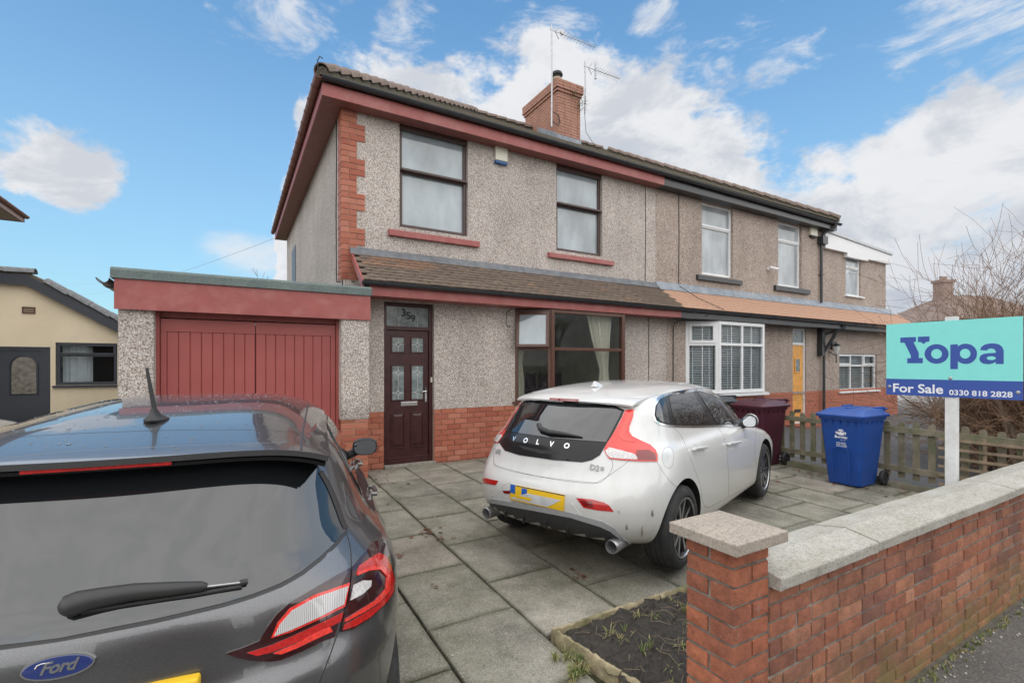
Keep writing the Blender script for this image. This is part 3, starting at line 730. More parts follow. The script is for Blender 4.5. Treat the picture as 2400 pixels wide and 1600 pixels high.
run_of((RX0+.03, RY0+.03, ZG+.03), (RX0+HL, YR, ZR+.03), H1)
run_of((RX0+HL, YR, ZR+.0), (PX+.2, YR, ZR+.0), H1, name='ridge_tile')
q = MB(); q.box(RX0+.035, PX, 7.42, 7.445, ZE-.005, 5.80); q.box(RX0+.035, RX0+.06, 7.445, RY1-.03, ZE-.005, 5.80); q.build('main_fascia', m_red, H1)
q = MB(); q.box(RX0+.06, PX, 7.445, YU+.01, ZE, ZE+.015); q.box(RX0+.06, XH0+.01, YU+.01, RY1-.05, ZE, ZE+.015); q.build('main_soffit', plain('red_brown_soffit', (.24,.085,.07), .5, var=.15), H1)
g = gutter('main_gutter', H1, (RX0+.02, 7.36, 5.86), (PX, 7.36, 5.84), .058, brackets=.92)
m_gbrown = plain('weathered_brown_gutter', (.23,.10,.08), .5, var=.25, scale=8)
gutter('side_gutter', H1, (RX0-.02, 7.32, 5.86), (RX0-.02, RY1, 5.84), .058, mat=m_gbrown, brackets=.42, out=(-1,0,0))
q = MB(); q.tube([(RX0-.03, 7.33, 5.9), (RX0-.04, 7.33, 6.04), (RX0-.01, 7.32, 6.10), (RX0+.03, 7.32, 6.08)], .008, 6); q.build('bent_wire', m_cable, H1)

# chimney on the party wall
CX0, CX1, CY0, CY1, CZ1 = 7.62, 8.40, 10.72, 12.4, 9.47
ch = MB(); ch.box(CX0+.012, CX1-.012, CY0+.012, CY1, 7.6, CZ1-.02); chim = ch.build('chimney', m_mortar, H1)
st = MB()
for i in range(22):
    z = 7.75+i*.0782; off = 0
    if z > CZ1-.38: off = .035
    if z > CZ1-.30: off = .07
    if z > CZ1-.06: off = .05
    x0, x1, y0_, y1_ = CX0-off, CX1+off, CY0-off, CY1+off
    brick_rect(x0, x1, z, z+.0782, lambda x, zz_, L, H: lay_mesh(st, x, y0_, zz_, L, H, .10, jit=.004), .0782, .225 if i % 2 else .23, .010)
    x = y0_-(.11 if i % 2 else 0)
    while x < y1_:
        a, b = max(x, y0_+.004), min(x+.225, y1_)
        if b-a > .03: st.box(x0, x0+.1, a+.005, b-.005, z+.005, z+.073); st.box(x1-.1, x1, a+.005, b-.005, z+.005, z+.073)
        x += .225
st.build('brickwork', m_chim, chim, kind='stuff')
q = MB(); q.box(CX0-.03, CX1+.03, CY0-.03, CY1+.03, CZ1-.03, CZ1+.015); q.build('flaunching', m_mortar, chim)
q = MB(); q.lathe([(0,0),(.13,0),(.125,.06),(.11,.10),(.10,.26),(.125,.27),(.125,.31),(.0,.31)], (CX0+.28, CY0+.42, CZ1), 'z', 20); q.build('chimney_pot', plain('buff_clay_pot', (.50,.40,.30), .8, var=.2), chim, smooth=True)
q = MB(); q.lathe([(.0,.31),(.12,.31),(.12,.37),(.16,.385),(.165,.41),(.14,.47),(.06,.50),(0,.505)], (CX0+.28, CY0+.42, CZ1), 'z', 20); q.build('chimney_cowl', m_blackm, chim, smooth=True)
q = MB(); q.box(CX0-.02, CX1+.02, CY0-.02, CY0+.0, 7.6, 7.97)
for i in range(6): y = CY0+i*.16; z = 7.99+i*.093; q.prism([(y, z-.3), (y+.17, z-.22), (y+.17, z+.13), (y, z)], 'x', CX0-.02, CX0+.0)
q.build('lead_flashing', m_lead, chim)
q = MB(); rr = random.Random(5)
for cx, cz, n, s_ in ((CX1+.06, 9.05, 90, .10), (CX1-.25, 9.2, 40, .06), (CX1-.02, 8.9, 50, .07)):
    for _ in range(n):
        p = Vector((cx+rr.gauss(0, s_), CY0-.08+rr.gauss(0, .03), cz+rr.gauss(0, s_*1.1))); d = Vector((rr.uniform(-1,1), rr.uniform(-1,.2), rr.uniform(-.5,1))).normalized()*.045; e = d.orthogonal().normalized()*.018
        q.add([p, p+d*.5+e, p+d, p+d*.5-e], [(0,1,2,3)])
q.build('chimney_weeds', plain('weed_green', (.10,.13,.05), .8, var=.4, scale=8), chim, kind='stuff')

# wall cables and alarm box
def cable(name, pts, parent, r=.006, mat=None): q = MB(); q.tube(pts, r, 5); return q.build(name, mat or m_cable, parent)
xw = UX(1512, YU)
cable('wall_cable', [(xw, YU-.008, ZE), (xw+.01, YU-.008, 4.6), (xw-.005, YU-.008, 3.6), (xw, YU-.012, LZ1+.1)], H1)
xw = UX(1520, YL); cable('wall_cable', [(xw, YL-.008, ZL), (xw, YL-.008, 1.8), (xw, YL-.01, gz+.1)], H1)
xw = XH0-.008; cable('wall_cable', [(xw, YU+.42, ZE), (xw, YU+.40, 5.0), (xw, YU+.44, 4.2), (xw, YU+.41, 3.1), (xw-.05, YU+.1, 2.98), (xw+.2, YU-.02, 2.99)], H1, .008)
xw = UX(1190, YL); cable('wall_cable', [(xw+.08, YL-.01, 2.69), (xw-.03, YL-.015, 2.62), (xw-.04, YL-.01, 2.42), (xw+.0, YL-.012, 2.36), (xw+.06, YL-.012, 2.40)], H1)

ab = thing('burglar_alarm_box', 'ivory alarm box with a blue lower edge between the brown upstairs windows', 'alarm box', (UX(1172, YU), YU, VZ(1172, 380, YU)))
x0, x1, z0, z1 = UX(1158, YU), UX(1186, YU), VZ(1160, 384, YU), VZ(1160, 335, YU)
q = MB(); q.box(x0, x1, YU-.07, YU, z0+.05, z1); q.build('case', m_ivory, ab, bevel=.012)
q = MB(); q.box(x0, x1, YU-.068, YU, z0, z0+.048); q.build('blue_strobe', m_blue, ab, bevel=.006)

def aerial(label, base, h, L, reflector, panel, brk):
    t = thing('tv_aerial', label, 'aerial', base, group='aerials on the chimney'); bx, by, bz = base
    q = MB(); q.tube([(bx, by, bz), (bx+.01, by, bz+h*.5), (bx, by, bz+h)], .021, 8); q.build('mast', m_steel, t, smooth=True)
    q = MB(); hz_ = bz+h-.14; q.tube([(bx-.05, by, hz_), (bx+L, by-.05, hz_)], .011, 6)
    n = 11
    for i in range(n): x = bx+.35+(L-.36)*i/(n-1); q.tube([(x, by-.16, hz_), (x, by+.10, hz_)], .005, 4); q.tube([(x, by-.03, hz_-.03), (x, by-.03, hz_+.03)], .005, 4)
    for s_ in (-1, 1): q.tube([(bx+.12, by, hz_), (bx+.24, by, hz_+s_*.16)], .014, 6)
    if panel: q.box(bx+.36, bx+.40, by-.03, by+.03, hz_-.24, hz_+.24)
    else: q.cyl((bx+.34, by-.04, hz_+.05), 'y', .07, .05, 12)
    q.build('antenna', m_steel, t)
    if brk:
        q = MB(); q.tube([(bx, by, bz+.42), (bx+.28, by+.08, bz+.42), (bx+.35, by+.1, bz+.25)], .012, 6); q.tube([(bx, by, bz+.16), (bx+.28, by+.08, bz+.14), (bx+.33, by+.1, bz+.25)], .012, 6); q.build('bracket', m_cable, t)
    return t
T13 = CY0/.8195
aerial('tall aerial on the left of the chimney stack with a disc at its mast', (CX0-.28, CY0-.12, 8.05), 2.72, 1.45, True, False, True)
a2 = aerial('shorter aerial on the right of the chimney stack with a flat reflector panel', (CX1+.12, CY0-.06, 8.75), 1.45, 1.25, True, True, False)
cable('aerial_lead', [(CX1+.10, CY0-.06, 8.75), (CX1+.12, CY0-.1, 8.2), (CX1+.35, CY0-.3, 7.7), (CX1+.7, CY0-.6, 7.45)], a2, .007)

# ================================================================== right semi (brown pebbledash, white windows)
H2 = thing('semi_detached_house', 'brown pebbledashed semi with white windows, orange lean-to roof and golden oak door', 'house', (12, YL, gz))
def hole(px0, px1, pyb, pyt, Y): return (UX(px0, Y), UX(px1, Y), VZ(px0, pyb, Y), VZ(px0, pyt, Y))
W3, W4, W5 = hole(1645, 1718.5, 642, 470, YU), hole(1823.5, 1879, 669, 516, YU), hole(1984, 2019, 692, 594, YU)
mb = MB(); wall(mb, PX+.001, XH1, 2.6, ZE+.1, YU, [W3, W4], .13); mb.build('upper_wall', m_peb2, H2)
mb = MB(); mb.add([(XH1,YU,0),(XH1,RY1-.3,0),(XH1,RY1-.3,ZE+.1),(XH1,YU,ZE+.1)], [(0,1,2,3)]); mb.build('side_wall', m_peb2, H2)
ze1, ze2 = 5.18, 5.02
mb = MB(); wall(mb, XH1+.001, XE, 2.6, 5.15, YU+.02, [W5], .12); mb.add([(XE,YU+.02,2.6),(XE,13,2.6),(XE,13,5.1),(XE,YU+.02,5.1)], [(0,1,2,3)]); mb.build('extension_wall', m_peb2, H2)
XW5 = UX(2033, YU-.06); Xs = UX(1984, YU-.06)
q = MB(); q.prism([(XH1, 5.12), (Xs, 5.12), (Xs, 5.0), (XW5, 5.0), (XW5, 5.06), (XE+.12, 5.06), (XE+.12, 5.36), (XH1, 5.58)], 'y', YU-.09, YU+.02)
ef = q.build('extension_fascia', m_white, H2)
q = MB(); q.prism([(XH1, 5.585), (XE+.16, 5.365), (XE+.16, 5.44), (XH1, 5.66)], 'y', YU-.13, YU+1.5); q.build('extension_roof_edge', plain('grey_trim', (.55,.57,.60), .5), H2)
DD0, DD1 = UX(1858, YL), UX(1889, YL); DDZ = VZ(1858, 768.6, YL)
NB0, NB1, NB2 = UX(1607, YL), UX(1687, YB), UX(1791, YB); NB3 = NB2+.40
SW = hole(1967, 2055.6, 917, 828, YL)
mb = MB(); wall(mb, PX+.001, XE, ZP, ZL+.02, YL, [(DD0, DD1, ZP, DDZ), (NB0, NB3, ZP, ZL+.02), SW], .22); mb.build('lower_wall', m_peb2, H2)
mb = MB(); st = MB()
for a, b in ((PX, NB0+.02), (NB3, DD0), (DD1, XE)):
    mb.box(a+.001, b, YL+.012, YL+.25, -.2, ZP); brick_rect(a, b, gz-.1, ZP, lambda x, z, L, H: lay_mesh(st, x, YL-.004, z, L, H, .06), .087)
mb.box(XE-.3, XE-.012, YL+.03, 13, -.2, 2.7)
mb.add([(NB0,YL+.012,0),(NB1,YB+.012,0),(NB2,YB+.012,0),(NB3,YL+.012,0),(NB0,YL+.012,ZP),(NB1,YB+.012,ZP),(NB2,YB+.012,ZP),(NB3,YL+.012,ZP)], [(0,1,5,4),(1,2,6,5),(2,3,7,6),(4,5,6,7)])
mb.build('plinth', m_mortar_r, H2); brick_rect(NB1, NB2, gz, ZP, lambda x, z, L, H: lay_mesh(st, x, YB-.004, z, L, H), .087)
st.build('brickwork', m_brick, H2, kind='stuff')
for (a, b, c, e), tz, bl in ((W3, VZ(1645, 527, YU), None), (W4, VZ(1823, 561, YU), .05), (W5, VZ(1984, 625, YU), None)):
    wq = window(H2, a+.004, b-.004, c+.004, e-.004, YU+.07, m_white, m_glassP, .06, hb=[tz], openers=[(a+.02, b-.02, tz+.01, e-.02)], blind=bl,
                net=None if bl else (a+.05, b-.05, 50), leads=None)
for px0, px1, pb, pt in ((1637, 1741, 656, 643), (1819, 1900, 681, 668)):
    s = MB(); x0, x1 = UX(px0, YU-.07), UX(px1, YU-.07); s.prism([(YU-.07, VZ(px0, pb, YU)), (YU-.07, VZ(px0, pt, YU)-.02), (YU+.12, VZ(px0, pt, YU)+.01), (YU+.12, VZ(px0, pb, YU))], 'x', x0, x1); s.build('window_sill', m_black, H2, bevel=.006)
s = MB(); s.box(W5[0]-.08, W5[1]+.12, YU-.05, YU+.1, W5[2]-.03, W5[2]+.01); s.build('window_sill', m_white, H2)
# neighbour's bay
ZN0, ZN1, ZNT = VZ(1687, 922, YB), ZL-.02, VZ(1687, 806, YB)
sl_l = math.hypot(YL-YB, NB1-NB0); MNL = Matrix.Translation((NB0, YL, 0)) @ Matrix.Rotation(math.atan2(YB-YL, NB1-NB0), 4, 'Z')
sl_r = math.hypot(YL-YB, NB3-NB2); MNR = Matrix.Translation((NB2, YB, 0)) @ Matrix.Rotation(math.atan2(YL-YB, NB3-NB2), 4, 'Z')
mid = (NB1+NB2)/2
window(H2, NB1-.02, NB2+.02, ZN0, ZN1, YB, m_white, m_glass, .075, hb=[ZNT], vb=[(mid, ZN0+.07, ZN1-.07)], blind=.054, room=False,
       leads=([NB1+(mid-NB1)*.55, mid+(NB2-mid)*.45], []))
window(H2, 0, sl_l-.01, ZN0, ZN1, 0, m_white, m_glass, .085, hb=[ZNT], M=MNL, openers=[(.07, sl_l-.09, ZNT+.02, ZN1-.05)], blind=.054, room=False, leads=([sl_l*.5], []))
window(H2, .03, sl_r, ZN0, ZN1, 0, m_white, m_glass, .07, hb=[ZNT], M=MNR, blind=.054, room=False)
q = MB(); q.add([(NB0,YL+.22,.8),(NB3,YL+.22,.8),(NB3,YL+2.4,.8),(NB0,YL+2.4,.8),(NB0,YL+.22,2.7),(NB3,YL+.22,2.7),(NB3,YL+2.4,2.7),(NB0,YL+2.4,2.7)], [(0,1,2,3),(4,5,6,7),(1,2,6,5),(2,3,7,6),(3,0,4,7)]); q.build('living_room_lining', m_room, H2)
s = MB(); s.add([(NB0-.06,YL-.001,ZN0-.07),(NB1-.03,YB-.10,ZN0-.07),(NB2+.06,YB-.10,ZN0-.07),(NB3+.06,YL-.001,ZN0-.07),(NB0-.06,YL-.001,ZN0-.004),(NB1-.03,YB-.10,ZN0-.02),(NB2+.06,YB-.10,ZN0-.02),(NB3+.06,YL-.001,ZN0-.004)], [(0,1,5,4),(1,2,6,5),(2,3,7,6),(4,5,6,7),(3,2,1,0)]); s.build('window_sill', m_white, H2)
# small three-light window
a, b, c, e = SW; t3 = (b-a)/3
window(H2, a+.004, b-.004, c+.004, e-.004, YL+.05, m_white, m_glass, .06, hb=[c+(e-c)*.68], vb=[(a+t3, c+.05, e-.05), (a+2*t3, c+.05, e-.05)],
       openers=[(a+.03, a+t3-.01, c+(e-c)*.70, e-.03), (a+2*t3+.01, b-.03, c+(e-c)*.70, e-.03)], blind=.054)
s = MB(); s.box(a-.06, b+.10, YL-.06, YL+.05, c-.05, c-.003); s.build('window_sill', m_white, H2)
# golden oak door
q = MB(); yy = YL+.05; ztr = VZ(1858, 805, YL); frame(q, DD0+.003, DD1-.003, gz, DDZ-.003, yy-.02, yy+.06, .05); q.box(DD0+.05, DD1-.05, yy-.018, yy+.058, ztr-.03, ztr+.03); q.build('door_frame', m_white, H2)
q = MB(); q.box(DD0+.053, DD1-.053, yy+.01, yy+.05, gz+.03, ztr-.032)
for k in range(1, 5): x = DD0+.053+(DD1-DD0-.106)*k/5; q.box(x-.004, x+.004, yy+.006, yy+.012, gz+.12, ztr-.14)
fd = q.build('front_door', m_oak, H2)
q = MB(); cx = (DD0+DD1)/2; q.box(cx-.10, cx+.10, yy-.002, yy+.0098, 1.52, 1.86); q.build('door_glass', m_dglass, fd)
q = MB(); frame(q, cx-.13, cx+.13, 1.49, 1.89, yy-.008, yy+.006, .03); q.build('beading', m_oak, fd)
q = MB(); q.box(cx-.14, cx+.14, yy-.008, yy+.0098, .42, .50); q.build('letterbox', m_blackm, fd)
q = MB(); q.box(DD0+.05, DD1-.05, yy+.01, yy+.018, ztr+.03, DDZ-.055); q.build('fanlight', m_dglass, H2)
q = MB(); q.box(cx-.10, cx-.02, yy+.006, yy+.0098, DDZ-.19, DDZ-.12); q.build('fanlight_sticker', plain('faded_sticker', (.42,.44,.34), .6, var=.2), H2)
q = MB(); q.box(DD0-.3, DD1+.3, YL-.5, YL+.1, gz-.12, gz+.01); q.build('doorstep', plain('red_tile_step', (.30,.11,.07), .7, var=.3, scale=12), H2)
# lean-to roof of the right half
lean_base('lean_to_roof', PX, XE+.45, H2)
st = MB()
for r in range(NR):
    x = PX+.005+(.081 if r % 2 else 0)
    while x < XE+.45:
        y, z = lean(r*ga-.02, .014); M = Matrix.Translation((x, y, z)) @ Matrix.Rotation(sl-.075+random.uniform(-.004,.004), 4, 'X'); st.box(0, .160, 0, ga*1.5, 0, .017, M); x += .165
st.build('lean_to_tiles', m_tile2, H2, kind='stuff')
flash(PX, XE+.3, H2, 8)
q = MB(); q.box(PX, XE+.4, 6.965, 6.99, ZL-.005, 2.855); q.build('lower_fascia', m_black, H2)
q = MB(); q.box(PX, XE+.3, 6.99, YL+.02, ZL, ZL+.015); q.build('lower_soffit', m_black, H2)
gutter('lower_gutter', H2, (PX+.002, 6.905, 2.878), (XE+.45, 6.905, 2.84), .056, brackets=.95)
main_roof(H2, 1)
run_of((RX1-.03, RY0+.03, ZG+.03), (RX1-HL, YR, ZR+.03), H2)
run_of((PX, YR, ZR), (RX1-HL, YR, ZR), H2, name='ridge_tile')
q = MB(); q.box(PX, RX1-.035, 7.42, 7.445, ZE-.005, 5.80); q.box(RX1-.06, RX1-.035, 7.445, RY1, ZE-.005, 5.8); q.build('main_fascia', m_black, H2)
q = MB(); q.box(PX, RX1-.06, 7.445, YU+.01, ZE, ZE+.015); q.box(XH1-.01, RX1-.06, YU+.01, RY1, ZE, ZE+.015); q.build('main_soffit', m_black, H2)
gutter('main_gutter', H2, (PX+.002, 7.36, 5.84), (RX1+.03, 7.36, 5.80), .058, brackets=.92)
xd = XH1-.16
q = MB(); q.tube([(xd+.22, 7.36, 5.78), (xd+.22, 7.38, 5.66), (xd+.05, YU-.1, 5.52), (xd+.02, YU-.09, 5.42)], .036, 10); q.tube([(xd, YU-.06, 5.2), (xd, YU-.06, LZ1+.08)], .036, 10)
q.box(xd-.12, xd+.14, YU-.17, YU-.005, 5.20, 5.42); q.box(xd-.05, xd+.05, YU-.1, YU-.003, 4.3, 4.33); q.build('downpipe', m_black, H2, smooth=True)
xd = UX(1933, YL-.1)
q = MB(); q.tube([(xd+.35, 6.905, 2.83), (xd+.33, 6.93, 2.72), (xd+.05, YL-.09, 2.56), (xd, YL-.08, 2.42), (xd, YL-.08, gz)], .036, 10); q.build('downpipe', m_black, H2, smooth=True)
q = MB(); q.box(xd-.20, xd-.08, YL-.14, YL-.002, 1.95, 2.69); q.tube([(xd-.1, YL-.08, 2.0), (xd+.0, YL-.16, 2.2), (xd+.08, YL-.30, 2.5), (xd+.12, 7.0, 2.69)], .045, 6); q.build('timber_bracket', m_black, H2)
xw = UX(1590, YU); cable('wall_cable', [(xw, YU-.008, ZE), (xw+.015, YU-.008, 4.7), (xw, YU-.008, 3.7), (xw, YU-.012, LZ1+.1), (xw+.1, LY0+.3, LZ0+.3), (xw+.5, 6.85, LZ0+.02)], H2, .008)
xw = UX(1577, YL); cable('wall_cable', [(xw+.6, 6.93, 2.78), (xw+.1, YL-.02, 2.66), (xw, YL-.012, 2.55), (xw, YL-.01, 1.5), (xw, YL-.01, gz+.1)], H2, .010)
ab = thing('burglar_alarm_box', 'small ivory alarm box by the downpipe under the right end of the roof', 'alarm box', (UX(1902, YU), YU, 5.2))
x0, x1, z0, z1 = UX(1894.6, YU), UX(1910, YU), VZ(1896, 556, YU), VZ(1896, 522, YU)
q = MB(); q.box(x0, x1, YU-.08, YU, z0+.05, z1); q.build('case', m_ivory, ab, bevel=.01)
q = MB(); q.prism([(x0+.01, z0+.048), (x0+.05, z0), (x1-.05, z0), (x1-.01, z0+.048)], 'y', YU-.075, YU); q.build('sounder', m_blackm, ab)
sc = thing('security_camera', 'small white bullet camera on the brown wall between the white windows', 'camera', (UX(1803, YU), YU, VZ(1803, 633, YU)))
cx, cz = UX(1803, YU), VZ(1803, 633, YU)
q = MB(); q.cyl((cx-.06, YU, cz+.02), (0,-1,0), .04, .03, 14); q.tube([(cx-.06, YU-.02, cz+.02), (cx-.04, YU-.09, cz+.02)], .014, 8); q.build('mount', m_white, sc, smooth=True)
q = MB(); q.cyl((cx-.10, YU-.08, cz+.05), (.8,-.5,-.25), .038, .22, 14); q.build('housing', m_white, sc, smooth=True)
q = MB(); q.cyl((cx-.10+.172, YU-.08-.108, cz+.05-.054), (.8,-.5,-.25), .03, .012, 14); q.build('lens', m_blackm, sc)
lx, lz = UX(1959, YL-.15), VZ(1959, 822, YL-.15)
wl_ = thing('wall_lantern', 'black carriage lantern on the wall left of the small white window', 'lantern', (lx, YL, lz))
q = MB(); q.box(lx+.02, lx+.26, YL-.05, YL, lz+.05, lz+.28); q.build('back_plate', m_black, wl_, bevel=.004)
q = MB(); q.tube([(lx-.13, YL-.02, lz-.02), (lx-.1, YL-.14, lz-.1), (lx, YL-.16, lz-.14)], .014, 6); q.tube([(lx, YL-.16, lz-.34), (lx, YL-.16, lz-.08)], .016, 6); q.lathe([(.10,.13),(.12,.135),(.05,.20),(.0,.22)], (lx, YL-.16, lz), 'z', 6); q.build('bracket', m_black, wl_)
q = MB(); q.lathe([(.0,-.09),(.05,-.09),(.105,.13),(0,.13)], (lx, YL-.16, lz), 'z', 6); q.build('lantern_glass', plain('frosted_lantern_glass', (.55,.56,.55), .2, spec=.7), wl_)

# ================================================================== garage
G = thing('garage', 'flat roofed garage with dark red double doors between pebbledashed piers', 'garage', (.25, 6.9, GZ(6.9)))
gx0, gx1, gx2, gx3 = UX(275, 6.9), UX(362, 6.9), UX(798, 6.9), UX(866, 6.9)
def soft_pier(x0, x1, z0, z1, yf, back):
    q = MB(); r = .035; pl = [(x0, back), (x0, yf+r), (x0+r*.3, yf+r*.3), (x0+r, yf), (x1-r, yf), (x1-r*.3, yf+r*.3), (x1, yf+r), (x1, back)]
    n = len(pl); rows = [(z0, -.02), (z0+.03, .0), (z0+.3, .004), (z1, .0)]
    cx = (x0+x1)/2; vs = [(cx+(x-cx)*(1+o*2), y-(o if y < back-.01 else 0), z) for z, o in rows for x, y in pl]
    q.add(vs, [(k*n+i, k*n+(i+1) % n, (k+1)*n+(i+1) % n, (k+1)*n+i) for k in range(len(rows)-1) for i in range(n)]+[tuple(range(n))])
    return q
o = soft_pier(gx0, gx1, GZ(6.9), 2.335, 6.9, 7.3).build('pier', m_peb3, G, smooth=True)
o = soft_pier(gx2, gx3, .94, 2.335, 6.87, 7.36).build('pier', m_peb3, G, smooth=True)
q = MB(); q.box(gx2+.02, gx3-.02, 6.91, 7.3, 0, .95); q.build('pier_core', plain('cream_mortar', (.55,.45,.30), .9), G)
zq = GZ(6.9); i = 0
while zq < .90:
    segs = [(0, .165), (.165, .33)] if i % 2 else [(0, .33)]
    w0 = gx3-gx2-.02
    segs = [(a/.33*w0, b/.33*w0) for a, b in segs]
    for a, b in segs: lay(G, m_brick, gx2+.01+a, 6.895, zq, b-a-.01, .078)
    lay(G, m_brick, gx2+.008, 6.9, zq, .2, .078, face='x'); zq += .088; i += 1
q = MB(); q.box(gx0+.0, gx0+.12, 7.3, 12.5, 0, 2.6); q.box(gx0, XH0, 12.4, 12.5, 0, 2.6); q.build('garage_side_wall', m_peb3, G)
q = MB(); q.box(gx0-.02, gx3, 6.84, 6.865, 2.325, 2.665); q.build('fascia', m_red, G, bevel=.002)
q = MB(); q.prism([(6.815, 2.668), (6.815, 2.76), (6.84, 2.79), (7.0, 2.80), (7.6, 2.74), (12.6, 2.72), (12.6, 2.668)], 'x', gx0-.05, gx3+.01)
q.build('felt_roof', m_felt, G)
q = MB()
for x in (UX(522+0, 6.8), UX(730, 6.8)): q.box(x, x+.02, 6.809, 6.815, 2.67, 2.757)
q.build('felt_seam', m_felt, G)
gutter('side_gutter', G, (gx0-.115, 6.82, 2.66), (gx0-.115, 12.4, 2.60), .06, out=(-1,0,0))
q = MB(); q.box(gx0, gx3, 6.90, 7.3, 2.34, 2.355); q.box(gx1, gx2, 7.08, 7.14, 2.27, 2.34); q.build('lintel', m_red, G)
q = MB(); q.box(gx1+.0, gx1+.035, 7.02, 7.12, GZ(7), 2.34); q.box(gx2-.035, gx2, 7.02, 7.12, GZ(7), 2.34); q.build('door_post', m_redd, G)
gc = UX(599, 7.05)
for x0, x1, nb in ((gx1+.04, gc-.004, 8), (gc+.004, gx2-.04, 8)):
    q = MB(); q.box(x0, x1, 7.085, 7.11, GZ(7)+.02, 2.255); dl = q.build('garage_door', m_redd, G)
    q = MB(); q.box(x0, x1, 7.052, 7.084, 2.10, 2.255); q.box(x0, x1, 7.054, 7.084, GZ(7)+.02, GZ(7)+.2); q.box(x0, x0+.06, 7.053, 7.084, GZ(7)+.2, 2.10) if x0 < gc-.1 else q.box(x1-.06, x1, 7.053, 7.084, GZ(7)+.2, 2.10); q.build('rail', m_redd, dl, bevel=.003)
    xa, xb = (x0+.06, x1) if x0 < gc-.1 else (x0, x1-.06); bw = (xb-xa)/nb
    for k in range(nb):
        q = MB(); a, b = xa+k*bw+.0015, xa+(k+1)*bw-.0015; y0_ = 7.062
        q.prism([(a, 7.084), (a, y0_+.007), (a+.007, y0_), (b-.007, y0_), (b, y0_+.007), (b, 7.084)], 'z', GZ(7)+.2, 2.098); q.build('board', m_redd, dl)

# ================================================================== cream bungalow at the left
B = thing('bungalow', 'cream rendered bungalow with anthracite door, window and roof trim left of the garage', 'bungalow', (-4, 11, .1))
YBg = 11.0
bx_r, bx_l = -1.2, -4.55
ax = UX(66, YBg); az_ = VZ(66, 668, YBg); ez = az_-(bx_r-ax)*.62
door_h = (UX(-22, YBg), UX(118, YBg), .05, VZ(60, 812, YBg)); win_h = (UX(130, YBg), UX(275, YBg), VZ(130, 903, YBg), VZ(130, 802, YBg))
q = MB(); wall(q, bx_l, bx_r, 0, 2.2, YBg, [door_h, win_h], .1); q.prism([(bx_l, 2.2), (bx_r, 2.2), (ax, az_), (-4.55, az_)], 'y', YBg, YBg+.02); q.box(bx_r-.1, bx_r, YBg+.3, 14, 0, 2.2); q.build('wall', m_cream, B)
th = .16
q = MB(); q.prism([(bx_r+.35, az_-(bx_r+.35-ax)*.62-.02), (ax, az_-.02), (-4.55, az_-.02), (-4.55, az_+th), (ax, az_+th), (bx_r+.35, az_+th-(bx_r+.35-ax)*.62)], 'y', YBg-.12, YBg-.08); q.build('barge_board', m_anth, B)
q = MB(); q.prism([(bx_r+.4, az_+th-(bx_r+.4-ax)*.62), (ax, az_+th), (-4.55, az_+th), (-4.55, az_+th+.05), (ax, az_+th+.05), (bx_r+.4, az_+th+.05-(bx_r+.4-ax)*.62)], 'y', YBg-.1, 14); q.build('roof', m_tile3, B)
m_ridge = plain('dark_concrete_tile', (.20,.21,.22), .85, var=.3, scale=20, bump=.4)
vt = MB(); vs = []
for x, r in ((0, .12), (0, .095), (.36, .105), (.36, .08)): vs += [(x, math.cos(math.pi*i/6)*r, math.sin(math.pi*i/6)*r*.8) for i in range(7)]
vt.add(vs, [(0*7+i, 0*7+i+1, 14+i+1, 14+i) for i in range(6)]+[(i, i+1, 8+i, 7+i) for i in range(6)]+[(7+i, 8+i, 22+i, 21+i) for i in range(6)])
VT = vt.mesh('verge_tile', m_ridge, smooth=True)
run_of((bx_r+.42, YBg-.05, az_+th+.0-(bx_r+.42-ax)*.62), (ax, YBg-.05, az_+th+.0), B, mesh=VT, name='verge_tile', step=.33)
run_of((-4.55, YBg-.05, az_+th+.0), (ax+.15, YBg-.05, az_+th+.0), B, mesh=VT, name='ridge_tile', step=.33)
a, b, c, e = door_h
q = MB(); frame(q, a+.003, b-.003, c, e-.003, YBg+.03, YBg+.1, .06); q.box(b-.13, b-.06, YBg+.035, YBg+.095, c, e-.06); q.build('door_frame', m_anth, B)
q = MB(); q.box(a+.063, b-.133, YBg+.05, YBg+.09, c+.03, e-.063); dd_ = q.build('door', m_anth, B)
cxm = UX(54, YBg); rr_ = .165; z0, z1 = VZ(54, 924, YBg), VZ(54, 833, YBg)-rr_
arc = [(cxm+rr_*math.cos(t), z1+rr_*math.sin(t)) for t in [math.pi*i/14 for i in range(15)]]
q = MB(); q.prism([(cxm-rr_, z0), (cxm+rr_, z0)]+arc, 'y', YBg+.045, YBg+.0497); q.build('door_glass', plain('leaded_door_glass', (.16,.145,.12), .15, var=.5, scale=18), dd_)
q = MB(); q.tube([(x, YBg+.046, z) for x, z in [(cxm-rr_, z0), (cxm+rr_, z0)]+arc], .016, 6, closed=True); q.build('arch_moulding', m_anth, dd_)
a, b, c, e = win_h; tz = c+(e-c)*.70
window(B, a+.003, b-.003, c+.003, e-.003, YBg+.03, m_anth, m_glass, .05, hb=[tz], openers=[(a+.02, b-.02, tz+.01, e-.02)], net=(a+.05, a+.45, 14))
q = MB(); q.box(a-.03, b, YBg-.05, YBg+.03, c-.04, c-.002); q.build('window_sill', m_anth, B)
q = MB(); vx, vz = UX(68, YBg), VZ(68, 727, YBg)
frame(q, vx-.08, vx+.08, vz-.055, vz+.055, YBg-.02, YBg+.0, .012)
for k in range(4): q.box(vx-.07, vx+.07, YBg-.016, YBg-.001, vz-.04+k*.024, vz-.03+k*.024)
q.build('air_vent', m_brown, B)
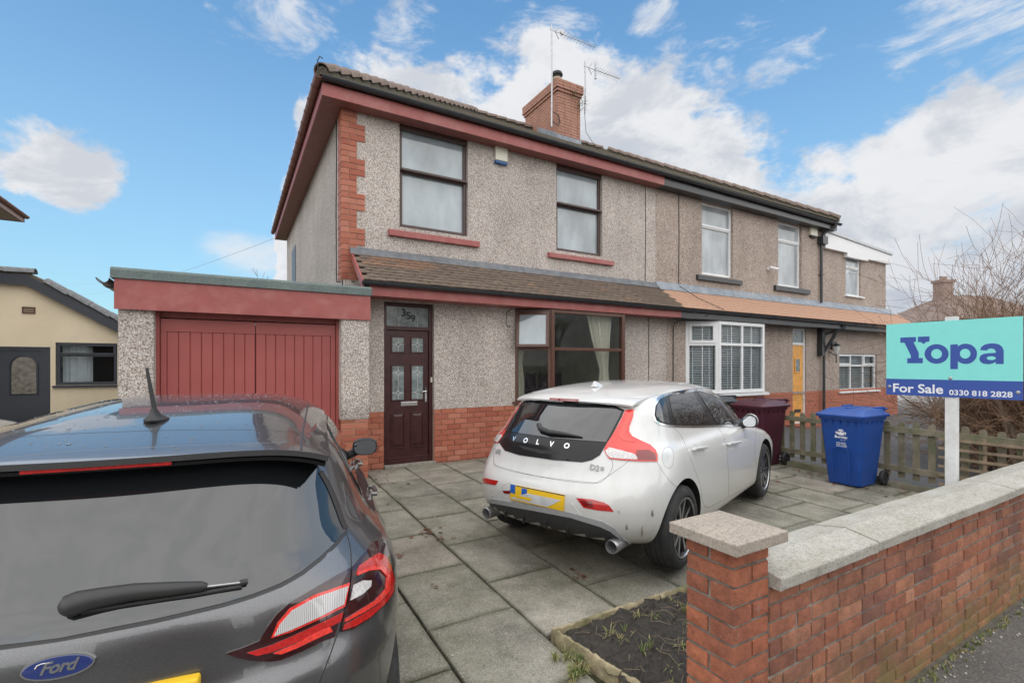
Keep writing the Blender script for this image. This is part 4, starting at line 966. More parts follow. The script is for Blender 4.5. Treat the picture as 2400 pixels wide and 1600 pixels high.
# two-storey house beyond the bungalow: only its eaves corner reaches the picture
N = thing('neighbouring_house', 'house corner with pinkish brown eaves boards at the left edge above the bungalow', 'house', (-8, 10, 0))
nx, ny, nz = -4.20, 15.42, 5.07
q = MB(); q.box(-12, nx-.44, 6, ny-.42, 0, nz); q.build('wall', m_peb2, N)
q = MB(); q.add([(nx, 5.6, nz+.12), (nx, ny, nz+.12), (-12.4, ny, nz+.12), (-12.4, 5.6, nz+.12), (-8.3, 9.6, nz+3.0), (-8.3, 11.4, nz+3.0)], [(0,1,5,4), (1,2,5), (2,3,4,5), (3,0,4)]); q.build('roof', m_tile3, N)
m_pink = plain('pinkish_soffit', (.40,.26,.24), .5, var=.1)
q = MB(); q.box(-12, nx-.02, ny-.07, ny-.05, nz-.06, nz+.11); q.box(nx-.05, nx-.03, 5.6, ny-.07, nz-.06, nz+.11); q.box(-12, nx-.06, ny-.44, ny-.07, nz-.05, nz-.035); q.box(nx-.46, nx-.06, 5.6, ny-.44, nz-.05, nz-.035); q.build('eaves_board', m_pink, N)
gutter('gutter', N, (nx, 5.6, nz+.10), (nx, ny, nz+.09), .056, mat=m_gbrown, out=(1,0,0))
# ------------------------------------------------------------------ ground, drive, pavement
def sheet(name, x0, x1, y0, y1, z, mat, zf=None, nx=1, ny=1, kind='structure', label=None):
    q = MB(); vs = []; 
    for j in range(ny+1):
        for i in range(nx+1):
            x, y = x0+(x1-x0)*i/nx, y0+(y1-y0)*j/ny; vs.append((x, y, (zf(x, y) if zf else z)))
    q.add(vs, [(j*(nx+1)+i, j*(nx+1)+i+1, (j+1)*(nx+1)+i+1, (j+1)*(nx+1)+i) for j in range(ny) for i in range(nx)])
    o = q.build(name, mat); o['kind'] = kind
    if label: o['label'] = label
    return o
m_ground = plain('rough_grass_ground', (.07,.08,.04), .95, var=.4, scale=3)
def asphalt(name, col, moss=0):
    m, nt, b = newmat(name); t = NT(nt); P = t.n('ShaderNodeNewGeometry').outputs['Position']
    c = t.mix(t.ramp(t.noise(1.3, 6, .6, P), [(.35, 0.0), (.7, 1.0)]), col, tuple(x*1.45 for x in col))
    v = t.voro(110, vec=P); sp = t.n('ShaderNodeSeparateColor'); t.link(v.outputs['Color'], sp.inputs[0])
    c = t.mix(1.0, c, t.ramp(sp.outputs[0], [(0, .6), (.7, .95), (.9, 1.0)]), 'MULTIPLY')
    c = t.mix(t.ramp(sp.outputs[1], [(.86, 0.0), (.97, .35)]), c, (.32, .30, .27))
    if moss: c = t.mix(t.math('MULTIPLY', t.ramp(t.noise(2.6, 7, .7, P), [(.52, 0.0), (.7, 1.0)]), moss), c, (.075, .085, .03))
    t.link(c, b.inputs['Base Color']); b.inputs['Roughness'].default_value = .8
    t.bump(b, v.outputs['Distance'], .5, .006); return m
m_pave = asphalt('pavement_asphalt', (.115,.108,.10)); m_road = asphalt('road_asphalt', (.05,.05,.052)); m_ndrive = asphalt('neighbour_drive_asphalt', (.085,.09,.10), .5)
sheet('ground', -900, 900, -900, 900, -.34, m_ground)
sheet('pavement', -60, 60, -1.3, 1.17, 0, m_pave)
sheet('road', -80, 80, -8.4, -1.42, -.05, m_road); sheet('opposite_pavement', -60, 60, -10.2, -8.5, .05, m_pave)
q = MB(); 
q.box(-60, 60, -1.42, -1.30, -.055, .004); k_ = q.build('kerb', m_mortar, bevel=.01); k_['kind'] = 'structure'
zf = lambda x, y: GZ(y)-.035
sheet('driveway', -3.2, 7.9, 1.17, 7.45, 0, None or plain('jointing_soil', (.035,.032,.02), .98, var=.5, scale=18, bump=.6, bscale=60, dirt=(.06,.08,.02), dirt_amt=.8, dirt_scale=7), zf, 1, 20)
DRV = bpy.data.objects['driveway']
# flagstones
def slabmat():
    m, nt, b = newmat('concrete_flag'); t = NT(nt); P = t.n('ShaderNodeNewGeometry').outputs['Position']
    base = t.ramp(t.rand(), [(0, (.33,.315,.265)), (.3, (.41,.385,.325)), (.6, (.29,.278,.232)), (.85, (.45,.42,.355)), (1, (.38,.335,.29))])
    st1 = t.ramp(t.noise(2.1, 8, .66, P), [(.36, .54), (.60, 1.0)])
    c = t.mix(1.0, base, st1, 'MULTIPLY')
    al = t.math('MULTIPLY', t.ramp(t.noise(1.5, 7, .7, P), [(.42, 0.0), (.66, 1.0)]), .45)
    sp = t.n('ShaderNodeSeparateXYZ'); t.link(P, sp.inputs[0])
    c = t.mix(al, c, (.10, .105, .045))
    c = t.mix(t.ramp(t.noise(11, 6, .7, P), [(.55, 0.0), (.75, .45)]), c, (.42, .41, .38))
    v = t.voro(170, vec=P); s2 = t.n('ShaderNodeSeparateColor'); t.link(v.outputs['Color'], s2.inputs[0])
    c = t.mix(1.0, c, t.ramp(s2.outputs[0], [(0, .55), (.4, .85), (1, 1.0)]), 'MULTIPLY')
    c = t.mix(t.ramp(s2.outputs[1], [(.9, 0.0), (1, .5)]), c, (.5, .48, .44))
    # green-black rims where water stands in the joints (object space, slab is 1 x 1 before scaling)
    o = t.n('ShaderNodeSeparateXYZ'); t.link(t.tc.outputs['Generated'], o.inputs[0])
    def rim(x): return t.math('ABSOLUTE', t.math('SUBTRACT', x, .5))
    e = t.math('MAXIMUM', rim(o.outputs[0]), rim(o.outputs[1])); e = t.math('ADD', e, t.math('MULTIPLY', t.math('SUBTRACT', t.noise(14, 5, .7, P), .5), .12))
    c = t.mix(t.math('MULTIPLY', t.ramp(e, [(.44, 0.0), (.50, 1.0)]), .45), c, (.055, .055, .028))
    t.link(c, b.inputs['Base Color']); b.inputs['Roughness'].default_value = .82; b.inputs['Specular IOR Level'].default_value = .3
    t.bump(b, t.math('ADD', t.noise(40, 6, .7, P), t.math('MULTIPLY', s2.outputs[0], .3)), .45, .006); return m
m_slab = slabmat()
def slab_mesh(k):
    rr = random.Random(k); m = MB(); n = 5; e = lambda: rr.uniform(-.006, .006); h = .02
    ring = []
    for i in range(n): ring.append((i/n, e()))
    for i in range(n): ring.append((1+e(), i/n))
    for i in range(n): ring.append((1-i/n, 1+e()))
    for i in range(n): ring.append((e(), 1-i/n))
    c = lambda p, s: (.5+(p[0]-.5)*s, .5+(p[1]-.5)*s)
    N = len(ring); vs = [(*p, -.05) for p in ring]+[(*p, -.008) for p in ring]+[(*c(p, .985), 0) for p in ring]
    m.add(vs, [(i, (i+1) % N, (i+1) % N+N, i+N) for i in range(N)]+[(i+N, (i+1) % N+N, (i+1) % N+2*N, i+2*N) for i in range(N)]+[tuple(range(2*N, 3*N))])
    return m.mesh('paving_slab', m_slab)
SM = [slab_mesh(k) for k in range(7)]
BEDX0, BEDX1, BEDY = 1.69, 6.6, 2.43
xs = [1.05+.622*k-.622*7 for k in range(19)]
for k in range(len(xs)-1):
    x0, x1 = xs[k], min(xs[k+1], 7.78)
    if x0 > 7.6: continue
    odd = (k-7) % 2
    ys = [2.48+(.0 if odd else .405)+.805*j for j in range(-2, 7)]
    for j in range(len(ys)-1):
        y0, y1 = max(ys[j], 1.19), min(ys[j+1], 7.36)
        if y1-y0 < .06: continue
        segs = [(x0, x1, y0, y1)]
        if x1 > BEDX0+.05 and x0 < BEDX1 and y0 < BEDY:
            if y1 <= BEDY+.06: continue
            segs = [(x0, x1, BEDY+.03, y1)]
        if x0 < -2.9: continue
        for a, b, c, d in segs:
            g_ = .007; me = random.choice(SM); zc = GZ(c)+.0
            tl_ = math.atan2(GZ(d)-GZ(c), d-c)
            inst('paving_slab', me, DRV, (a+g_, c+g_, zc+random.uniform(-.003, .003)), (tl_+random.uniform(-.003, .003), random.uniform(-.004, .004), random.uniform(-.003, .003)), (b-a-2*g_, d-c-2*g_, 1))
# moss and grit in the joints: tiny tufts
q = MB(); rr = random.Random(11)
def tuft(mb, p, n, h, spread, rr, w=.004, droop=.4):
    for _ in range(n):
        a = rr.uniform(0, 6.28); l = h*rr.uniform(.5, 1.1); s_ = spread*rr.random(); b_ = Vector((p[0]+math.cos(a)*s_*.4, p[1]+math.sin(a)*s_*.4, p[2]))
        d = Vector((math.cos(a), math.sin(a), 0)); side = Vector((-d.y, d.x, 0))*w; m1 = b_+d*s_*.5+Vector((0,0,l*.65)); t_ = b_+d*s_*1.2+Vector((0,0,l*(1-droop*rr.random())))
        mb.add([b_-side, b_+side, m1+side*.7, m1-side*.7, t_], [(0,1,2,3), (3,2,4)])
for k in range(len(xs)-1):
    for _ in range(160):
        y = rr.uniform(1.3, 7.2); 
        if rr.random() < .6 and .5+.5*math.sin(y*3+k*2) > rr.random(): tuft(q, (xs[k]+rr.gauss(0, .005), y, GZ(y)-.012), 3, .018, .012, rr, .0025)
for _ in range(900):
    k = rr.randrange(len(xs)-1); odd = (k-7) % 2; y = 2.48+(0 if odd else .405)+.805*rr.randrange(-1, 6); tuft(q, (xs[k]+rr.random()*.62, y+rr.gauss(0,.005), GZ(y)-.012), 3, .016, .012, rr, .0025)
m_moss = plain('joint_moss', (.11,.125,.035), .95, var=.5, scale=9)
o = q.build('joint_moss', m_moss); tag(o, 'thin moss and seedlings growing in the joints between the paving flags', 'moss'); o['kind'] = 'stuff'

# ------------------------------------------------------------------ flower bed
m_soil = None
def soilmat():
    m, nt, b = newmat('wet_soil'); t = NT(nt); P = t.n('ShaderNodeNewGeometry').outputs['Position']
    n1 = t.noise(22, 8, .7, P); c = t.ramp(n1, [(.3, (.012,.010,.008)), (.6, (.045,.036,.028)), (.8, (.09,.075,.055))])
    t.link(c, b.inputs['Base Color']); b.inputs['Roughness'].default_value = .62; t.bump(b, n1, .9, .02); return m
m_soil = soilmat()
from mathutils import noise as mnoise
zf = lambda x, y: .055+.03*mnoise.noise(Vector((x*5, y*5, 0)))+.028*mnoise.noise(Vector((x*13, y*13, 3)))+.012*mnoise.noise(Vector((x*34, y*34, 7)))
soil = sheet('soil_bed', BEDX0+.05, 7.6, 1.38, BEDY, 0, m_soil, zf, 260, 60)
m_kerb = plain('mossy_edging_stone', (.36,.30,.19), .95, var=.3, scale=16, bump=.6, bscale=70, dirt=(.09,.10,.03), dirt_amt=.8, dirt_scale=5)
ed = thing('bed_edging', 'low yellowish mossy concrete edging round the soil bed beside the brick pier', 'edging', (BEDX0, BEDY, .03))
def edging(x0, y0, x1, y1, w=.038, h=.078):
    L = math.hypot(x1-x0, y1-y0); a = math.atan2(y1-y0, x1-x0); n = 26; rr = random.Random(int(x0*100+y0*10)); vs = []
    for i in range(n+1):
        t = i/n*L; k = lambda s=.006: rr.uniform(-s, s)
        vs += [(t, -w/2+k(.003), -.05), (t, -w/2+k(), h*.75+k()), (t, -w*.25, h+k(.007)), (t, w*.25, h+k(.007)), (t, w/2+k(), h*.75+k()), (t, w/2, -.05)]
    m = MB(); m.add(vs, [(6*i+j, 6*i+6+j, 6*i+7+j, 6*i+1+j) for i in range(n) for j in range(5)]+[tuple(range(5, -1, -1)), tuple(range(6*n, 6*n+6))])
    M = Matrix.Translation((x0, y0, 0)) @ Matrix.Rotation(a, 4, 'Z'); m.v = [tuple(M @ Vector(p)) for p in m.v]; m.build('edging_stone', m_kerb, ed, smooth=True)
x = BEDX0
for L in (.92, .9, .92, .9, .9): edging(x, BEDY+.0, x+L-.01, BEDY+random.uniform(-.006,.006)); x += L
edging(BEDX0+.02, BEDY-.03, 1.775, 1.92); edging(1.777, 1.91, 1.86, 1.42)
q = MB(); rr = random.Random(4)
for _ in range(46): tuft(q, (rr.uniform(1.85, 3.2), rr.uniform(1.5, 2.36), .05), rr.randrange(6, 18), rr.uniform(.03, .085), .05, rr, .004, .8)
for _ in range(10): tuft(q, (1.60+rr.gauss(0,.05), 2.12+rr.gauss(0,.10), .02), 26, .07, .06, rr, .003, .8)
for _ in range(60): 
    y = rr.uniform(1.45, 2.4); tuft(q, (1.72+(2.42-y)*.14+rr.gauss(0,.02), y, .03), 4, .03, .02, rr, .003)
def gmat(name, cols):
    m, nt, b = newmat(name); t = NT(nt); P = t.n('ShaderNodeNewGeometry').outputs['Position']
    t.link(t.ramp(t.noise(14, 3, .6, P), [(.3+.4*i/(len(cols)-1), c) for i, c in enumerate(cols)]), b.inputs['Base Color']); b.inputs['Roughness'].default_value = .8; return m
m_grass = gmat('weed_leaves', [(.08,.14,.03), (.20,.24,.08), (.36,.30,.15), (.12,.17,.05)])
o = q.build('weeds', m_grass); tag(o, 'small green weeds and straw coloured tufts growing in and beside the soil bed', 'weeds'); o['kind'] = 'stuff'
q = MB()
for _ in range(120):
    x, y = rr.uniform(1.85, 3.2), rr.uniform(1.45, 2.38); a = rr.uniform(0, 6.28); L = rr.uniform(.04, .16); z = zf(x, y)+.012
    q.tube([(x, y, z), (x+math.cos(a)*L*.5, y+math.sin(a)*L*.5, z+rr.uniform(.0, .03)), (x+math.cos(a)*L, y+math.sin(a)*L, z+.005)], .0015, 4)
o = q.build('dead_stalks', plain('straw', (.26,.20,.13), .9, var=.4, scale=9)); tag(o, 'dry twigs and straw lying on the dark soil bed', 'twigs'); o['kind'] = 'stuff'
# leaf litter
q = MB()
def leaf(mb, x, y, z, s):
    a = rr.uniform(0, 6.28); M = Matrix.Translation((x, y, z)) @ Matrix.Rotation(a, 4, 'Z') @ Matrix.Rotation(rr.uniform(-.4, .4), 4, 'X')
    p = [(-1,0,0), (-.3,.5,.25), (.5,.45,.2), (1,0,.1), (.5,-.45,.2), (-.3,-.5,.25), (0,0,-.02)]
    mb.add([M @ (Vector(v)*s) for v in p], [(0,1,6), (1,2,6), (2,3,6), (3,4,6), (4,5,6), (5,0,6)])
for cx, cy, n, sg in ((1.63, 4.55, 12, .07), (1.69, 4.28, 8, .05), (1.25, 4.1, 4, .03), (2.35, 3.02, 8, .05), (7.2, 5.0, 30, .22), (7.5, 4.1, 50, .25), (7.6, 3.0, 30, .25), (1.3, 3.4, 2, .02), (7.5, 2.5, 40, .3), (3.4, 2.55, 10, .3), (1.7, 6.6, 14, .3)):
    for _ in range(n):
        x, y = cx+rr.gauss(0, sg), cy+rr.gauss(0, sg)
        if x < 7.8: leaf(q, x, y, GZ(y)+.010, rr.uniform(.014, .032))
o = q.build('fallen_leaves', plain('rotting_leaf', (.15,.065,.04), .9, var=.5, scale=11)); tag(o, 'brown rotting leaves scattered on the paving flags', 'leaves'); o['kind'] = 'stuff'
q = MB()
for _ in range(420):
    if rr.random() < .5: x, y, z = rr.uniform(1.9, 7), 1.165-abs(rr.gauss(0, .09)), .003
    else: x, y = rr.uniform(-.4, 7.6), rr.uniform(1.4, 7.2); z = GZ(y)+.002
    s_ = rr.uniform(.003, .009); q.lathe([(0, -s_*.3), (s_, 0), (s_*.6, s_*.7), (0, s_*.8)], (x, y, z), 'z', 5)
o = q.build('grit', plain('pale_grit', (.42,.40,.36), .9, var=.4, scale=30)); tag(o, 'loose pale grit on the paving and along the wall foot', 'grit'); o['kind'] = 'stuff'

# ------------------------------------------------------------------ garden wall and gate pier
GW = thing('garden_wall', 'weathered red brick garden wall with pale stone coping along the pavement', 'wall', (3.5, 1.28, 0))
wx0, wx1, wy0, wy1, wz = 1.885, 7.6, 1.172, 1.39, .795
q = MB(); q.box(wx0, wx1, wy0+.007, wy1-.007, -.1, wz-.002); q.build('mortar_core', m_mortar_w, GW)
cnt = 0; st = MB()
def putw(x, z, L, H):
    global cnt
    z += .002*math.sin(x*5+z*20)
    if x < 5.4: lay(GW, m_spall if random.random() < .045 else m_brick2, x, wy0+random.uniform(-.003,.004), z, L, H, .1, jit=.001); cnt += 1
    else: lay_mesh(st, x, wy0, z, L, H, .1)
rr = random.Random(21)
nrow = 11; chh = .0743
for i in range(nrow):
    z = wz-.0743*(i+1); x = wx0-(.1075 if i % 2 else 0)-rr.random()*.04
    while x < wx1:
        L = .225 if rr.random() < .72 else .1125
        a, b = max(x, wx0), min(x+L, wx1)
        if b-a > .035: putw(a+.005, z+.005, b-a-.010, .0645)
        x += L
st.build('brickwork', m_brick2, GW, kind='stuff')
def copmat(name, a, b2):
    m, nt, b = newmat(name); t = NT(nt); P = t.n('ShaderNodeNewGeometry').outputs['Position']
    mp = t.n('ShaderNodeMapping'); mp.inputs['Scale'].default_value = (1, 2.2, 1); t.link(P, mp.inputs[0])
    c = t.mix(t.ramp(t.noise(4, 8, .7, mp.outputs[0]), [(.38, 0.0), (.66, 1.0)]), a, b2)
    c = t.mix(t.ramp(t.noise(26, 8, .75, mp.outputs[0]), [(.54, 0.0), (.74, .65)]), c, (.15,.14,.125))
    v = t.voro(140, vec=P); s2 = t.n('ShaderNodeSeparateColor'); t.link(v.outputs['Color'], s2.inputs[0])
    c = t.mix(1.0, c, t.ramp(s2.outputs[0], [(0, .68), (.5, .95), (1, 1.0)]), 'MULTIPLY')
    t.link(c, b.inputs['Base Color']); b.inputs['Roughness'].default_value = .9; b.inputs['Specular IOR Level'].default_value = .2
    t.bump(b, t.noise(60, 8, .75, P), .6, .006); return m
m_cop = copmat('lichened_coping', (.40,.38,.33), (.50,.49,.45)); m_cap = copmat('pier_cap_stone', (.44,.38,.32), (.36,.32,.28))
cx = [1.888, 2.70, 3.67, 4.64, 5.61, 6.58, 7.6]
for a, b in zip(cx, cx[1:]):
    q = MB(); n = 10; pr = [(1.128, 0), (1.126, .048), (1.132, .054), (1.275, .078), (1.428, .05), (1.43, 0)]
    rr2 = random.Random(int(a*10)); vs = []; dz_ = rr2.uniform(-.003, .003)
    for i in range(n+1):
        x = a+.004+(b-a-.008)*i/n; vs += [(x, y+rr2.uniform(-.0015, .0015), wz+z+dz_+rr2.uniform(-.0012, .0012)) for y, z in pr]
    k = 6; q.add(vs, [(k*i+j, k*i+k+j, k*i+k+(j+1) % k, k*i+(j+1) % k) for i in range(n) for j in range(k)]+[tuple(range(k-1, -1, -1)), tuple(range(k*n, k*n+k))]); q.build('coping_stone', m_cop, GW, bevel=.004)
q = MB(); q.box(wx0, wx1, wy0-.02, wy0+.02, -.06, .018); q.build('wall_footing', m_mortar_d, GW)
GP = thing('gate_pier', 'short red brick gate pier with a square stone cap at the wall end', 'pier', (1.774, 1.285, 0))
px0, px1, py0, py1 = 1.663, 1.883, 1.174, 1.40
q = MB(); q.box(px0+.007, px1-.002, py0+.007, py1-.007, -.1, .985); q.build('mortar_core', m_mortar_w, GP)
for i in range(14):
    z = .987-.0748*(i+1)+.006; H = .0645
    if i % 2 == 0:
        lay(GP, m_pier, px0, py0, z, .220, H, .107, jit=.0015); lay(GP, m_pier, px0+.0, py1-.107, z, .107, H, .22, face='x', jit=.0015)
    else:
        lay(GP, m_pier, px0, py0, z, py1-py0, H, .107, face='x', jit=.0015); lay(GP, m_pier, px0+.116, py0, z, .104, H, .2, jit=.0015)
q = MB(); c0, c1, c2, c3 = 1.605, 1.935, 1.122, 1.442; zc = .988
q.add([(c0,c2,zc),(c1,c2,zc),(c1,c3,zc),(c0,c3,zc),(c0,c2,zc+.045),(c1,c2,zc+.045),(c1,c3,zc+.045),(c0,c3,zc+.045),((c0+c1)/2,(c2+c3)/2,zc+.062)], [(3,2,1,0),(0,1,5,4),(1,2,6,5),(2,3,7,6),(3,0,4,7),(4,5,8),(5,6,8),(6,7,8),(7,4,8)]); q.build('pier_cap', m_cap, GP, bevel=.004)
q = MB(); rr = random.Random(9)
for _ in range(260):
    x = rr.uniform(1.9, 6.5); tuft(q, (x, 1.15-abs(rr.gauss(0,.03)), 0), 6, rr.uniform(.01,.035), .02, rr, .003)
o = q.build('pavement_weeds', m_grass); tag(o, 'moss and small weeds along the foot of the garden wall', 'weeds'); o['kind'] = 'stuff'

# ------------------------------------------------------------------ neighbour's drive, low kerb and picket fence
sheet('neighbour_drive', 8.06, 18.9, 1.4, 7.37, 0, m_ndrive, lambda x, y: GZ(y)-.03+.0, 1, 12)
sheet('bungalow_drive', -12, -3.2, 1.17, 11, .03, m_ndrive)
sheet('neighbour_side_drive', 18.9, 40, 1.4, 30, .08, m_ndrive, lambda x, y: GZ(min(y, 7.37))-.03-.26*max(0, min(1, (x-18.9)/1.6)), 40, 8)
m_wood = plain('weathered_green_timber', (.20,.175,.125), .9, var=.3, scale=7, bump=.5, bscale=60, dirt=(.10,.12,.055), dirt_amt=.85, dirt_scale=4)
m_wood2 = plain('weathered_brown_timber', (.27,.20,.14), .9, var=.3, scale=7, bump=.5, bscale=60, dirt=(.13,.12,.07), dirt_amt=.7, dirt_scale=4)
PF = thing('picket_fence', 'low weathered picket fence dividing the two drives behind the bins', 'fence', (7.9, 3.5, .1))
FX = 7.9
q = MB(); 
n = 30; vs = []
rr = random.Random(2)
for i in range(n+1):
    y = 1.42+(6.3-1.42)*i/n; g = GZ(y); vs += [(FX-.09+rr.uniform(-.02,.02), y, g-.04), (FX-.05, y, g+.06+rr.uniform(-.02,.02)), (FX+.06, y, g+.06+rr.uniform(-.02,.02)), (FX+.12, y, g-.04)]
q.add(vs, [(4*i+j, 4*i+4+j, 4*i+5+j, 4*i+1+j) for i in range(n) for j in range(3)]); q.build('base_kerb', plain('mossy_dark_kerb', (.17,.155,.115), .95, var=.3, scale=12, bump=.5, dirt=(.08,.09,.035), dirt_amt=.8), PF)
y = 6.2
def picket(y, x=FX-.0, top=.94, w=.075):
    z0 = GZ(y)+.12; q = MB(); top += rr.uniform(-.012, .012); h = w/2; t_ = top
    q.prism([(y-h, z0), (y+h, z0), (y+h, t_-.03), (y+h*.6, t_-.006), (y, t_), (y-h*.6, t_-.006), (y-h, t_-.03)], 'x', x+.02, x+.038); q.build('picket', m_wood, PF)
while y > 1.5: picket(y, top=.965-(6.2-y)*.012); y -= .166
for z in (.80, .27):
    q = MB(); q.add([(FX-.022, 6.25, z+.01), (FX+.019, 6.25, z+.01), (FX+.019, 6.25, z+.085), (FX-.022, 6.25, z+.085), (FX-.022, 1.45, z-.045), (FX+.019, 1.45, z-.045), (FX+.019, 1.45, z+.03), (FX-.022, 1.45, z+.03)], [(0,1,2,3),(7,6,5,4),(0,4,5,1),(1,5,6,2),(2,6,7,3),(3,7,4,0)]); q.build('rail', m_wood, PF)
for y in (1.55, 3.55, 5.6): q = MB(); q.box(FX+.04, FX+.115, y-.04, y+.04, GZ(y)-.05, .93); q.build('post', m_wood, PF, bevel=.005)
TP = thing('trellis_panel', 'low brown lattice panel leaning along the picket fence beside the sign post', 'trellis', (7.82, 1.95, .05))
for i in range(6):
    z = .16+i*.115; q = MB(); q.box(FX-.062, FX-.046, 1.46, 2.62, z, z+.032); q.build('slat', m_wood2, TP)
for i in range(4):
    yy_ = 1.50+i*.34; q = MB(); q.box(FX-.044, FX-.030, yy_-.016, yy_+.016, .12, .80); q.build('upright', m_wood2, TP)

# ------------------------------------------------------------------ wheelie bins
def bin_mat(name, col): return plain(name, col, .42, var=.12, scale=6, spec=.4, dirt=tuple(x*.6+.02 for x in col), dirt_amt=.4, dirt_scale=5)
def rrect(x0, x1, y0, y1, r, n=4):
    out = []
    for cx, cy, a0 in ((x1-r, y1-r, 0), (x0+r, y1-r, 90), (x0+r, y0+r, 180), (x1-r, y0+r, 270)):
        for i in range(n+1): a = R(a0+90*i/n); out.append((cx+math.cos(a)*r, cy+math.sin(a)*r))
    return out
def loft(mb, rings, cap0=True, cap1=True):
    n = len(rings[0]); vs = [p for r in rings for p in r]
    mb.add(vs, [(k*n+i, k*n+(i+1) % n, (k+1)*n+(i+1) % n, (k+1)*n+i) for k in range(len(rings)-1) for i in range(n)]+([tuple(range(n-1, -1, -1))] if cap0 else [])+([tuple((len(rings)-1)*n+i for i in range(n))] if cap1 else []))
def wheelie(label, mat, loc, group, cat='wheelie bin'):
    """front faces local -x, wheels at +x"""
    t = thing('wheelie_bin', label, cat, loc, 0, group)
    q = MB(); rings = []
    for z, x0, x1, hw in ((.02, -.02, .43, .205), (.10, -.03, .45, .213), (.50, -.065, .49, .243), (.86, -.10, .53, .268), (.90, -.105, .535, .272), (.905, -.125, .555, .285), (.96, -.13, .56, .288)):
        rings.append([(x, y, z) for x, y in rrect(x0, x1, -hw, hw, .05)])
    loft(q, rings); b = q.build('body', mat, t, smooth=True); b.matrix_parent_inverse = Matrix(); 
    q = MB(); q.tube([(-.085, -.10, .10), (-.112, -.10, .48), (-.113, -.085, .52), (-.115, 0, .54), (-.113, .085, .52), (-.112, .10, .48), (-.085, .10, .10)], .009, 6); o = q.build('front_rib', mat, b, smooth=True); o.matrix_parent_inverse = Matrix()
    for i in range(5): q = MB(); y = -.19+i*.095; q.prism([(-.135, .90), (-.10, .90), (-.092, .82)], 'y', y-.006, y+.006); o = q.build('gusset', mat, b); o.matrix_parent_inverse = Matrix()
    for i in range(4): q = MB(); x = .02+i*.13; q.prism([(-.290, .90), (-.262, .90), (-.256, .82)], 'x', x-.006, x+.006); o = q.build('gusset', mat, b); o.matrix_parent_inverse = Matrix()
    q = MB(); rings = []
    for z, x0, x1, hw in ((.945, -.165, .60, .305), (.975, -.17, .61, .31), (.99, -.15, .60, .30), (1.005, -.12, .57, .27), (1.04, .0, .55, .25), (1.055, .05, .53, .23), (1.058, .08, .50, .20)):
        rings.append([(x, y, z) for x, y in rrect(x0, x1, -hw, hw, .055)])
    loft(q, rings); l = q.build('lid', mat, t, smooth=True); l.matrix_parent_inverse = Matrix()
    q = MB(); q.box(.40, .62, -.23, -.17, 1.0, 1.075); q.box(.40, .62, .17, .23, 1.0, 1.075); q.tube([(.61, -.26, 1.045), (.61, .26, 1.045)], .017, 8); q.box(.06, .34, -.03, .03, 1.05, 1.068); o = q.build('lid_handle', mat, l, bevel=.008); o.matrix_parent_inverse = Matrix()
    q = MB(); q.tube([(.50, -.27, .10), (.50, .27, .10)], .012, 8); o = q.build('axle', m_blackm, t); o.matrix_parent_inverse = Matrix()
    for s_ in (-1, 1):
        q = MB(); q.lathe([(0,-.022),(.06,-.022),(.062,-.026),(.095,-.024),(.10,-.016),(.10,.016),(.095,.024),(.062,.026),(.06,.016),(.02,.016),(.018,.03),(0,.03)], (.50, s_*.262, .10), (0, s_, 0), 22)
        o = q.build('wheel', m_blackm, t, smooth=True); o.matrix_parent_inverse = Matrix()
    return t
BINS = 'wheelie bins by the picket fence'
bb = wheelie('blue wheelie bin with a white council crest standing by the picket fence', bin_mat('blue_hdpe', (.012,.065,.30)), (7.29, 3.46, GZ(3.4)), BINS)
mbn = wheelie('maroon wheelie bin with a blue snowflake sticker beyond the white car', bin_mat('maroon_hdpe', (.065,.012,.026)), (7.34, 4.86, GZ(4.8)), BINS)
wheelie('dark grey wheelie bin behind the maroon one, against the bay window', bin_mat('grey_hdpe', (.03,.034,.04)), (7.22, 5.72, GZ(5.6)), BINS)
m_print = plain('white_print', (.80,.82,.85), .5, var=.02)
def fit(name, body, quad, mat, parent, bold=.02, local=None, axis='-x', depth=0.0, shear=0, spacing=1.0):
    """text stretched to (u0,u1,v0,v1) on a plane facing -x (u = y from left to right = decreasing y)"""
    me = text_mesh(body, 1, extrude=.0, bold=bold, shear=shear, spacing=spacing); xs_ = [v.co.x for v in me.vertices]; ys_ = [v.co.y for v in me.vertices]
    a, b, c, d = min(xs_), max(xs_), min(ys_), max(ys_); y0_, y1_, z0_, z1_ = quad
    for v in me.vertices:
        u = (v.co.x-a)/(b-a); w_ = (v.co.y-c)/(d-c); v.co = (depth-v.co.z, y0_+(y1_-y0_)*u, z0_+(z1_-z0_)*w_)
    me.materials.clear(); me.materials.append(mat); o = bpy.data.objects.new(name, me); COL.objects.link(o); adopt(o, parent, local=True); return o
bbody = [c for c in bb.children if c.name.startswith('body')][0]
def xf(z): return -.118-.0005 if z > .9 else (-.065-(z-.5)/.36*.035)-.0025
# crest and wording on the blue bin front
q = MB(); 
def flat(pts, y0_=0): q.add([(xf(z), y+y0_, z) for y, z in pts], [tuple(range(len(pts)))])
flat([(.045,.745),(.05,.72),(.03,.70),(0,.695),(-.03,.70),(-.05,.72),(-.045,.745),(-.02,.735),(0,.75),(.02,.735)])
flat([(.03,.752),(.035,.775),(.02,.765),(.01,.785),(-.002,.768),(-.015,.79),(-.02,.765),(-.04,.772),(-.03,.752)])
flat([(.06,.75),(.068,.73),(.058,.705),(.05,.70),(.055,.72),(.05,.74)]); flat([(-.06,.75),(-.068,.73),(-.058,.705),(-.05,.70),(-.055,.72),(-.05,.74)])
q.m = 0; o = q.build('crest', m_print, bbody); o.matrix_parent_inverse = Matrix()
fit('wording', 'Burnley', (.078, -.082, .645, .690), m_print, bbody, .03, depth=xf(.665))
fit('wording', '.gov.uk', (.010, -.055, .628, .641), m_print, bbody, .01, depth=xf(.635))
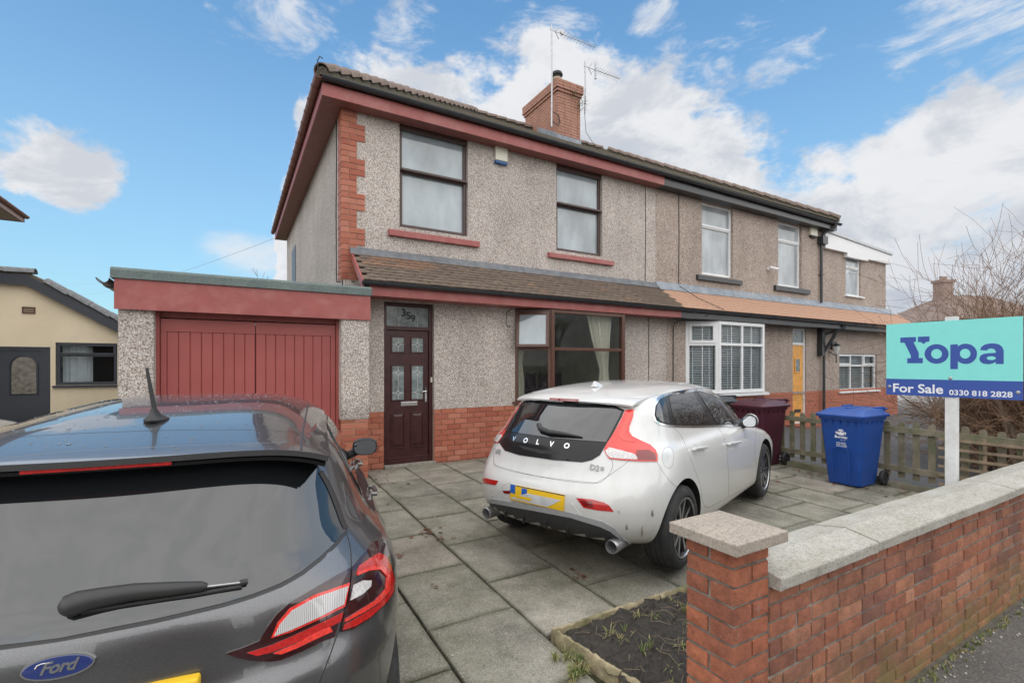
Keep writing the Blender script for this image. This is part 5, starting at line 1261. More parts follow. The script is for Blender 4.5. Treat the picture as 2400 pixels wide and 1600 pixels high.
for i, s_ in enumerate(('OUR TOWN,', 'OUR TURN,', 'OUR PLANET')): fit('wording', s_, (.065, -.060 if i < 2 else -.072, .582-i*.022, .598-i*.022), m_print, bbody, .03, depth=xf(.58))
mbody = [c for c in mbn.children if c.name.startswith('body')][0]
q = MB(); cy_, cz_ = .07, .70
for k in range(6):
    a = R(60*k+15); d = Vector((0, math.cos(a), math.sin(a))); c_ = Vector((xf(.7)-.001, cy_, cz_)); q.tube([c_, c_+d*.085], .006, 4)
    for t_ in (.45, .72): 
        for s_ in (-1, 1): e = Vector((0, math.cos(a+s_*.9), math.sin(a+s_*.9))); q.tube([c_+d*.085*t_, c_+d*.085*t_+e*.03], .005, 4)
o = q.build('snowflake_sticker', plain('pale_blue_vinyl', (.08,.35,.68), .5), mbody); o.matrix_parent_inverse = Matrix()

# ------------------------------------------------------------------ for-sale board
SX = 4.78
def sy(zx): r = (1800+zx*.29340-1200)/1128; return SX*(.8660254-.5*r)/(.5+.8660254*r)
def sp_(zx, zy):
    y = sy(zx); r = (600+zx*.2934)/1128; return (y, 1.70-(700+zy*.2934-855)/1128*(y/(.8660254-.5*r)))
SG = thing('for_sale_sign', 'aqua and blue estate agent board on a white post behind the garden wall', 'sign', (SX, 1.52, .05))
m_aqua = plain('aqua_print', (.24,.76,.72), .45, var=.02); m_navy = plain('royal_blue_print', (.035,.085,.36), .45, var=.02)
SY0, SY1 = sy(945), sy(2036); SZ0, SZ1 = 1.452, 2.042
zb_ = (sp_(945, 632)[1]+sp_(2036, 665)[1])/2
q = MB(); q.box(SX, SX+.008, SY1, SY0, zb_, SZ1); board = q.build('board', m_aqua, SG)
q = MB(); q.box(SX-.0006, SX+.008, SY1, SY0, SZ0, zb_-.0004); q.build('blue_band', m_navy, SG)
q = MB(); q.box(SX+.009, SX+.065, 1.49, 1.56, 0, SZ1+.03); q.build('post', plain('white_painted_timber', (.72,.73,.73), .55, var=.06, scale=8, dirt=(.35,.34,.30), dirt_amt=.35, dirt_scale=9), SG, bevel=.003)
def letter(pts, mat=m_navy, d=.0008, name='letter'):
    m_ = MB(); P = [sp_(*p) for p in pts]; m_.add([(SX-d, y, z) for y, z in P], [tuple(range(len(P)))]); return m_.build(name, mat, board)
def ell(cx, cy, rx, ry, n=40): return [(cx+math.cos(2*math.pi*i/n)*rx, cy+math.sin(2*math.pi*i/n)*ry) for i in range(n)]
letter([(1057,310),(1182,305),(1182,343),(1163,346),(1205,432),(1205,473),(1237,472),(1237,514),(1112,514),(1112,475),(1141,474),(1141,452),(1090,350),(1057,351)])
letter([(1198,303),(1290,300),(1290,341),(1266,343),(1243,361),(1220,345),(1198,346)])
letter(ell(1347,440,96,78)); letter(ell(1347,440,43,39), m_aqua, .0016, 'counter')
letter(ell(1580,439,90,81), d=.0010); letter([(1457,366),(1517,362),(1517,561),(1457,561)], d=.0013); letter(ell(1576,438,42,39), m_aqua, .0019, 'counter')
letter([(1883,521),(1820,520),(1818,503),(1795,516),(1765,522),(1722,518),(1697,503),(1688,480),(1696,455),(1722,440),(1762,434),(1820,431),(1817,411),(1800,399),(1778,396),(1757,402),(1748,413),(1694,409),(1706,382),(1733,365),(1770,356),(1810,356),(1848,365),(1872,385),(1883,415)])
letter(ell(1784,474,36,15), m_aqua, .0016, 'counter')
a_, b_ = sp_(1000, 680), sp_(1398, 745)
fit('lettering', 'For Sale', (sy(1000), sy(1400), VZ(1200+0, 855, 1) if False else sp_(1200, 752)[1], sp_(1200, 680)[1]), m_print, SG, .020, depth=0)
bpy.data.objects['lettering'].location.x = -.0014
fit('lettering', '0330 818 2828', (sy(1447), sy(1955), sp_(1700, 778)[1], sp_(1700, 734)[1]), m_print, SG, .018, depth=0)
for o in list(SG.children):
    if o.name.startswith('lettering'):
        o.location = (-.0014, -1.52, -.05)
for zx, zy in ((970, 700), (1997, 748), (1456, 634)):
    y, z = sp_(zx, zy); q = MB(); q.lathe([(0,.004),(.006,.004),(.012,.001),(.013,0)], (SX-.0005, y, z), (-1,0,0), 12); q.build('screw', m_steel, board)

# ------------------------------------------------------------------ bare shrub, hedge mass, trees, distant houses
XMIN = -1e9
def branches(mb, p, d, L, r, depth, rr, up=.12, kids=(3, 5), wob=.22, minr=.0022, sides=4, spread=.75):
    n = 4 if depth > 0 else 3; pts = [Vector(p)]; rs = [r]; d = Vector(d).normalized()
    for i in range(n):
        d = (d+Vector((rr.gauss(0, wob), rr.gauss(0, wob), rr.gauss(0, wob)+up))*.5).normalized(); pts.append(pts[-1]+d*L/n); rs.append(max(minr, r*(1-.75*(i+1)/n)))
        if pts[-1].x < XMIN: d.x = abs(d.x)+.3; pts[-1].x = XMIN+.05
    mb.tube(pts, rs, sides if r > .006 else 3, caps=False)
    if depth > 0:
        for _ in range(rr.randint(*kids)):
            k = rr.randrange(1, n+1); q0 = pts[k-1].lerp(pts[k], rr.random()); a = Vector((rr.gauss(0,1), rr.gauss(0,1), rr.gauss(0,1)+.2)).normalized()
            dd_ = ((pts[k]-pts[k-1]).normalized()+a*spread).normalized()
            branches(mb, q0, dd_, L*rr.uniform(.38, .68), max(minr, rs[k]*.62), depth-1, rr, up, kids, wob, minr, sides, spread)
m_twig = gmat('tan_twig', [(.17,.095,.055), (.27,.16,.095), (.12,.07,.045), (.31,.20,.125)])
rr = random.Random(33)
SH = thing('bare_shrub', 'large leafless tan shrub spreading behind the for-sale board and picket fence', 'shrub', (10, 2.5, .05))
q = MB()
XMIN = 8.35
for i in range(165):
    bx, by = 11.2+rr.gauss(0, .65), 2.25+rr.gauss(0, .38)
    an = rr.uniform(0, 6.28); lean_ = rr.uniform(.2, 1.5)
    dx_, dy_ = math.cos(an)*lean_, math.sin(an)*lean_
    branches(q, (bx, by, .05), (dx_, dy_, 1), rr.uniform(1.0, 2.3), rr.uniform(.008, .014), 2, rr, -.04, (7, 11), .30, .0026, 4, .95)
for i in range(26):
    an = rr.uniform(0, 6.28); lean_ = rr.uniform(.1, .7)
    branches(q, (11.0+rr.gauss(0, .7), 2.4+rr.gauss(0, .4), .05), (math.cos(an)*lean_, math.sin(an)*lean_, 1), rr.uniform(2.2, 3.1), .013, 2, rr, .0, (9, 13), .36, .0026, 4, .9)
q.build('twigs', m_twig, SH, kind='stuff')
q = MB()
for i in range(16):
    bx, by = 10.3+rr.gauss(0, .5), 2.3+rr.gauss(0, .35); branches(q, (bx, by, 0), (rr.gauss(0,.35), rr.gauss(0,.35), 1), 2.0, .035, 0, rr)
q.build('stem', plain('shrub_bark', (.16,.12,.09), .9, var=.3), SH)
q = MB()
for i in range(34):
    bx, by = 13.2+rr.gauss(0, 1.0), 2.7+rr.gauss(0, .35)
    branches(q, (bx, by, .05), (rr.gauss(0,.5), rr.gauss(0,.5), 1), rr.uniform(1.2, 1.9), rr.uniform(.009, .016), 2, rr, .05, (5, 8), .22, .005, 3, .8)
XMIN = -1e9
SH2 = thing('bare_shrub', 'lower leafless shrub further back beside the neighbouring asphalt drive', 'shrub', (12.6, 3.2, .05)); q.build('twigs', m_twig, SH2, kind='stuff')
def bare_tree(label, loc, H, seed, mat, minr=.02, n=9):
    rr = random.Random(seed); t = thing('bare_tree', label, 'tree', loc); x, y, z = loc
    q = MB(); q.tube([(x, y, z), (x+.05*H*.2, y, z+H*.2), (x, y+.02*H, z+H*.45)], [H*.022, H*.017, H*.011], 8); q.build('trunk', mat, t, smooth=True)
    q = MB()
    for i in range(n): branches(q, (x, y, z+H*rr.uniform(.2, .45)), (rr.gauss(0,.6), rr.gauss(0,.6), 1), H*rr.uniform(.35,.55), H*.010, 3, rr, .08, (3, 5), .2, minr, 4, .7)
    q.build('crown', mat, t, kind='stuff'); return t
m_bark = plain('grey_bark', (.17,.14,.13), .95, var=.3)
r_ = (640-1200)/1128; tt = 34
bare_tree('distant leafless tree just left of the main house above the garage roof', ((.5+.866*r_)*tt, (.866-.5*r_)*tt, 0), 7.6, 3, m_bark, .012, 9)
bare_tree('leafless street tree across the road', (19, -13, 0), 8, 5, m_bark, .012, 9)
def far_house(label, cx, cy, w_, d_, he, hr, wallm, roofm, rz=0, chim=None, wins=(), cat='house'):
    t = thing('distant_house', label, cat, (cx, cy, 0), rz)
    def L(mb, name, mat, parent=t, **k): o = mb.build(name, mat, None, **k); o.parent = parent; return o
    q = MB(); q.box(-w_/2, w_/2, -d_/2, d_/2, -.4, he); L(q, 'wall', wallm)
    o = .35; q = MB(); q.add([(-w_/2-o,-d_/2-o,he), (w_/2+o,-d_/2-o,he), (w_/2+o,d_/2+o,he), (-w_/2-o,d_/2+o,he), (-w_/2+d_*.45,0,hr), (w_/2-d_*.45,0,hr)], [(0,1,5,4),(1,2,5),(2,3,4,5),(3,0,4),(3,2,1,0)]); rf = L(q, 'roof', roofm)
    if chim:
        q = MB(); cx_, cz_ = chim; q.box(cx_-.55, cx_+.55, -.45, .45, hr-1.2, cz_-.25); q.box(cx_-.65, cx_+.65, -.55, .55, cz_-.25, cz_); q.cyl((cx_-.2, 0, cz_), 'z', .14, .35, 10); q.cyl((cx_+.25, 0, cz_), 'z', .14, .35, 10); L(q, 'chimney', m_fchim)
    for x, z, a, b in wins:
        q = MB(); frame(q, x-a/2, x+a/2, z-b/2, z+b/2, -d_/2-.03, -d_/2+.05, .07); q.box(x-.03, x+.03, -d_/2-.025, -d_/2+.04, z-b/2+.07, z+b/2-.07); wf = L(q, 'window', m_white)
        q = MB(); q.box(x-a/2+.05, x+a/2-.05, -d_/2-.012, -d_/2+.02, z-b/2+.05, z+b/2-.05); L(q, 'pane', m_cglass, wf)
    return t
m_fchim = plain('far_chimney_brick', (.30,.22,.19), .9, var=.15)
r_ = .912; tt = 42; hx_, hy_ = (.5+.866*r_)*tt, (.866-.5*r_)*tt
far_house('distant brick house with a hipped roof and stack seen through the shrub', hx_+3.5, hy_, 12, 8, 5.4, 8.0, m_brick and plain('far_wall', (.36,.30,.26), .9, var=.1), plain('far_roof_tile', (.20,.15,.13), .9, var=.2, scale=1), R(-20), (-2.6, 9.3), [(-3, 4, 1.5, 1.3), (2, 4, 1.5, 1.3)])
m_fw = plain('far_brick', (.26,.13,.09), .9, var=.15, scale=2)
ow = [(x, z, 1.7, 1.3) for x in (-2.6, 2.6) for z in (1.5, 4.1)]
o1 = far_house('brick semi across the road directly behind the camera', -2, -19, 11, 8, 5.3, 8.2, m_fw, m_tile3, R(180), (0, 9.2), ow)
o2 = far_house('brick semi across the road to the right', 16, -22, 12, 8, 5.3, 8.4, m_fw, m_tile3, R(180), (0, 9.4), ow)
q = MB(); rr = random.Random(8)
for _ in range(5200):
    p = Vector((rr.uniform(3, 13), -11+rr.gauss(0, .35), rr.uniform(.1, 1.5))); d_ = Vector((rr.gauss(0,1), rr.gauss(0,1), rr.gauss(0,1))).normalized()*.09; e_ = d_.orthogonal().normalized()*.04; q.add([p, p+d_*.5+e_, p+d_, p+d_*.5-e_], [(0,1,2,3)])
o = q.build('hedge', plain('privet_leaf', (.05,.075,.03), .8, var=.4)); tag(o, 'clipped dark hedge across the road', 'hedge'); o['kind'] = 'stuff'
# overhead wires
def wire(name, label, a, b, sag, r=.018):
    q = MB(); a, b = Vector(a), Vector(b); q.tube([a.lerp(b, i/16)-Vector((0,0,sag*4*(i/16)*(1-i/16))) for i in range(17)], r, 4); tag(q.build(name, m_steel), label, 'wire')
def at(px, py, t): r = (px-1200)/1128; return ((.5+.866*r)*t, (.866-.5*r)*t, 1.7-(py-855)/1128*t)
wire('overhead_wire', 'thin overhead wire running left from the far corner of the main house', at(662, 551, 15), at(120, 690, 42), .7, .006)
wire('overhead_wire', 'faint lower wire in the sky between bungalow roof and garage', at(560, 640, 40), at(20, 668, 60), .3, .007)
# ------------------------------------------------------------------ cars: ring-lofted bodies, parts laid onto the body surface
def catmull(P, t):
    n = len(P)-1; k = min(int(t), n-1); u = t-k
    a, b, c, d = P[max(k-1, 0)], P[k], P[k+1], P[min(k+2, n)]
    return [ .5*((2*b[i])+(-a[i]+c[i])*u+(2*a[i]-5*b[i]+4*c[i]-d[i])*u*u+(-a[i]+3*b[i]-3*c[i]+d[i])*u*u*u) for i in range(len(a))]
def lerp_tab(tab, x):
    if x <= tab[0][0]: return tab[0][1]
    P = [(a, b) for a, b in tab]
    for k in range(len(tab)-1):
        if x <= tab[k+1][0]:
            x0, y0 = tab[k]; x1, y1 = tab[k+1]
            m0 = (y1-tab[k-1][1])/(x1-tab[k-1][0]) if k > 0 else (y1-y0)/(x1-x0); m1 = (tab[k+2][1]-y0)/(tab[k+2][0]-x0) if k+2 < len(tab) else (y1-y0)/(x1-x0)
            h = x1-x0; t = (x-x0)/h
            return (2*t**3-3*t*t+1)*y0+(t**3-2*t*t+t)*h*m0+(-2*t**3+3*t*t)*y1+(t**3-t*t)*h*m1
    return tab[-1][1]
def ring_pt(r, s):
    zr, zs, zf, xr, Lr, nr, w_, xf, Lf, nf = r
    if s < .45:
        f = s/.45*math.pi/2; y = w_*max(0, math.sin(f))**(2/nr); x = xr+Lr*(1-max(0, math.cos(f))**(2/nr)); k = (x-xr)/Lr; z = zr+(zs-zr)*k
    elif s < .75:
        k = (s-.45)/.30; x = xr+Lr+(xf-Lf-xr-Lr)*k; y = w_; z = zs+(zf-zs)*max(0, k-.5)*1.0; 
    else:
        f = (1-s)/.25*math.pi/2; y = w_*max(0, math.sin(f))**(2/nf); x = xf-Lf*(1-max(0, math.cos(f))**(2/nf)); z0 = zs+(zf-zs)*.5; k = 1-(xf-x)/Lf; z = z0+(zf-z0)*k
    return (x, y, z)
def carbody(rings, sub=6, ns=110):
    rows = []; nr = len(rings)-1
    for k in range(nr*sub+1):
        r = catmull(rings, k/sub); rows.append(r)
    S_ = [i/ns for i in range(ns+1)]; q = MB(); loop = []
    rr_ = []
    for r in rows:
        half = [ring_pt(r, s) for s in S_]
        full = half+[(x, -y, z) for x, y, z in half[-2:0:-1]]
        rr_.append(full)
    loft(q, rr_); return q
def cyl_cut(x, y0, y1, z, r):
    q = MB(); q.cyl((x, y0, z), 'y', r, y1-y0, 48); return q
def px_dir(px, py):
    return Vector((.5, .8660254, 0))+Vector((.8660254, -.5, 0))*((px-1200)/1128)+Vector((0, 0, 1))*(-(py-855)/1128)
CAMP = Vector((0, 0, 1.70))
class Car:
    def __init__(s, name, label, loc, heading, scale, rings, wheels, wr, paint, under, group=None, arch=None, ns=110):
        s.root = thing(name, label, 'car', loc, R(90-heading), group); s.root.scale = (scale,)*3
        s.M = world_of(s.root); s.Mi = s.M.inverted(); s.paint = paint
        q = carbody(rings, ns=ns); me = q.mesh('body', [paint, under], smooth=False)
        o = bpy.data.objects.new('body', me); COL.objects.link(o); cut = []
        for x in wheels:
            for sg in (-1, 1):
                m = cyl_cut(x, .55 if sg > 0 else -1.2, 1.2 if sg > 0 else -.55, wr, arch or wr+.055).mesh('c', [paint, under]); 
                for p in m.polygons: p.material_index = 1
                c = bpy.data.objects.new('c', m); COL.objects.link(c); cut.append(c)
                b = o.modifiers.new('b', 'BOOLEAN'); b.operation = 'DIFFERENCE'; b.object = c; b.solver = 'EXACT'
        dg = bpy.context.evaluated_depsgraph_get(); dg.update(); m2 = bpy.data.meshes.new_from_object(o.evaluated_get(dg)); o.modifiers.clear(); o.data = m2; m2.name = 'body'
        for c in cut: bpy.data.objects.remove(c)
        m2.polygons.foreach_set('use_smooth', [True]*len(m2.polygons)); m2.set_sharp_from_angle(angle=R(42)); 
        o.parent = s.root; s.body = o; s.bvhs = [s.tree(o)]
    def tree(s, o):
        bm = bmesh.new(); bm.from_mesh(o.data); t = BVHTree.FromBMesh(bm); bm.free(); return t
    def part(s, mb, name, mat, smooth=True, parent=None, kind=None, bevel=0, mirror=False):
        if mirror:
            m2 = MB(); m2.v = [(x, -y, z) for x, y, z in mb.v]; m2.f = [tuple(reversed(f)) for f in mb.f]; m2.mi = list(mb.mi)
            o = m2.build(name, mat, None, smooth=smooth, bevel=bevel, kind=kind); o.parent = parent or s.root
        o = mb.build(name, mat, None, smooth=smooth, bevel=bevel, kind=kind); o.parent = parent or s.root; return o
    only = False
    def hit(s, px, py, off=.003):
        o = s.Mi @ CAMP; d = (s.Mi.to_3x3() @ px_dir(px, py)).normalized(); best = None
        for t in (s.bvhs[:1] if s.only else s.bvhs):
            l, n, i, ds = t.ray_cast(o, d)
            if l is not None and (best is None or ds < best[2]): best = (l, n, ds)
        if best is None: return None
        l, n, ds = best
        if n.dot(d) > 0: n = -n
        return l+n*off, n
    def side_hit(s, x, z, sg=-1, off=.003):
        l, n, i, ds = s.bvhs[0].ray_cast(Vector((x, sg*3, z)), Vector((0, -sg, 0)))
        if l is None: return None
        return l+n*off*(1 if n.y*sg > 0 else -1), n
    def rear_hit(s, y, z, off=.003):
        l, n, i, ds = s.bvhs[0].ray_cast(Vector((-3, y, z)), Vector((1, 0, 0)))
        if l is None: return None
        return l+n*off*(1 if n.x < 0 else -1), n
    def patch(s, poly, name, mat, caster='px', off=.003, step=None, mirror=False, parent=None, smooth=True, thick=.004, tf=None):
        """lay a polygon onto the body. poly in photo pixels, (x,z) side view or (y,z) rear view"""
        f = {'px': s.hit, 'side': s.side_hit, 'rear': s.rear_hit}[caster]
        if tf: poly = [tf(p) for p in poly]
        xs_, ys_ = [p[0] for p in poly], [p[1] for p in poly]
        if step is None: step = max(max(xs_)-min(xs_), max(ys_)-min(ys_))/34
        # resample the outline
        ol = []
        for a, b in zip(poly, poly[1:]+poly[:1]):
            n = max(1, int(math.hypot(b[0]-a[0], b[1]-a[1])/step)); ol += [Vector((a[0]+(b[0]-a[0])*i/n, a[1]+(b[1]-a[1])*i/n)) for i in range(n)]
        N = len(ol); inner = []
        y = min(ys_)+step/2; row = 0
        def inside(x, y):
            c = False
            for a, b in zip(ol, ol[1:]+ol[:1]):
                if (a.y > y) != (b.y > y) and x < (b.x-a.x)*(y-a.y)/(b.y-a.y)+a.x: c = not c
            return c
        while y < max(ys_):
            x = min(xs_)+(step/2 if row % 2 else 0)
            while x < max(xs_):
                if inside(x, y) and min((a.x-x)**2+(a.y-y)**2 for a in ol) > (step*.45)**2: inner.append(Vector((x, y)))
                x += step
            y += step*.87; row += 1
        res = delaunay_2d_cdt(ol+inner, [(i, (i+1) % N) for i in range(N)], [], 1, 1e-6)
        vs, fs = res[0], res[2]; P = []; Q = []
        for v in vs:
            h = f(v.x, v.y, off=off) if caster != 'side' else f(v.x, v.y, -1, off)
            P.append(h[0] if h else None); Q.append(h[0]-h[1]*(off+thick) if h else None)
        ok = [fa for fa in fs if all(P[i] is not None for i in fa)]
        # drop faces that bridge depth jumps
        ok = [fa for fa in ok if max((P[fa[i]]-P[fa[i-1]]).length for i in range(3)) < .25]
        q = MB(); mp = {}; 
        for fa in ok:
            for i in fa:
                if i not in mp: mp[i] = len(q.v); q.v.append(tuple(P[i]))
        for fa in ok: q.f.append(tuple(mp[i] for i in fa)); q.mi.append(0)
        # skirt round the rim so the piece has thickness
        from collections import Counter
        ec = Counter(); 
        for fa in ok:
            for i in range(3): ec[tuple(sorted((fa[i], fa[(i+1) % 3])))] += 1
        mq = {}
        for (a, b), c in ec.items():
            if c == 1:
                for i in (a, b):
                    if i not in mq: mq[i] = len(q.v); q.v.append(tuple(Q[i]))
                q.f.append((mp[a], mp[b], mq[b], mq[a])); q.mi.append(0)
        if not q.f: print('EMPTY PATCH', name); return None
        me = bpy.data.meshes.new(name); me.from_pydata(q.v, [], q.f); me.materials.append(mat)
        bm = bmesh.new(); bm.from_mesh(me); bmesh.ops.recalc_face_normals(bm, faces=bm.faces); bm.to_mesh(me); bm.free()
        if smooth: me.polygons.foreach_set('use_smooth', [True]*len(me.polygons)); me.set_sharp_from_angle(angle=R(50))
        o = bpy.data.objects.new(name, me); COL.objects.link(o); o.parent = parent or s.root
        if mirror:
            m2 = me.copy()
            for v in m2.vertices: v.co.y = -v.co.y
            m2.flip_normals(); o2 = bpy.data.objects.new(name, m2); COL.objects.link(o2); o2.parent = parent or s.root
        return o
    def line(s, pts, name='panel_gap', mat=None, r=.0022, caster='px', mirror=False, closed=False, tf=None, n=5, parent=None, off=0.0, smooth_n=6):
        f = {'px': s.hit, 'side': s.side_hit, 'rear': s.rear_hit}[caster]
        if tf: pts = [tf(p) for p in pts]
        P = [(p[0], p[1]) for p in pts]; 
        if closed: P = P+[P[0]]
        out = []
        for k in range(len(P)-1):
            for i in range(smooth_n): out.append(catmull(P, k+i/smooth_n))
        out.append(P[-1]); hp = []
        for p in out:
            h = f(p[0], p[1], off=off) if caster != 'side' else f(p[0], p[1], -1, off)
            if h and (not hp or ((h[0]-hp[-1]).length > .002 and (h[0]-hp[-1]).length < .4)): hp.append(h[0])
        if len(hp) < 2: print('EMPTY LINE', name, pts[0]); return
        q = MB(); q.tube(hp, r, n); return s.part(q, name, mat or m_blackm, mirror=mirror, parent=parent)
def tyre_profile(r, w, rim):
    return [(rim, -w*.42), (rim+.012, -w*.5), (rim+.05, -w*.52), (r-.02, -w*.47), (r-.004, -w*.40), (r, -w*.3), (r, -w*.23), (r-.006, -w*.22), (r-.006, -w*.19), (r, -w*.18), (r, -w*.02), (r-.006, -w*.01), (r-.006, w*.02), (r, w*.03), (r, w*.18), (r-.006, w*.19), (r-.006, w*.22), (r, w*.23), (r, w*.3), (r-.004, w*.4), (r-.02, w*.47), (r-.06, w*.52), (rim+.012, w*.5), (rim, w*.42)]
m_tyre = plain('tyre_rubber', (.022,.022,.023), .8, var=.25, scale=30, dirt=(.10,.095,.085), dirt_amt=.35, dirt_scale=8)
m_rimd = plain('dark_rim', (.030,.031,.034), .35, metal=.3, var=.1)
m_rim = plain('machined_rim', (.42,.43,.44), .3, metal=.9, var=.1)
def add_wheel(car, x, sg, r, w, rim, style):
    wz = Vector((x, sg*(car.track), r))
    q = MB(); q.lathe(tyre_profile(r, w, rim), wz, (0, sg, 0), 64); t = car.part(q, 'wheel', m_tyre)
    q = MB(); q.lathe([(rim+.006, w*.47), (rim-.002, w*.49), (rim-.008, w*.44), (rim-.022, w*.36), (rim-.03, -w*.3), (.05, -w*.3)], wz, (0, sg, 0), 64); car.part(q, 'rim', m_rim if style == 'light' else m_rimd, parent=t)
    q = MB()
    q2 = MB()
    M0 = Matrix.Translation(wz)
    for k in range(5):
        for tw in (-1, 1):
            a = 2*math.pi*k/5+tw*.16+.3; b_ = 2*math.pi*k/5+tw*.30+.3
            def P(ang, rad, out): return wz+Vector((math.cos(ang)*rad, sg*w*out, math.sin(ang)*rad))
            for mb_, o1, o2, wd in ((q, .30, .36, .026), (q2, .367, .402, .0105)):
                p0, p1 = P(a, .045, o1), P(b_, rim-.012, o2); d = (p1-p0).normalized(); sd = d.cross(Vector((0, 1, 0))).normalized()
                dn = Vector((0, -sg*.022, 0)) if mb_ is q else Vector((0, -sg*.004, 0))
                off = sd*0 if mb_ is q else sd*0
                vs = [p0-sd*wd+off, p0+sd*wd+off, p1+sd*wd*1.25+off, p1-sd*wd*1.25+off]; mb_.add(vs+[v+dn for v in vs], [(0,1,2,3),(7,6,5,4),(0,4,5,1),(1,5,6,2),(2,6,7,3),(3,7,4,0)])
    q.lathe([(0, w*.36), (.05, w*.36), (.055, w*.3), (.06, w*.1)], wz, (0, sg, 0), 20)
    q2.lathe([(rim-.001, w*.495), (rim-.012, w*.50), (rim-.016, w*.46)], wz, (0, sg, 0), 64)
    car.part(q, 'spoke', m_rimd, parent=t, smooth=False, kind='stuff')
    if style == 'two': car.part(q2, 'spoke_edge', m_rim, parent=t, smooth=False, kind='stuff')
    return t
def roof_shell(car, ztab, wtab, x0, x1, bow, crown, mat, thick=.03, lipthick=.012, name='roof', ns=28, nt=56, cp=2.6, fbow=.10, drop=.012):
    q = MB(); top, bot = [], []
    for j in range(nt+1):
        t = j/nt
        rt, rb = [], []
        for i in range(ns+1):
            s_ = -1+2*i/ns; s_ = math.copysign(1-(1-abs(s_))**1.5, s_)
            xa = x0+bow*abs(s_)**2.4; xb = x1-fbow*abs(s_)**2; x = xa+(xb-xa)*t; y = s_*lerp_tab(wtab, x); z = lerp_tab(ztab, x)-(lerp_tab(crown, x) if isinstance(crown, list) else crown)*abs(s_)**cp
            e = min(1, t*nt/3); z -= drop*(1-e)**2
            rt.append((x, y, z)); rb.append((x+.004*(1-e), y*.992, z-(lipthick+(thick-lipthick)*min(1, t*6))))
        top.append(rt); bot.append(rb)
    n = ns+1; vs = [p for r in top for p in r]+[p for r in bot for p in r]; B_ = n*(nt+1); fs = []
    for j in range(nt):
        for i in range(ns): fs.append((j*n+i, j*n+i+1, (j+1)*n+i+1, (j+1)*n+i)); fs.append((B_+j*n+i, B_+(j+1)*n+i, B_+(j+1)*n+i+1, B_+j*n+i+1))
        for i in (0, ns): fs.append((j*n+i, (j+1)*n+i, B_+(j+1)*n+i, B_+j*n+i))
    for j in (0, nt):
        for i in range(ns): fs.append((j*n+i, j*n+i+1, B_+j*n+i+1, B_+j*n+i))
    q.add(vs, fs); o = car.part(q, name, mat); car.bvhs.append(car.tree(o)); return o
def mirror_part(car, p, sg, mat, size=(.11, .20, .15)):
    """door mirror: rounded shell with glass facing rear"""
    x, y, z = p; a, b, c = size; q = MB(); n = 18; rings = []
    for k, (dx, sc) in enumerate(((0, .93), (.008, 1.0), (.04, .99), (.08, .86), (.105, .55), (.115, .12))):
        rings.append([(x+dx*a/.11, y+math.copysign(abs(math.cos(t))**.75, math.cos(t))*b/2*sc, z+math.copysign(abs(math.sin(t))**.75, math.sin(t))*c/2*sc) for t in [2*math.pi*i/n for i in range(n)]])
    loft(q, rings); m = car.part(q, 'door_mirror', mat)
    q = MB(); ring = [(x-.0015, y+math.copysign(abs(math.cos(t))**.75, math.cos(t))*b/2*.86, z+math.copysign(abs(math.sin(t))**.75, math.sin(t))*c/2*.86) for t in [2*math.pi*i/n for i in range(n)]]
    loft(q, [ring, [(X+.003, Y, Z) for X, Y, Z in ring]]); car.part(q, 'mirror_glass', m_mirror, parent=m, smooth=False)
    q = MB(); q.tube([(x+.05, y-sg*b*.35, z-c*.30), (x+.06, y-sg*(b*.5+.06), z-c*.62)], [.035, .028], 8); car.part(q, 'mirror_arm', m_blackm, parent=m)
m_mirror = plain('mirror_silver', (.5,.52,.54), .03, metal=1, var=0)
def lampmat(name, col, rough=.12, em=None):
    m, nt, b = newmat(name); t = NT(nt); b.inputs['Roughness'].default_value = rough; b.inputs['Coat Weight'].default_value = 1; b.inputs['Coat Roughness'].default_value = .02
    v = t.n('ShaderNodeTexBrick') if False else t.voro(90); c = t.mix(t.ramp(v.outputs['Distance'], [(.2, 0.0), (.8, 1.0)]), tuple(x*.8 for x in col), tuple(min(1, x*1.15) for x in col)); t.link(c, b.inputs['Base Color']); return m
m_lred = lampmat('red_lens', (.50,.016,.014)); m_ldark = lampmat('dark_red_lens', (.20,.008,.010)); m_lwhite = lampmat('clear_lens', (.62,.60,.60)); m_lbright = lampmat('bright_red_lens', (.80,.05,.035))
m_lsmoke = lampmat('smoked_lens', (.035,.008,.010)); m_orange = lampmat('orange_lens', (.75,.18,.04))
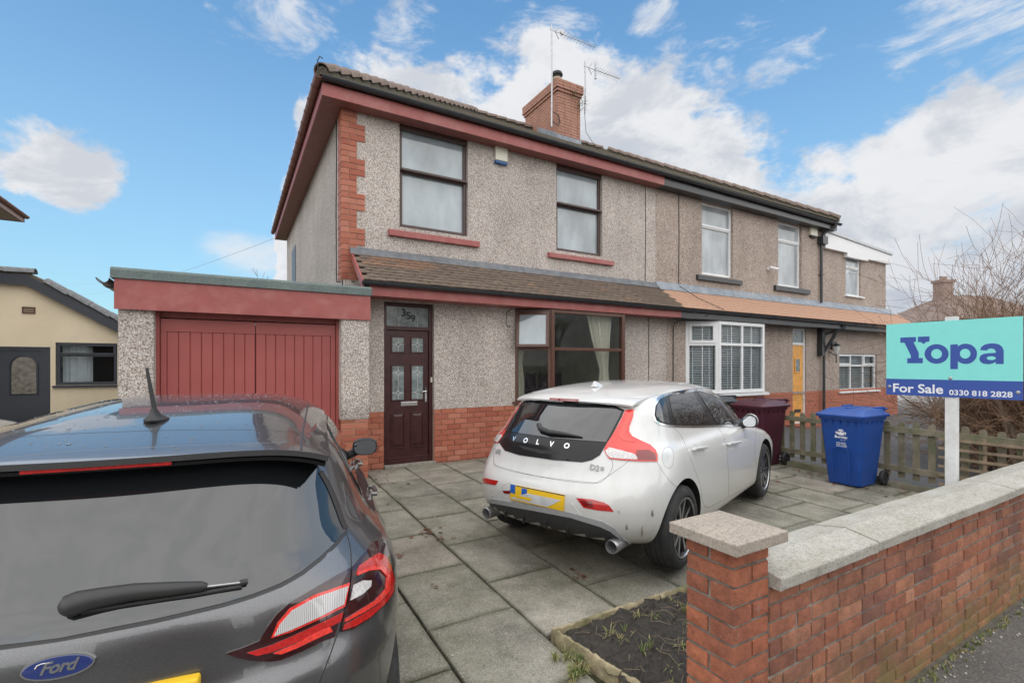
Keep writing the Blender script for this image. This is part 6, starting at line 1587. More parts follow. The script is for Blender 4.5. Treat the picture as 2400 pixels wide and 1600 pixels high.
def carpaint(name, col, metal=0.0, rough=.28, dirtc=None, flake=0):
    m, nt, b = newmat(name); t = NT(nt); b.inputs['Base Color'].default_value = (*col, 1); b.inputs['Metallic'].default_value = metal; b.inputs['Roughness'].default_value = rough
    b.inputs['Coat Weight'].default_value = 1; b.inputs['Coat Roughness'].default_value = .025
    c = None
    if dirtc:
        sp = t.n('ShaderNodeSeparateXYZ'); t.link(t.tc.outputs['Object'], sp.inputs[0])
        low = t.ramp(t.math('ADD', sp.outputs[2], t.math('MULTIPLY', t.math('SUBTRACT', t.noise(4, 7, .7), .5), .5)), [(.25, 1.0), (.72, .0)])
        mp = t.n('ShaderNodeMapping'); mp.inputs['Scale'].default_value = (9, 9, 1.2); t.link(t.tc.outputs['Object'], mp.inputs[0])
        st_ = t.ramp(t.noise(1, 6, .65, mp.outputs[0]), [(.48, 0.0), (.75, 1.0)])
        g = t.math('MAXIMUM', t.math('MULTIPLY', low, .75), t.math('MULTIPLY', st_, .22))
        c = t.mix(g, col, dirtc); t.link(c, b.inputs['Base Color']); t.link(t.math('SUBTRACT', 1.0, t.math('MULTIPLY', g, 1.2), True), b.inputs['Coat Weight'])
    if flake:
        t.link(t.mix(t.ramp(t.noise(900, 1), [(.35, 0.0), (.7, 1.0)]), tuple(x*(1-flake) for x in col), tuple(x*(1+flake) for x in col)), b.inputs['Base Color'])
    return m
m_under = plain('wheel_arch_black', (.012,.012,.012), .9)

# ---------------------------------------------------------------- white hatchback
V_RINGS = [
 (.25,.21,.20, .50,.60,3.0, .78, 3.9,.6,2.6),
 (.27,.22,.20, .28,.72,2.9, .84, 4.15,.6,2.6),
 (.33,.27,.25, .12,.80,2.8, .875, 4.28,.6,2.6),
 (.42,.40,.38, .035,.82,2.8, .893, 4.35,.6,2.6),
 (.54,.52,.50, .0,.84,2.75, .900, 4.37,.6,2.6),
 (.64,.62,.60, .005,.84,2.7, .900, 4.36,.6,2.6),
 (.72,.70,.68, .045,.82,2.7, .897, 4.33,.7,2.6),
 (.80,.78,.72, .085,.80,2.6, .890, 4.28,.8,2.6),
 (.89,.86,.78, .110,.80,2.5, .876, 4.16,.9,2.5),
 (.97,.93,.90, .140,.80,2.5, .848, 3.62,.9,2.3),
 (1.04,.985,.97, .190,.80,2.5, .800, 3.42,.8,2.3),
 (1.15,1.10,1.10, .310,.75,2.7, .756, 3.22,.8,2.4),
 (1.24,1.21,1.23, .430,.62,3.0, .712, 3.0,.8,2.5),
 (1.31,1.31,1.33, .535,.52,3.2, .655, 2.72,.7,2.6),
 (1.345,1.355,1.37, .60,.45,3.4, .600, 2.52,.6,2.6)]
m_wpaint = carpaint('white_car_paint', (.67,.675,.67), rough=.3, dirtc=(.40,.38,.33))
VC = Car('parked_car', 'dirty white five door hatchback parked across the paving in front of the bay window', (2.03, 3.21, GZ(3.3)+.03), 69.8, 1.015, V_RINGS, (.82, 3.50), .325, m_wpaint, m_under, arch=.385)
VC.track = .785
for x in (.82, 3.50):
    for sg in (-1, 1): add_wheel(VC, x, sg, .325, .225, .235, 'two')
vroof = roof_shell(VC, [(.45,1.318),(.6,1.355),(.85,1.40),(1.3,1.435),(1.8,1.445),(2.2,1.43),(2.5,1.395),(2.7,1.36)], [(.45,.572),(.55,.585),(.8,.605),(1.5,.618),(2.2,.605),(2.7,.56)], .45, 2.62, .09, [(.45,.036),(.8,.055),(1.3,.068),(2.6,.055)], m_wpaint, thick=.05, lipthick=.016, cp=3.2)
def zv(p): return (1080+p[0]*.34014, 860+p[1]*.34014)
VL = dict(tf=zv)
m_gblack = plain('gloss_black_panel', (.014,.014,.016), .16, var=.1, spec=.35)
m_silver = plain('silver_trim', (.33,.34,.35), .35, var=.05)
m_satin = plain('satin_black_trim', (.03,.031,.033), .5, var=.1)
m_chrt = plain('chrome_trim', (.70,.71,.72), .16, metal=1, var=.02)
m_yel = plain('yellow_number_plate', (.80,.50,.02), .4, var=.03)
m_bluep = plain('blue_plate_band', (.02,.11,.45), .4)
VC.patch([(245,450),(268,395),(330,320),(415,240),(500,228),(620,228),(840,240),(1050,262),(1128,298),(1108,345),(1048,460),(985,562),(960,605),(905,640),(835,656),(640,640),(400,605),(305,575),(265,520)], 'tailgate_panel', m_gblack, off=.005, **VL)
VC.patch([(262,430),(285,385),(345,318),(425,252),(520,240),(840,252),(1040,275),(1108,310),(1090,350),(1035,455),(1000,520),(840,508),(640,492),(430,462)], 'rear_window', m_cglass, off=.009, **VL)
lamp = [(1132,300),(1192,293),(1185,345),(1160,410),(1158,445),(1180,478),(1240,508),(1300,535),(1340,572),(1353,610),(1352,650),(1240,650),(1110,642),(1022,632),(1000,600),(985,572),(1005,530),(1050,460),(1095,380)]
m_lredv = lampmat('lit_red_lens', (.66,.03,.022))
tl = VC.patch(lamp, 'tail_lamp', m_lredv, off=.008, mirror=True, **VL)
VC.patch([(1210,575),(1290,572),(1335,600),(1340,640),(1222,640),(1205,610)], 'lamp_grid', m_ldark, off=.0105, **VL)
VC.patch([(1150,320),(1180,318),(1160,380),(1125,470),(1190,520),(1120,510),(1085,480)], 'lamp_glow', m_lbright, off=.0105, **VL)
VC.patch([(995,578),(1022,556),(1100,575),(1190,598),(1212,618),(1212,636),(1110,632),(1028,624),(1008,604)], 'reversing_lens', m_lwhite, off=.0105, mirror=True, **VL)
# side glazing
dlo = [(1322,330),(1328,262),(1362,212),(1430,183),(1540,162),(1640,158),(1730,180),(1822,228),(1890,285),(1930,335),(1945,378),(1935,402),(1760,408),(1600,412),(1440,408),(1370,392),(1335,368)]
VC.patch([(1640+(x-1640)*1.022, 290+(y-290)*1.05) for x, y in dlo], 'window_surround', m_chrt, off=.005, mirror=True, **VL)
VC.patch([(1333,330),(1340,268),(1370,222),(1435,192),(1540,171),(1640,167),(1726,188),(1815,236),(1882,292),(1922,340),(1935,378),(1928,394),(1760,400),(1600,403),(1442,400),(1375,384),(1345,364)], 'window_rubber', m_gblack, off=.008, mirror=True, **VL)
VC.patch([(1338,330),(1345,272),(1372,230),(1396,218),(1415,290),(1430,392),(1378,378),(1350,360)], 'quarter_glass', m_cglass, off=.0115, mirror=True, **VL)
VC.patch([(1430,205),(1540,180),(1590,176),(1640,250),(1715,392),(1600,398),(1465,397),(1445,300)], 'rear_door_glass', m_cglass, off=.0115, mirror=True, **VL)
VC.patch([(1628,176),(1722,196),(1808,243),(1875,298),(1915,345),(1928,385),(1762,392),(1700,290)], 'front_door_glass', m_cglass, off=.0115, mirror=True, **VL)
# panel gaps
for pts in ([(240,490),(226,560),(230,655),(255,680),(400,722),(600,765),(800,793),(925,800),(985,778),(1030,722),(1047,680),(1040,640),(1025,632)],
            [(1352,655),(1400,730),(1450,795),(1492,828)],
            [(1462,412),(1520,475),(1565,580),(1610,700),(1645,800),(1662,900),(1678,950),(1705,966),(1780,930),(1845,893)],
            [(1765,412),(1808,470),(1832,560),(1842,700),(1845,890)],
            [(1845,893),(1940,845),(2035,792),(2040,700),(2028,600),(2026,500),(2035,430)]):
    VC.line(pts, mirror=True, r=.0016, off=-.0006, **VL)
VC.line([(1425,550),(1455,562),(1466,620),(1455,680),(1430,694),(1400,672),(1388,620),(1398,565)], closed=True, r=.0013, off=-.0006, **VL)
VC.line([(760,935),(800,985),(850,1035),(960,1075)], name='crease', mat=m_wpaint, r=.006, off=-.003, **VL); VC.line([(340,795),(300,805),(262,865),(205,893)], name='crease', mat=m_wpaint, r=.006, off=-.003, **VL)
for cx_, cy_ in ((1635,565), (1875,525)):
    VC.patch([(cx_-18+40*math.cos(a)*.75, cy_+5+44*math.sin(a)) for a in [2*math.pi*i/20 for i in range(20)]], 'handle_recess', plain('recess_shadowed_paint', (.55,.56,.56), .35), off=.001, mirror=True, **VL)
    h0, h1 = VC.hit(*zv((cx_-44, cy_+4)), off=.028), VC.hit(*zv((cx_+38*(.8 if cx_ > 1800 else 1), cy_-10)), off=.028)
    if h0 and h1:
        a, b = h0[0], h1[0]; q = MB(); n_ = h0[1]*.026; q.tube([a-n_, a, a.lerp(b, .5), b, b-n_], [.011, .014, .014, .013, .011], 8); VC.part(q, 'door_handle', m_wpaint, mirror=True)
# bumper furniture
for pts in ([(148,768),(165,762),(260,783),(240,812),(158,800)], [(795,900),(905,910),(985,930),(1020,950),(1055,995),(940,985),(845,966)]):
    VC.patch(pts, 'reflector', m_lred, off=.004, **VL); 
VC.patch([(820,915),(905,925),(915,968),(850,955)], 'reflector_shade', m_ldark, off=.0065, **VL)
VC.patch([(288,850),(350,850),(345,872),(300,868)], 'reflector', m_ldark, off=.004, **VL)
pl = [(350,806),(718,880),(711,988),(345,908)]
def quad(u0, u1, v0, v1):
    def P(u, v): a = [pl[0][i]+(pl[1][i]-pl[0][i])*u for i in (0, 1)]; b = [pl[3][i]+(pl[2][i]-pl[3][i])*u for i in (0, 1)]; return tuple(a[i]+(b[i]-a[i])*v for i in (0, 1))
    return [P(u0, v0), P(u1, v0), P(u1, v1), P(u0, v1)]
VC.patch(quad(0, 1, 0, 1), 'number_plate', m_yel, off=.012, thick=.012, smooth=False, **VL)
VC.patch(quad(0, .09, .0, .55), 'plate_band', m_bluep, off=.0135, smooth=False, **VL)
VC.patch(quad(.21, .31, .1, .5), 'plate_smudge', m_bluep, off=.0135, smooth=False, **VL)
m_smudge = plain('smudged_plate', (.55,.56,.58), .6, var=.15, scale=9)
VC.patch([quad(.32,.95,.36,.95)[0], quad(.32,.95,.36,.95)[1], quad(.32,.70,.36,.95)[2], quad(.0,.95,.55,.90)[3]], 'plate_smudge', m_smudge, off=.0138, smooth=False, **VL)
VC.patch(quad(.10, .40, .62, .80), 'plate_smudge', m_yel, off=.0150, smooth=False, **VL); VC.patch(quad(.1, 1, .01, .06), 'plate_mark', m_blackm, off=.0142, smooth=False, **VL)
VC.line([(1085,988),(1096,998),(1090,1010),(1080,1000)], name='parking_sensor', closed=True, r=.0012, off=0, **VL)
VC.patch([(135,903),(160,893),(220,903),(500,948),(760,998),(980,1060),(1060,1105),(1120,1172),(1200,1222),(1150,1238),(1085,1168),(1030,1124),(960,1093),(760,1032),(500,983),(220,932),(150,924)], 'diffuser_strip', m_silver, off=.013, **VL)
VC.patch([(142,920),(220,928),(500,979),(760,1028),(960,1089),(1030,1120),(1088,1168),(1150,1240),(1000,1252),(900,1250),(700,1185),(500,1130),(290,1065),(230,1030),(160,985)], 'diffuser', m_satin, off=.009, **VL)
for zx, zy in ((315,1000),(435,1030),(590,1065),(738,1110)): VC.line([(zx,zy-15),(zx+2,zy+20),(zx+4,zy+50)], name='diffuser_fin', mat=m_satin, r=.009, off=.012, **VL)
for y in (.60, -.60):
    q = MB(); c = Vector((.15, y*1.02, .300)); q.lathe([(.040,.26),(.041,.0),(.045,-.01),(.050,-.004),(.052,.02),(.050,.26)], c, (1,0,0), 28); VC.part(q, 'exhaust_pipe', m_steel)
    q = MB(); q.lathe([(0,.10),(.043,.10)], c, (1,0,0), 20); VC.part(q, 'exhaust_core', m_under)
# lettering on the tailgate: each letter stands on the panel
def letters_on(car, items, size, mat, tf, ax, up, name='badge_letter', thick=.004, bold=.02, off=.006, sy=1.0):
    for ch_, px_, py_ in items:
        h = car.hit(*tf((px_, py_)), off=off)
        if not h: continue
        me = text_mesh(ch_, size, extrude=thick/2, bold=bold*size)
        n = h[1].normalized(); u_ = Vector(ax); u_ = (u_-n*u_.dot(n)).normalized(); v_ = n.cross(u_).normalized()
        if v_.z < 0: v_ = -v_
        M = Matrix(((u_.x, v_.x*sy, n.x, h[0].x), (u_.y, v_.y*sy, n.y, h[0].y), (u_.z, v_.z*sy, n.z, h[0].z), (0,0,0,1)))
        me.transform(M); me.materials.clear(); me.materials.append(mat); o = bpy.data.objects.new(name, me); COL.objects.link(o); o.parent = car.root
letters_on(VC, [('V',370,497),('O',450,508),('L',533,519),('V',628,533),('O',732,545)], .058, m_chrt, zv, (0,-1,0), 1, bold=.035)
letters_on(VC, [('V40',258,583)], .060, m_silver, zv, (0,-1,0), 1, bold=.02)
letters_on(VC, [('D2',922,694)], .058, m_silver, zv, (0,-1,0), 1, bold=.02)
VC.patch([(965,685),(987,688),(985,712),(962,710)], 'badge_mark', m_silver, off=.006, **VL)
VC.patch([(400,538),(560,572),(690,582),(672,600),(560,596),(430,562)], 'handle_slot', m_blackm, off=.005, **VL)
# wiper
def rod(car, pts, rads, name, mat, off, tf, n=8, flat=1):
    P = [car.hit(*tf(p), off=o_) for p, o_ in zip(pts, off)]; P = [p[0] for p in P if p]
    if len(P) > 1: q = MB(); q.tube(P, rads[:len(P)], n); return car.part(q, name, mat)
rod(VC, [(545,410),(560,440),(620,462),(700,470),(770,480),(840,490)], [.020,.024,.020,.016,.010,.005], 'wiper', m_satin, [.025,.03,.03,.028,.024,.018], zv)
VC.patch([(612,214),(815,224),(812,236),(614,228)], 'brake_light', m_ldark, off=.004, **VL)
h = VC.hit(*zv((935,135)), off=0)
if h:
    c = h[0]; q = MB(); q.add([c+Vector(p) for p in ((-.06,-.03,0),(-.06,.03,0),(.10,.03,0),(.10,-.03,0),(-.05,0,.055),(-.02,0,.06),(.04,0,.035))], [(0,1,4),(1,2,6,5,4),(0,4,5,6,3),(2,3,6)]); VC.part(q, 'roof_aerial', m_wpaint, bevel=.008)
mirror_part(VC, (2.64, -.925, 1.00), -1, m_satin, (.11,.15,.135)); mirror_part(VC, (2.64, .925, 1.00), 1, m_satin, (.11,.15,.135))
q = MB(); q.lathe([(.073,0),(.078,.03),(.062,.08),(.02,.10),(0,.102)], (2.67, -.925, 1.003), (1,0,0), 16); VC.part(q, 'mirror_cap', m_wpaint)
# scuffs
for cx_, cy_, w__, h__ in ((1143,1103,9,20),(1248,1130,6,38),(1320,1008,9,24)):
    VC.patch([(cx_+w__*math.cos(a)*(1+.3*math.sin(3*a)), cy_+h__*math.sin(a)*(1+.2*math.cos(5*a))) for a in [2*math.pi*i/12 for i in range(12)]], 'scuff', plain('scuff_grey', (.24,.23,.21), .7, var=.4, scale=60), off=.0008, thick=.001, **VL)

# ---------------------------------------------------------------- dark grey hatchback
F_RINGS = [
 (.20,.20,.20, .40,.55,3.0, .74, 3.6,.6,2.6),
 (.22,.21,.20, .20,.66,2.8, .80, 3.85,.6,2.6),
 (.30,.28,.26, .08,.72,2.7, .84, 3.96,.6,2.6),
 (.44,.42,.40, .02,.76,2.6, .860, 4.02,.6,2.6),
 (.58,.56,.52, .0,.78,2.55, .867, 4.04,.6,2.6),
 (.67,.66,.62, .008,.78,2.5, .867, 4.03,.6,2.6),
 (.74,.73,.70, .045,.76,2.5, .866, 4.0,.7,2.6),
 (.82,.80,.76, .060,.76,2.45, .862, 3.94,.8,2.6),
 (.91,.89,.82, .075,.76,2.4, .850, 3.82,.9,2.5),
 (.975,.955,.92, .110,.76,2.4, .822, 3.3,.9,2.3),
 (1.03,1.01,1.0, .160,.76,2.45, .785, 3.1,.8,2.3),
 (1.13,1.11,1.12, .245,.70,2.6, .742, 2.9,.8,2.4),
 (1.24,1.23,1.25, .345,.60,2.8, .690, 2.68,.8,2.5),
 (1.33,1.33,1.35, .430,.52,3.0, .630, 2.45,.7,2.6),
 (1.37,1.38,1.39, .480,.45,3.2, .585, 2.28,.6,2.6)]
F_RINGS = [tuple(v*(1.115 if 1 < i < 8 else (1.09 if i < 9 else 1.065)) if j == 6 else v for j, v in enumerate(r)) for i, r in enumerate(F_RINGS)]
m_gpaint = carpaint('magnetic_grey_paint', (.15,.153,.16), metal=.8, rough=.30, flake=.35)
FC = Car('parked_car', 'dark grey hatchback with a blue oval tail badge in the left foreground', (-.412, 1.621, .034), 8.4, 1.0, F_RINGS, (.70, 3.19), .305, m_gpaint, m_under, arch=.36, ns=150)
FC.track = .84
for x in (.70, 3.19):
    for sg in (-1, 1): add_wheel(FC, x, sg, .305, .20, .205, 'two')
RZ = [(.31,1.378),(.45,1.402),(.7,1.438),(1.1,1.475),(1.6,1.496),(2.0,1.485),(2.3,1.455),(2.5,1.41)]
RW = [(.3,.668),(.45,.672),(.8,.672),(1.5,.665),(2.2,.64),(2.5,.60)]
froof = roof_shell(FC, RZ, RW, .31, 2.42, .10, [(.31,.050),(.5,.085),(.8,.115),(1.3,.13),(2.4,.11)], m_gpaint, thick=.06, lipthick=.020, cp=4.2, ns=44, nt=70, drop=.006)
und = roof_shell(FC, [(a, b-.024) for a, b in RZ], [(a, b-.012) for a, b in RW], .328, .62, .10, [(.31,.050),(.5,.085),(.8,.115)], m_gblack, thick=.03, lipthick=.012, cp=4.2, name='spoiler_underside', nt=16, fbow=0)
FC.bvhs.pop()
def zf_(p): return (p[0]*.45283, 890+p[1]*.45283)
FL = dict(tf=zf_)
FC.only = True
def rear_outline(pts): 
    out = []
    for p in pts:
        h = FC.hit(*zf_(p), off=0)
        if h: out.append((h[0].y, h[0].z))
    return out
ro = rear_outline([(600,1275),(800,1236),(1000,1190),(1150,1155),(1300,1110),(1450,1052),(1560,990),(1650,920),(1730,845),(1786,778),(1772,720),(1745,640),(1710,560),(1665,490)])
ro = [p for p in ro if p[1] < 1.37]
cz_ = ro[0][1]-.004
full = [(0, cz_)]+ro+[(-.55, 1.368), (0, 1.372), (.55, 1.368)]+[(-y, z) for y, z in ro[::-1]]
FC.patch(full, 'rear_window', m_cglass, caster='rear', off=.004, step=.03)
big = [(0, cz_-.008)]+[(y*1.012, z-.010*(1 if z < 1.1 else .3)) for y, z in ro]+[(-.56, 1.37), (0, 1.374), (.56, 1.37)]+[(-y*1.012, z-.010*(1 if z < 1.1 else .3)) for y, z in ro[::-1]]
FC.patch(big, 'window_seal', m_satin, caster='rear', off=.0015, step=.03)
fin = [(1655,478),(1700,560),(1740,660),(1765,730),(1785,770)]
FC.line(fin, name='window_fin', mat=m_gblack, r=.013, mirror=True, off=.004, **FL)
FC.only = False
lampA = [(1818,968),(1850,930),(1890,888),(1920,845),(1950,834),(1985,848),(2004,900),(2020,960),(2038,1030),(2034,1100),(1990,1160),(1900,1240),(1820,1290),(1760,1303),(1768,1240),(1790,1150),(1808,1060)]
lampB = [(1812,972),(1740,1010),(1620,1080),(1500,1150),(1430,1210),(1380,1280),(1340,1348),(1250,1385),(1168,1412),(1220,1432),(1300,1448),(1390,1454),(1450,1448),(1560,1402),(1650,1357),(1728,1328),(1750,1250),(1780,1150),(1800,1060)]
tl = FC.patch(lampA, 'tail_lamp', m_lsmoke, off=.008, mirror=True, **FL)
FC.patch([(1832,1012),(1870,992),(1915,975),(1955,972),(1990,1000),(2005,1050),(1995,1110),(1940,1165),(1860,1215),(1775,1262),(1766,1292),(1830,1272),(1905,1228),(1985,1155),(2026,1098),(2030,1035),(2012,965),(1985,915),(1950,900),(1900,930),(1850,965)], 'red_lens', m_lred, off=.0112, mirror=True, **FL)
FC.patch([(1840,1015),(1900,990),(1955,985),(1990,1020),(1985,1080),(1930,1140),(1850,1190),(1778,1235),(1775,1250),(1870,1200),(1950,1150),(2003,1090),(2008,1020),(1975,972),(1915,968),(1845,998)], 'bright_lens', m_lbright, off=.0140, mirror=True, **FL)
FC.patch([(1820,1062),(1866,1040),(1912,1040),(1908,1070),(1865,1110),(1805,1140)], 'indicator_lens', m_lwhite, off=.0118, mirror=True, **FL)
FC.patch(lampB, 'tailgate_lamp', m_lsmoke, off=.006, mirror=True, **FL)
FC.patch([(1400,1332),(1432,1255),(1495,1180),(1620,1112),(1802,1050),(1778,1172),(1640,1240),(1500,1302)], 'red_lens', m_lbright, off=.0092, mirror=True, **FL)
m_clear, nt_, b_ = newmat('clear_ribbed_lens'); t_ = NT(nt_); wv = t_.n('ShaderNodeTexWave', wave_type='BANDS', bands_direction='Y'); wv.inputs['Scale'].default_value = 55; wv.inputs['Distortion'].default_value = 1.5; t_.link(t_.tc.outputs['Object'], wv.inputs[0]); t_.link(t_.mix(wv.outputs['Fac'], (.30,.29,.29), (.72,.71,.71)), b_.inputs['Base Color']); b_.inputs['Roughness'].default_value = .12; b_.inputs['Coat Weight'].default_value = 1
FC.patch([(1412,1322),(1445,1258),(1505,1190),(1622,1126),(1792,1068),(1770,1160),(1638,1228),(1500,1290)], 'reversing_lens', m_clear, off=.0122, mirror=True, **FL)
FC.patch([(1275,1408),(1400,1368),(1500,1326),(1640,1262),(1770,1200),(1756,1248),(1640,1305),(1500,1365),(1400,1405),(1330,1422)], 'red_lens', m_lred, off=.0092, mirror=True, **FL)
FC.patch([(1410,1410),(1520,1362),(1640,1300),(1700,1275),(1712,1298),(1620,1340),(1520,1388),(1450,1415)], 'bright_lens', m_lbright, off=.0120, mirror=True, **FL)
FC.line([(1790,782),(1812,860),(1818,960),(1807,1060),(1786,1170),(1762,1270),(1738,1335),(1705,1430),(1660,1545),(1625,1650)], mirror=True, r=.0028, off=-.001, **FL)
# roof seams and channels
FC.line([(20,303),(300,282),(780,263),(1100,258),(1300,259),(1480,266),(1560,274)], r=.0012, off=-.0003, mat=m_satin, **FL)
FC.line([(20,402),(400,368),(800,347),(1200,330),(1500,322),(1545,312),(1560,285)], r=.0010, off=-.0004, mat=m_gpaint, **FL)
FC.line([(1560,362),(1562,320),(1572,240),(1590,150),(1604,92)], name='roof_channel', r=.0045, off=-.0015, mirror=True, mat=m_satin, **FL)
FC.line([(1585,275),(1660,300),(1710,370),(1742,462)], name='spoiler_seam', r=.0012, off=-.0004, mirror=True, mat=m_satin, **FL)
q = MB(); q.box(-.004, .004, -.19, .19, 0, .016); q.v = [(.322+x+.10*abs(y/.668)**2.4, y, 1.340+z) for x, y, z in q.v]; FC.part(q, 'brake_light', m_lred, smooth=False, bevel=.002)
# wiper
def frod(pts, rads, name, mat, off): 
    P = [FC.hit(*zf_(p), off=o_)[0] for p, o_ in zip(pts, off)]; q = MB(); q.tube(P, rads, 10); return FC.part(q, name, mat)
FC.only = True
wp = frod([(335,1200),(365,1188),(420,1170),(520,1150),(700,1118),(900,1098),(1040,1082),(1068,1080)], [.018,.030,.031,.027,.024,.020,.015,.010], 'wiper', m_satin, [.02,.024,.028,.032,.030,.026,.022,.018])
q = frod([(1050,1082),(1245,1056)], [.004,.004], 'wiper_blade', m_steel, [.016,.014]); frod([(1238,1058),(1276,1050)], [.009,.009], 'wiper_tip', m_satin, [.014,.012])
frod([(430,1205),(700,1160),(1000,1115),(1250,1072)], [.007]*4, 'wiper_rubber', m_blackm, [.008]*4)
# badge
h = FC.hit(*zf_((308,1477)), off=.002); n = h[1]; u_ = Vector((0,-1,0)); u_ = (u_-n*u_.dot(n)).normalized(); v_ = n.cross(u_).normalized(); v_ = v_ if v_.z > 0 else -v_
MBG = Matrix(((u_.x, v_.x, n.x, h[0].x), (u_.y, v_.y, n.y, h[0].y), (u_.z, v_.z, n.z, h[0].z), (0,0,0,1)))
def oval(a, b, z0, z1, zc, name, mat, parent=None):
    q = MB(); N_ = 48; vs = [(a*math.cos(2*math.pi*i/N_), b*math.sin(2*math.pi*i/N_), z0) for i in range(N_)]+[(a*.97*math.cos(2*math.pi*i/N_), b*.95*math.sin(2*math.pi*i/N_), z1) for i in range(N_)]+[(0,0,zc)]
    q.add([MBG @ Vector(v) for v in vs], [(i, (i+1) % N_, (i+1) % N_+N_, i+N_) for i in range(N_)]+[(N_+i, N_+(i+1) % N_, 2*N_) for i in range(N_)]); return FC.part(q, name, mat, parent=parent)
bd = oval(.079, .0315, -.004, .006, .0065, 'badge', m_chrt); oval(.0735, .0265, .0055, .0072, .0085, 'badge_enamel', plain('badge_blue', (.018,.035,.16), .15, var=.03, coat=1), bd)
me = text_mesh('Ford', .040, extrude=.0006, bold=.0011, shear=.35, spacing=.95); me.transform(MBG @ Matrix.Translation((0,.001,.0092))); me.materials.clear(); me.materials.append(m_chrt); o = bpy.data.objects.new('badge_script', me); COL.objects.link(o); o.parent = bd
q = MB(); q.tube([MBG @ Vector(p) for p in ((-.046,.006,.0090),(-.042,.013,.0090),(-.034,.0155,.0090),(-.016,.0155,.0090))], .0011, 5); FC.part(q, 'badge_flourish', m_chrt, parent=bd)
# plate
h = FC.hit(*zf_((1045,1497)), off=0); pz = h[0].z; pyy = abs(h[0].y); pxx = FC.rear_hit(0, pz-.05)[0].x
q = MB(); q.box(pxx-.012, pxx+.03, -pyy, pyy, pz-.111, pz); npl = FC.part(q, 'number_plate', m_yel, smooth=False, bevel=.008)
me = text_mesh('V', .10, extrude=.0003, bold=.002); M = Matrix(((0,0,-1,pxx-.0125),(-1,0,0,-.165),(0,1,0,pz-.056),(0,0,0,1))); me.transform(M); me.materials.clear(); me.materials.append(m_blackm); o = bpy.data.objects.new('plate_character', me); COL.objects.link(o); o.parent = npl
FC.only = False
# aerial
h = FC.hit(*zf_((815,205)), off=0); c = h[0]
q = MB(); rings = []
for k, (z, a, b) in enumerate(((-.006,.075,.040),(.004,.075,.040),(.012,.062,.030),(.022,.042,.018),(.040,.024,.012),(.050,.012,.008))):
    rings.append([(c.x+(-.010*k)+a*math.cos(t), c.y+b*math.sin(t), c.z+z) for t in [2*math.pi*i/20 for i in range(20)]])
loft(q, rings); ae = FC.part(q, 'roof_aerial', m_satin)
b0 = Vector((c.x-.03, c.y, c.z+.03)); o_ = FC.Mi @ CAMP; dd0 = (FC.Mi.to_3x3() @ px_dir(344, 862)).normalized(); tt_ = (b0-o_).length*1.0; tip = o_+dd0*tt_
q = MB(); q.tube([b0, b0.lerp(tip, .15), tip], [.0085,.0085,.0055], 10); FC.part(q, 'aerial_mast', m_satin, parent=ae)
# side glazing, mirror, handles, filler
dl = [(.92,1.035),(1.3,1.02),(2.0,1.005),(2.75,1.0),(2.55,1.16),(2.25,1.30),(1.9,1.345),(1.4,1.35),(1.1,1.30),(.95,1.18)]
FC.patch(dl, 'window_rubber', m_gblack, caster='side', off=.003, mirror=True, step=.04); FC.patch([(x*.98+.03, 1.0+(z-1.0)*.92+.01) for x, z in dl], 'side_glass', m_cglass, caster='side', off=.006, mirror=True, step=.04)
for x_ in (1.42, 2.35): 
    for sg in (-1, 1):
        q = MB(); a = FC.side_hit(x_, .90, sg, .0)[0]; b = FC.side_hit(x_+.17, .90, sg, .0)[0]; n_ = Vector((0, sg*.024, 0)); q.tube([a, a+n_, a.lerp(b,.5)+n_*1.25, b+n_, b], [.010,.013,.014,.013,.010], 10); FC.part(q, 'door_handle', m_gpaint)
for x_ in (1.75,): FC.line([(x_+.05,1.0),(x_,.85),(x_-.05,.6),(x_-.04,.35)], caster='side', mirror=True, r=.002); FC.line([(2.75,.98),(2.78,.8),(2.72,.35)], caster='side', mirror=True, r=.002)
FC.line([(1.0,1.0),(1.02,.85),(1.1,.65),(1.15,.5)], caster='side', mirror=True, r=.002)
for sg in (-1, 1): mirror_part(FC, (2.42, sg*.965, 1.02), sg, m_black, (.10,.19,.135))
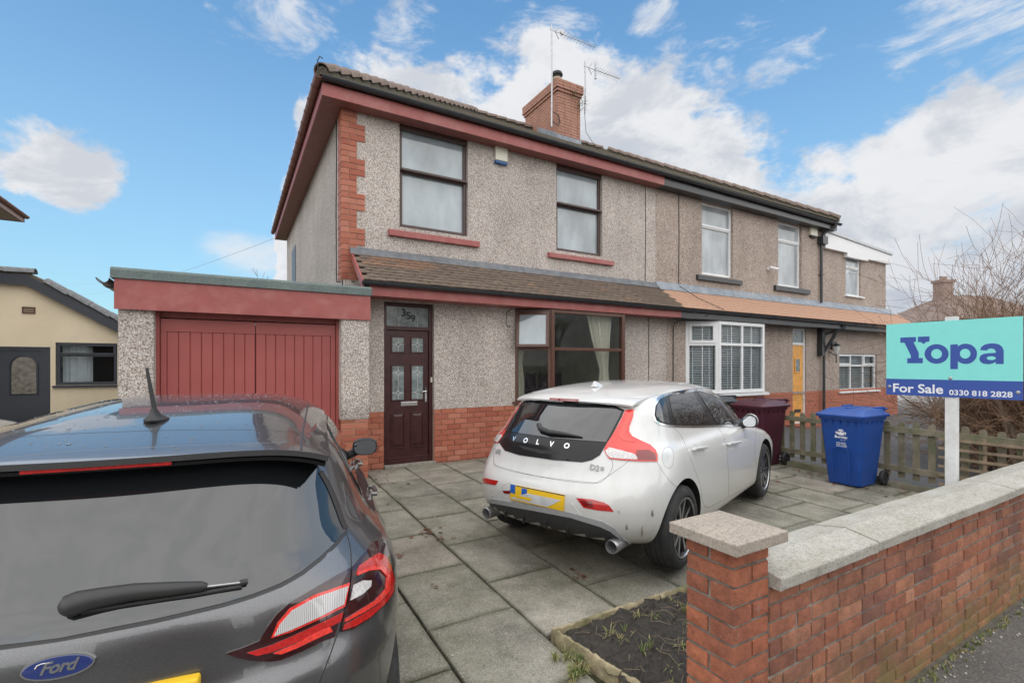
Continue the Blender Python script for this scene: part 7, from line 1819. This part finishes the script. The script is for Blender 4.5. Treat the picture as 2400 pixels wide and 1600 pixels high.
# rain drops on the roof
q = MB(); rr = random.Random(6)
for _ in range(420):
    x, y = rr.uniform(.36, 1.7), rr.uniform(-.55, .55)
    l, n_, i_, d_ = FC.bvhs[1].ray_cast(Vector((x, y, 3)), Vector((0,0,-1)))
    if l is None: continue
    s_ = rr.uniform(.0018, .0050)*(1 if rr.random() < .9 else 1.6); e1, e2 = s_*rr.uniform(.8,1.6), s_
    q.add([l+Vector((e1*math.cos(t), e2*math.sin(t), -.0002)) for t in [math.pi*2*i/8 for i in range(8)]]+[l+Vector((e1*.6*math.cos(t), e2*.6*math.sin(t), s_*.28)) for t in [math.pi*2*i/8 for i in range(8)]], [(i,(i+1)%8,(i+1)%8+8,i+8) for i in range(8)]+[tuple(range(8,16))])
m_drop, nt_, b_ = newmat('water_drop'); b_.inputs['Base Color'].default_value = (.09,.095,.105,1); b_.inputs['Roughness'].default_value = .02; b_.inputs['Coat Weight'].default_value = 1
FC.part(q, 'rain_drops', m_drop, kind='stuff')

# ---------------------------------------------------------------- cars glimpsed behind
def plain_car(label, loc, heading, paint, sc=1.0, group=None):
    c = Car('parked_car', label, loc, heading, sc, V_RINGS, (.82, 3.50), .325, paint, m_under, arch=.385, ns=60); c.track = .785
    for x in (.82, 3.50):
        for sg in (-1, 1): add_wheel(c, x, sg, .325, .215, .225, 'two')
    roof_shell(c, [(.45,1.318),(.6,1.355),(.85,1.40),(1.3,1.435),(1.8,1.445),(2.2,1.43),(2.5,1.395),(2.7,1.36)], [(.45,.572),(.55,.585),(.8,.605),(1.5,.618),(2.2,.605),(2.7,.56)], .45, 2.62, .09, .06, paint, thick=.05, lipthick=.016, cp=3.2)
    c.patch([(.70,1.02),(1.2,1.0),(2.9,1.0),(2.6,1.20),(2.2,1.32),(1.3,1.33),(.9,1.22)], 'side_glass', m_cglass, caster='side', off=.006, mirror=True, step=.08)
    c.patch([(-.58,1.0),(.58,1.0),(.52,1.28),(-.52,1.28)], 'rear_window', m_cglass, caster='rear', off=.006, step=.08)
    c.patch([(-.83,.72),(-.60,.74),(-.62,.90),(-.82,.90)], 'tail_lamp', m_lred, caster='rear', off=.008, mirror=True, step=.04)
    c.patch([(-.80,.74),(-.66,.75),(-.67,.80),(-.79,.80)], 'indicator_lens', m_orange, caster='rear', off=.013, mirror=True, step=.04)
    c.patch([(-.26,.60),(.26,.60),(.26,.71),(-.26,.71)], 'number_plate', m_yel, caster='rear', off=.008, step=.08)
    return c
plain_car('silver hatchback glimpsed behind the for-sale board and shrub beyond the brown house corner', (22.4, 7.2, -.19), 293, carpaint('silver_paint', (.40,.41,.42), metal=.6, rough=.35))
plain_car('white hatchback at the left picture edge in front of the cream bungalow', (-3.66, 6.3, .05), 0, carpaint('white_paint_plain', (.72,.73,.74)), 1.0)
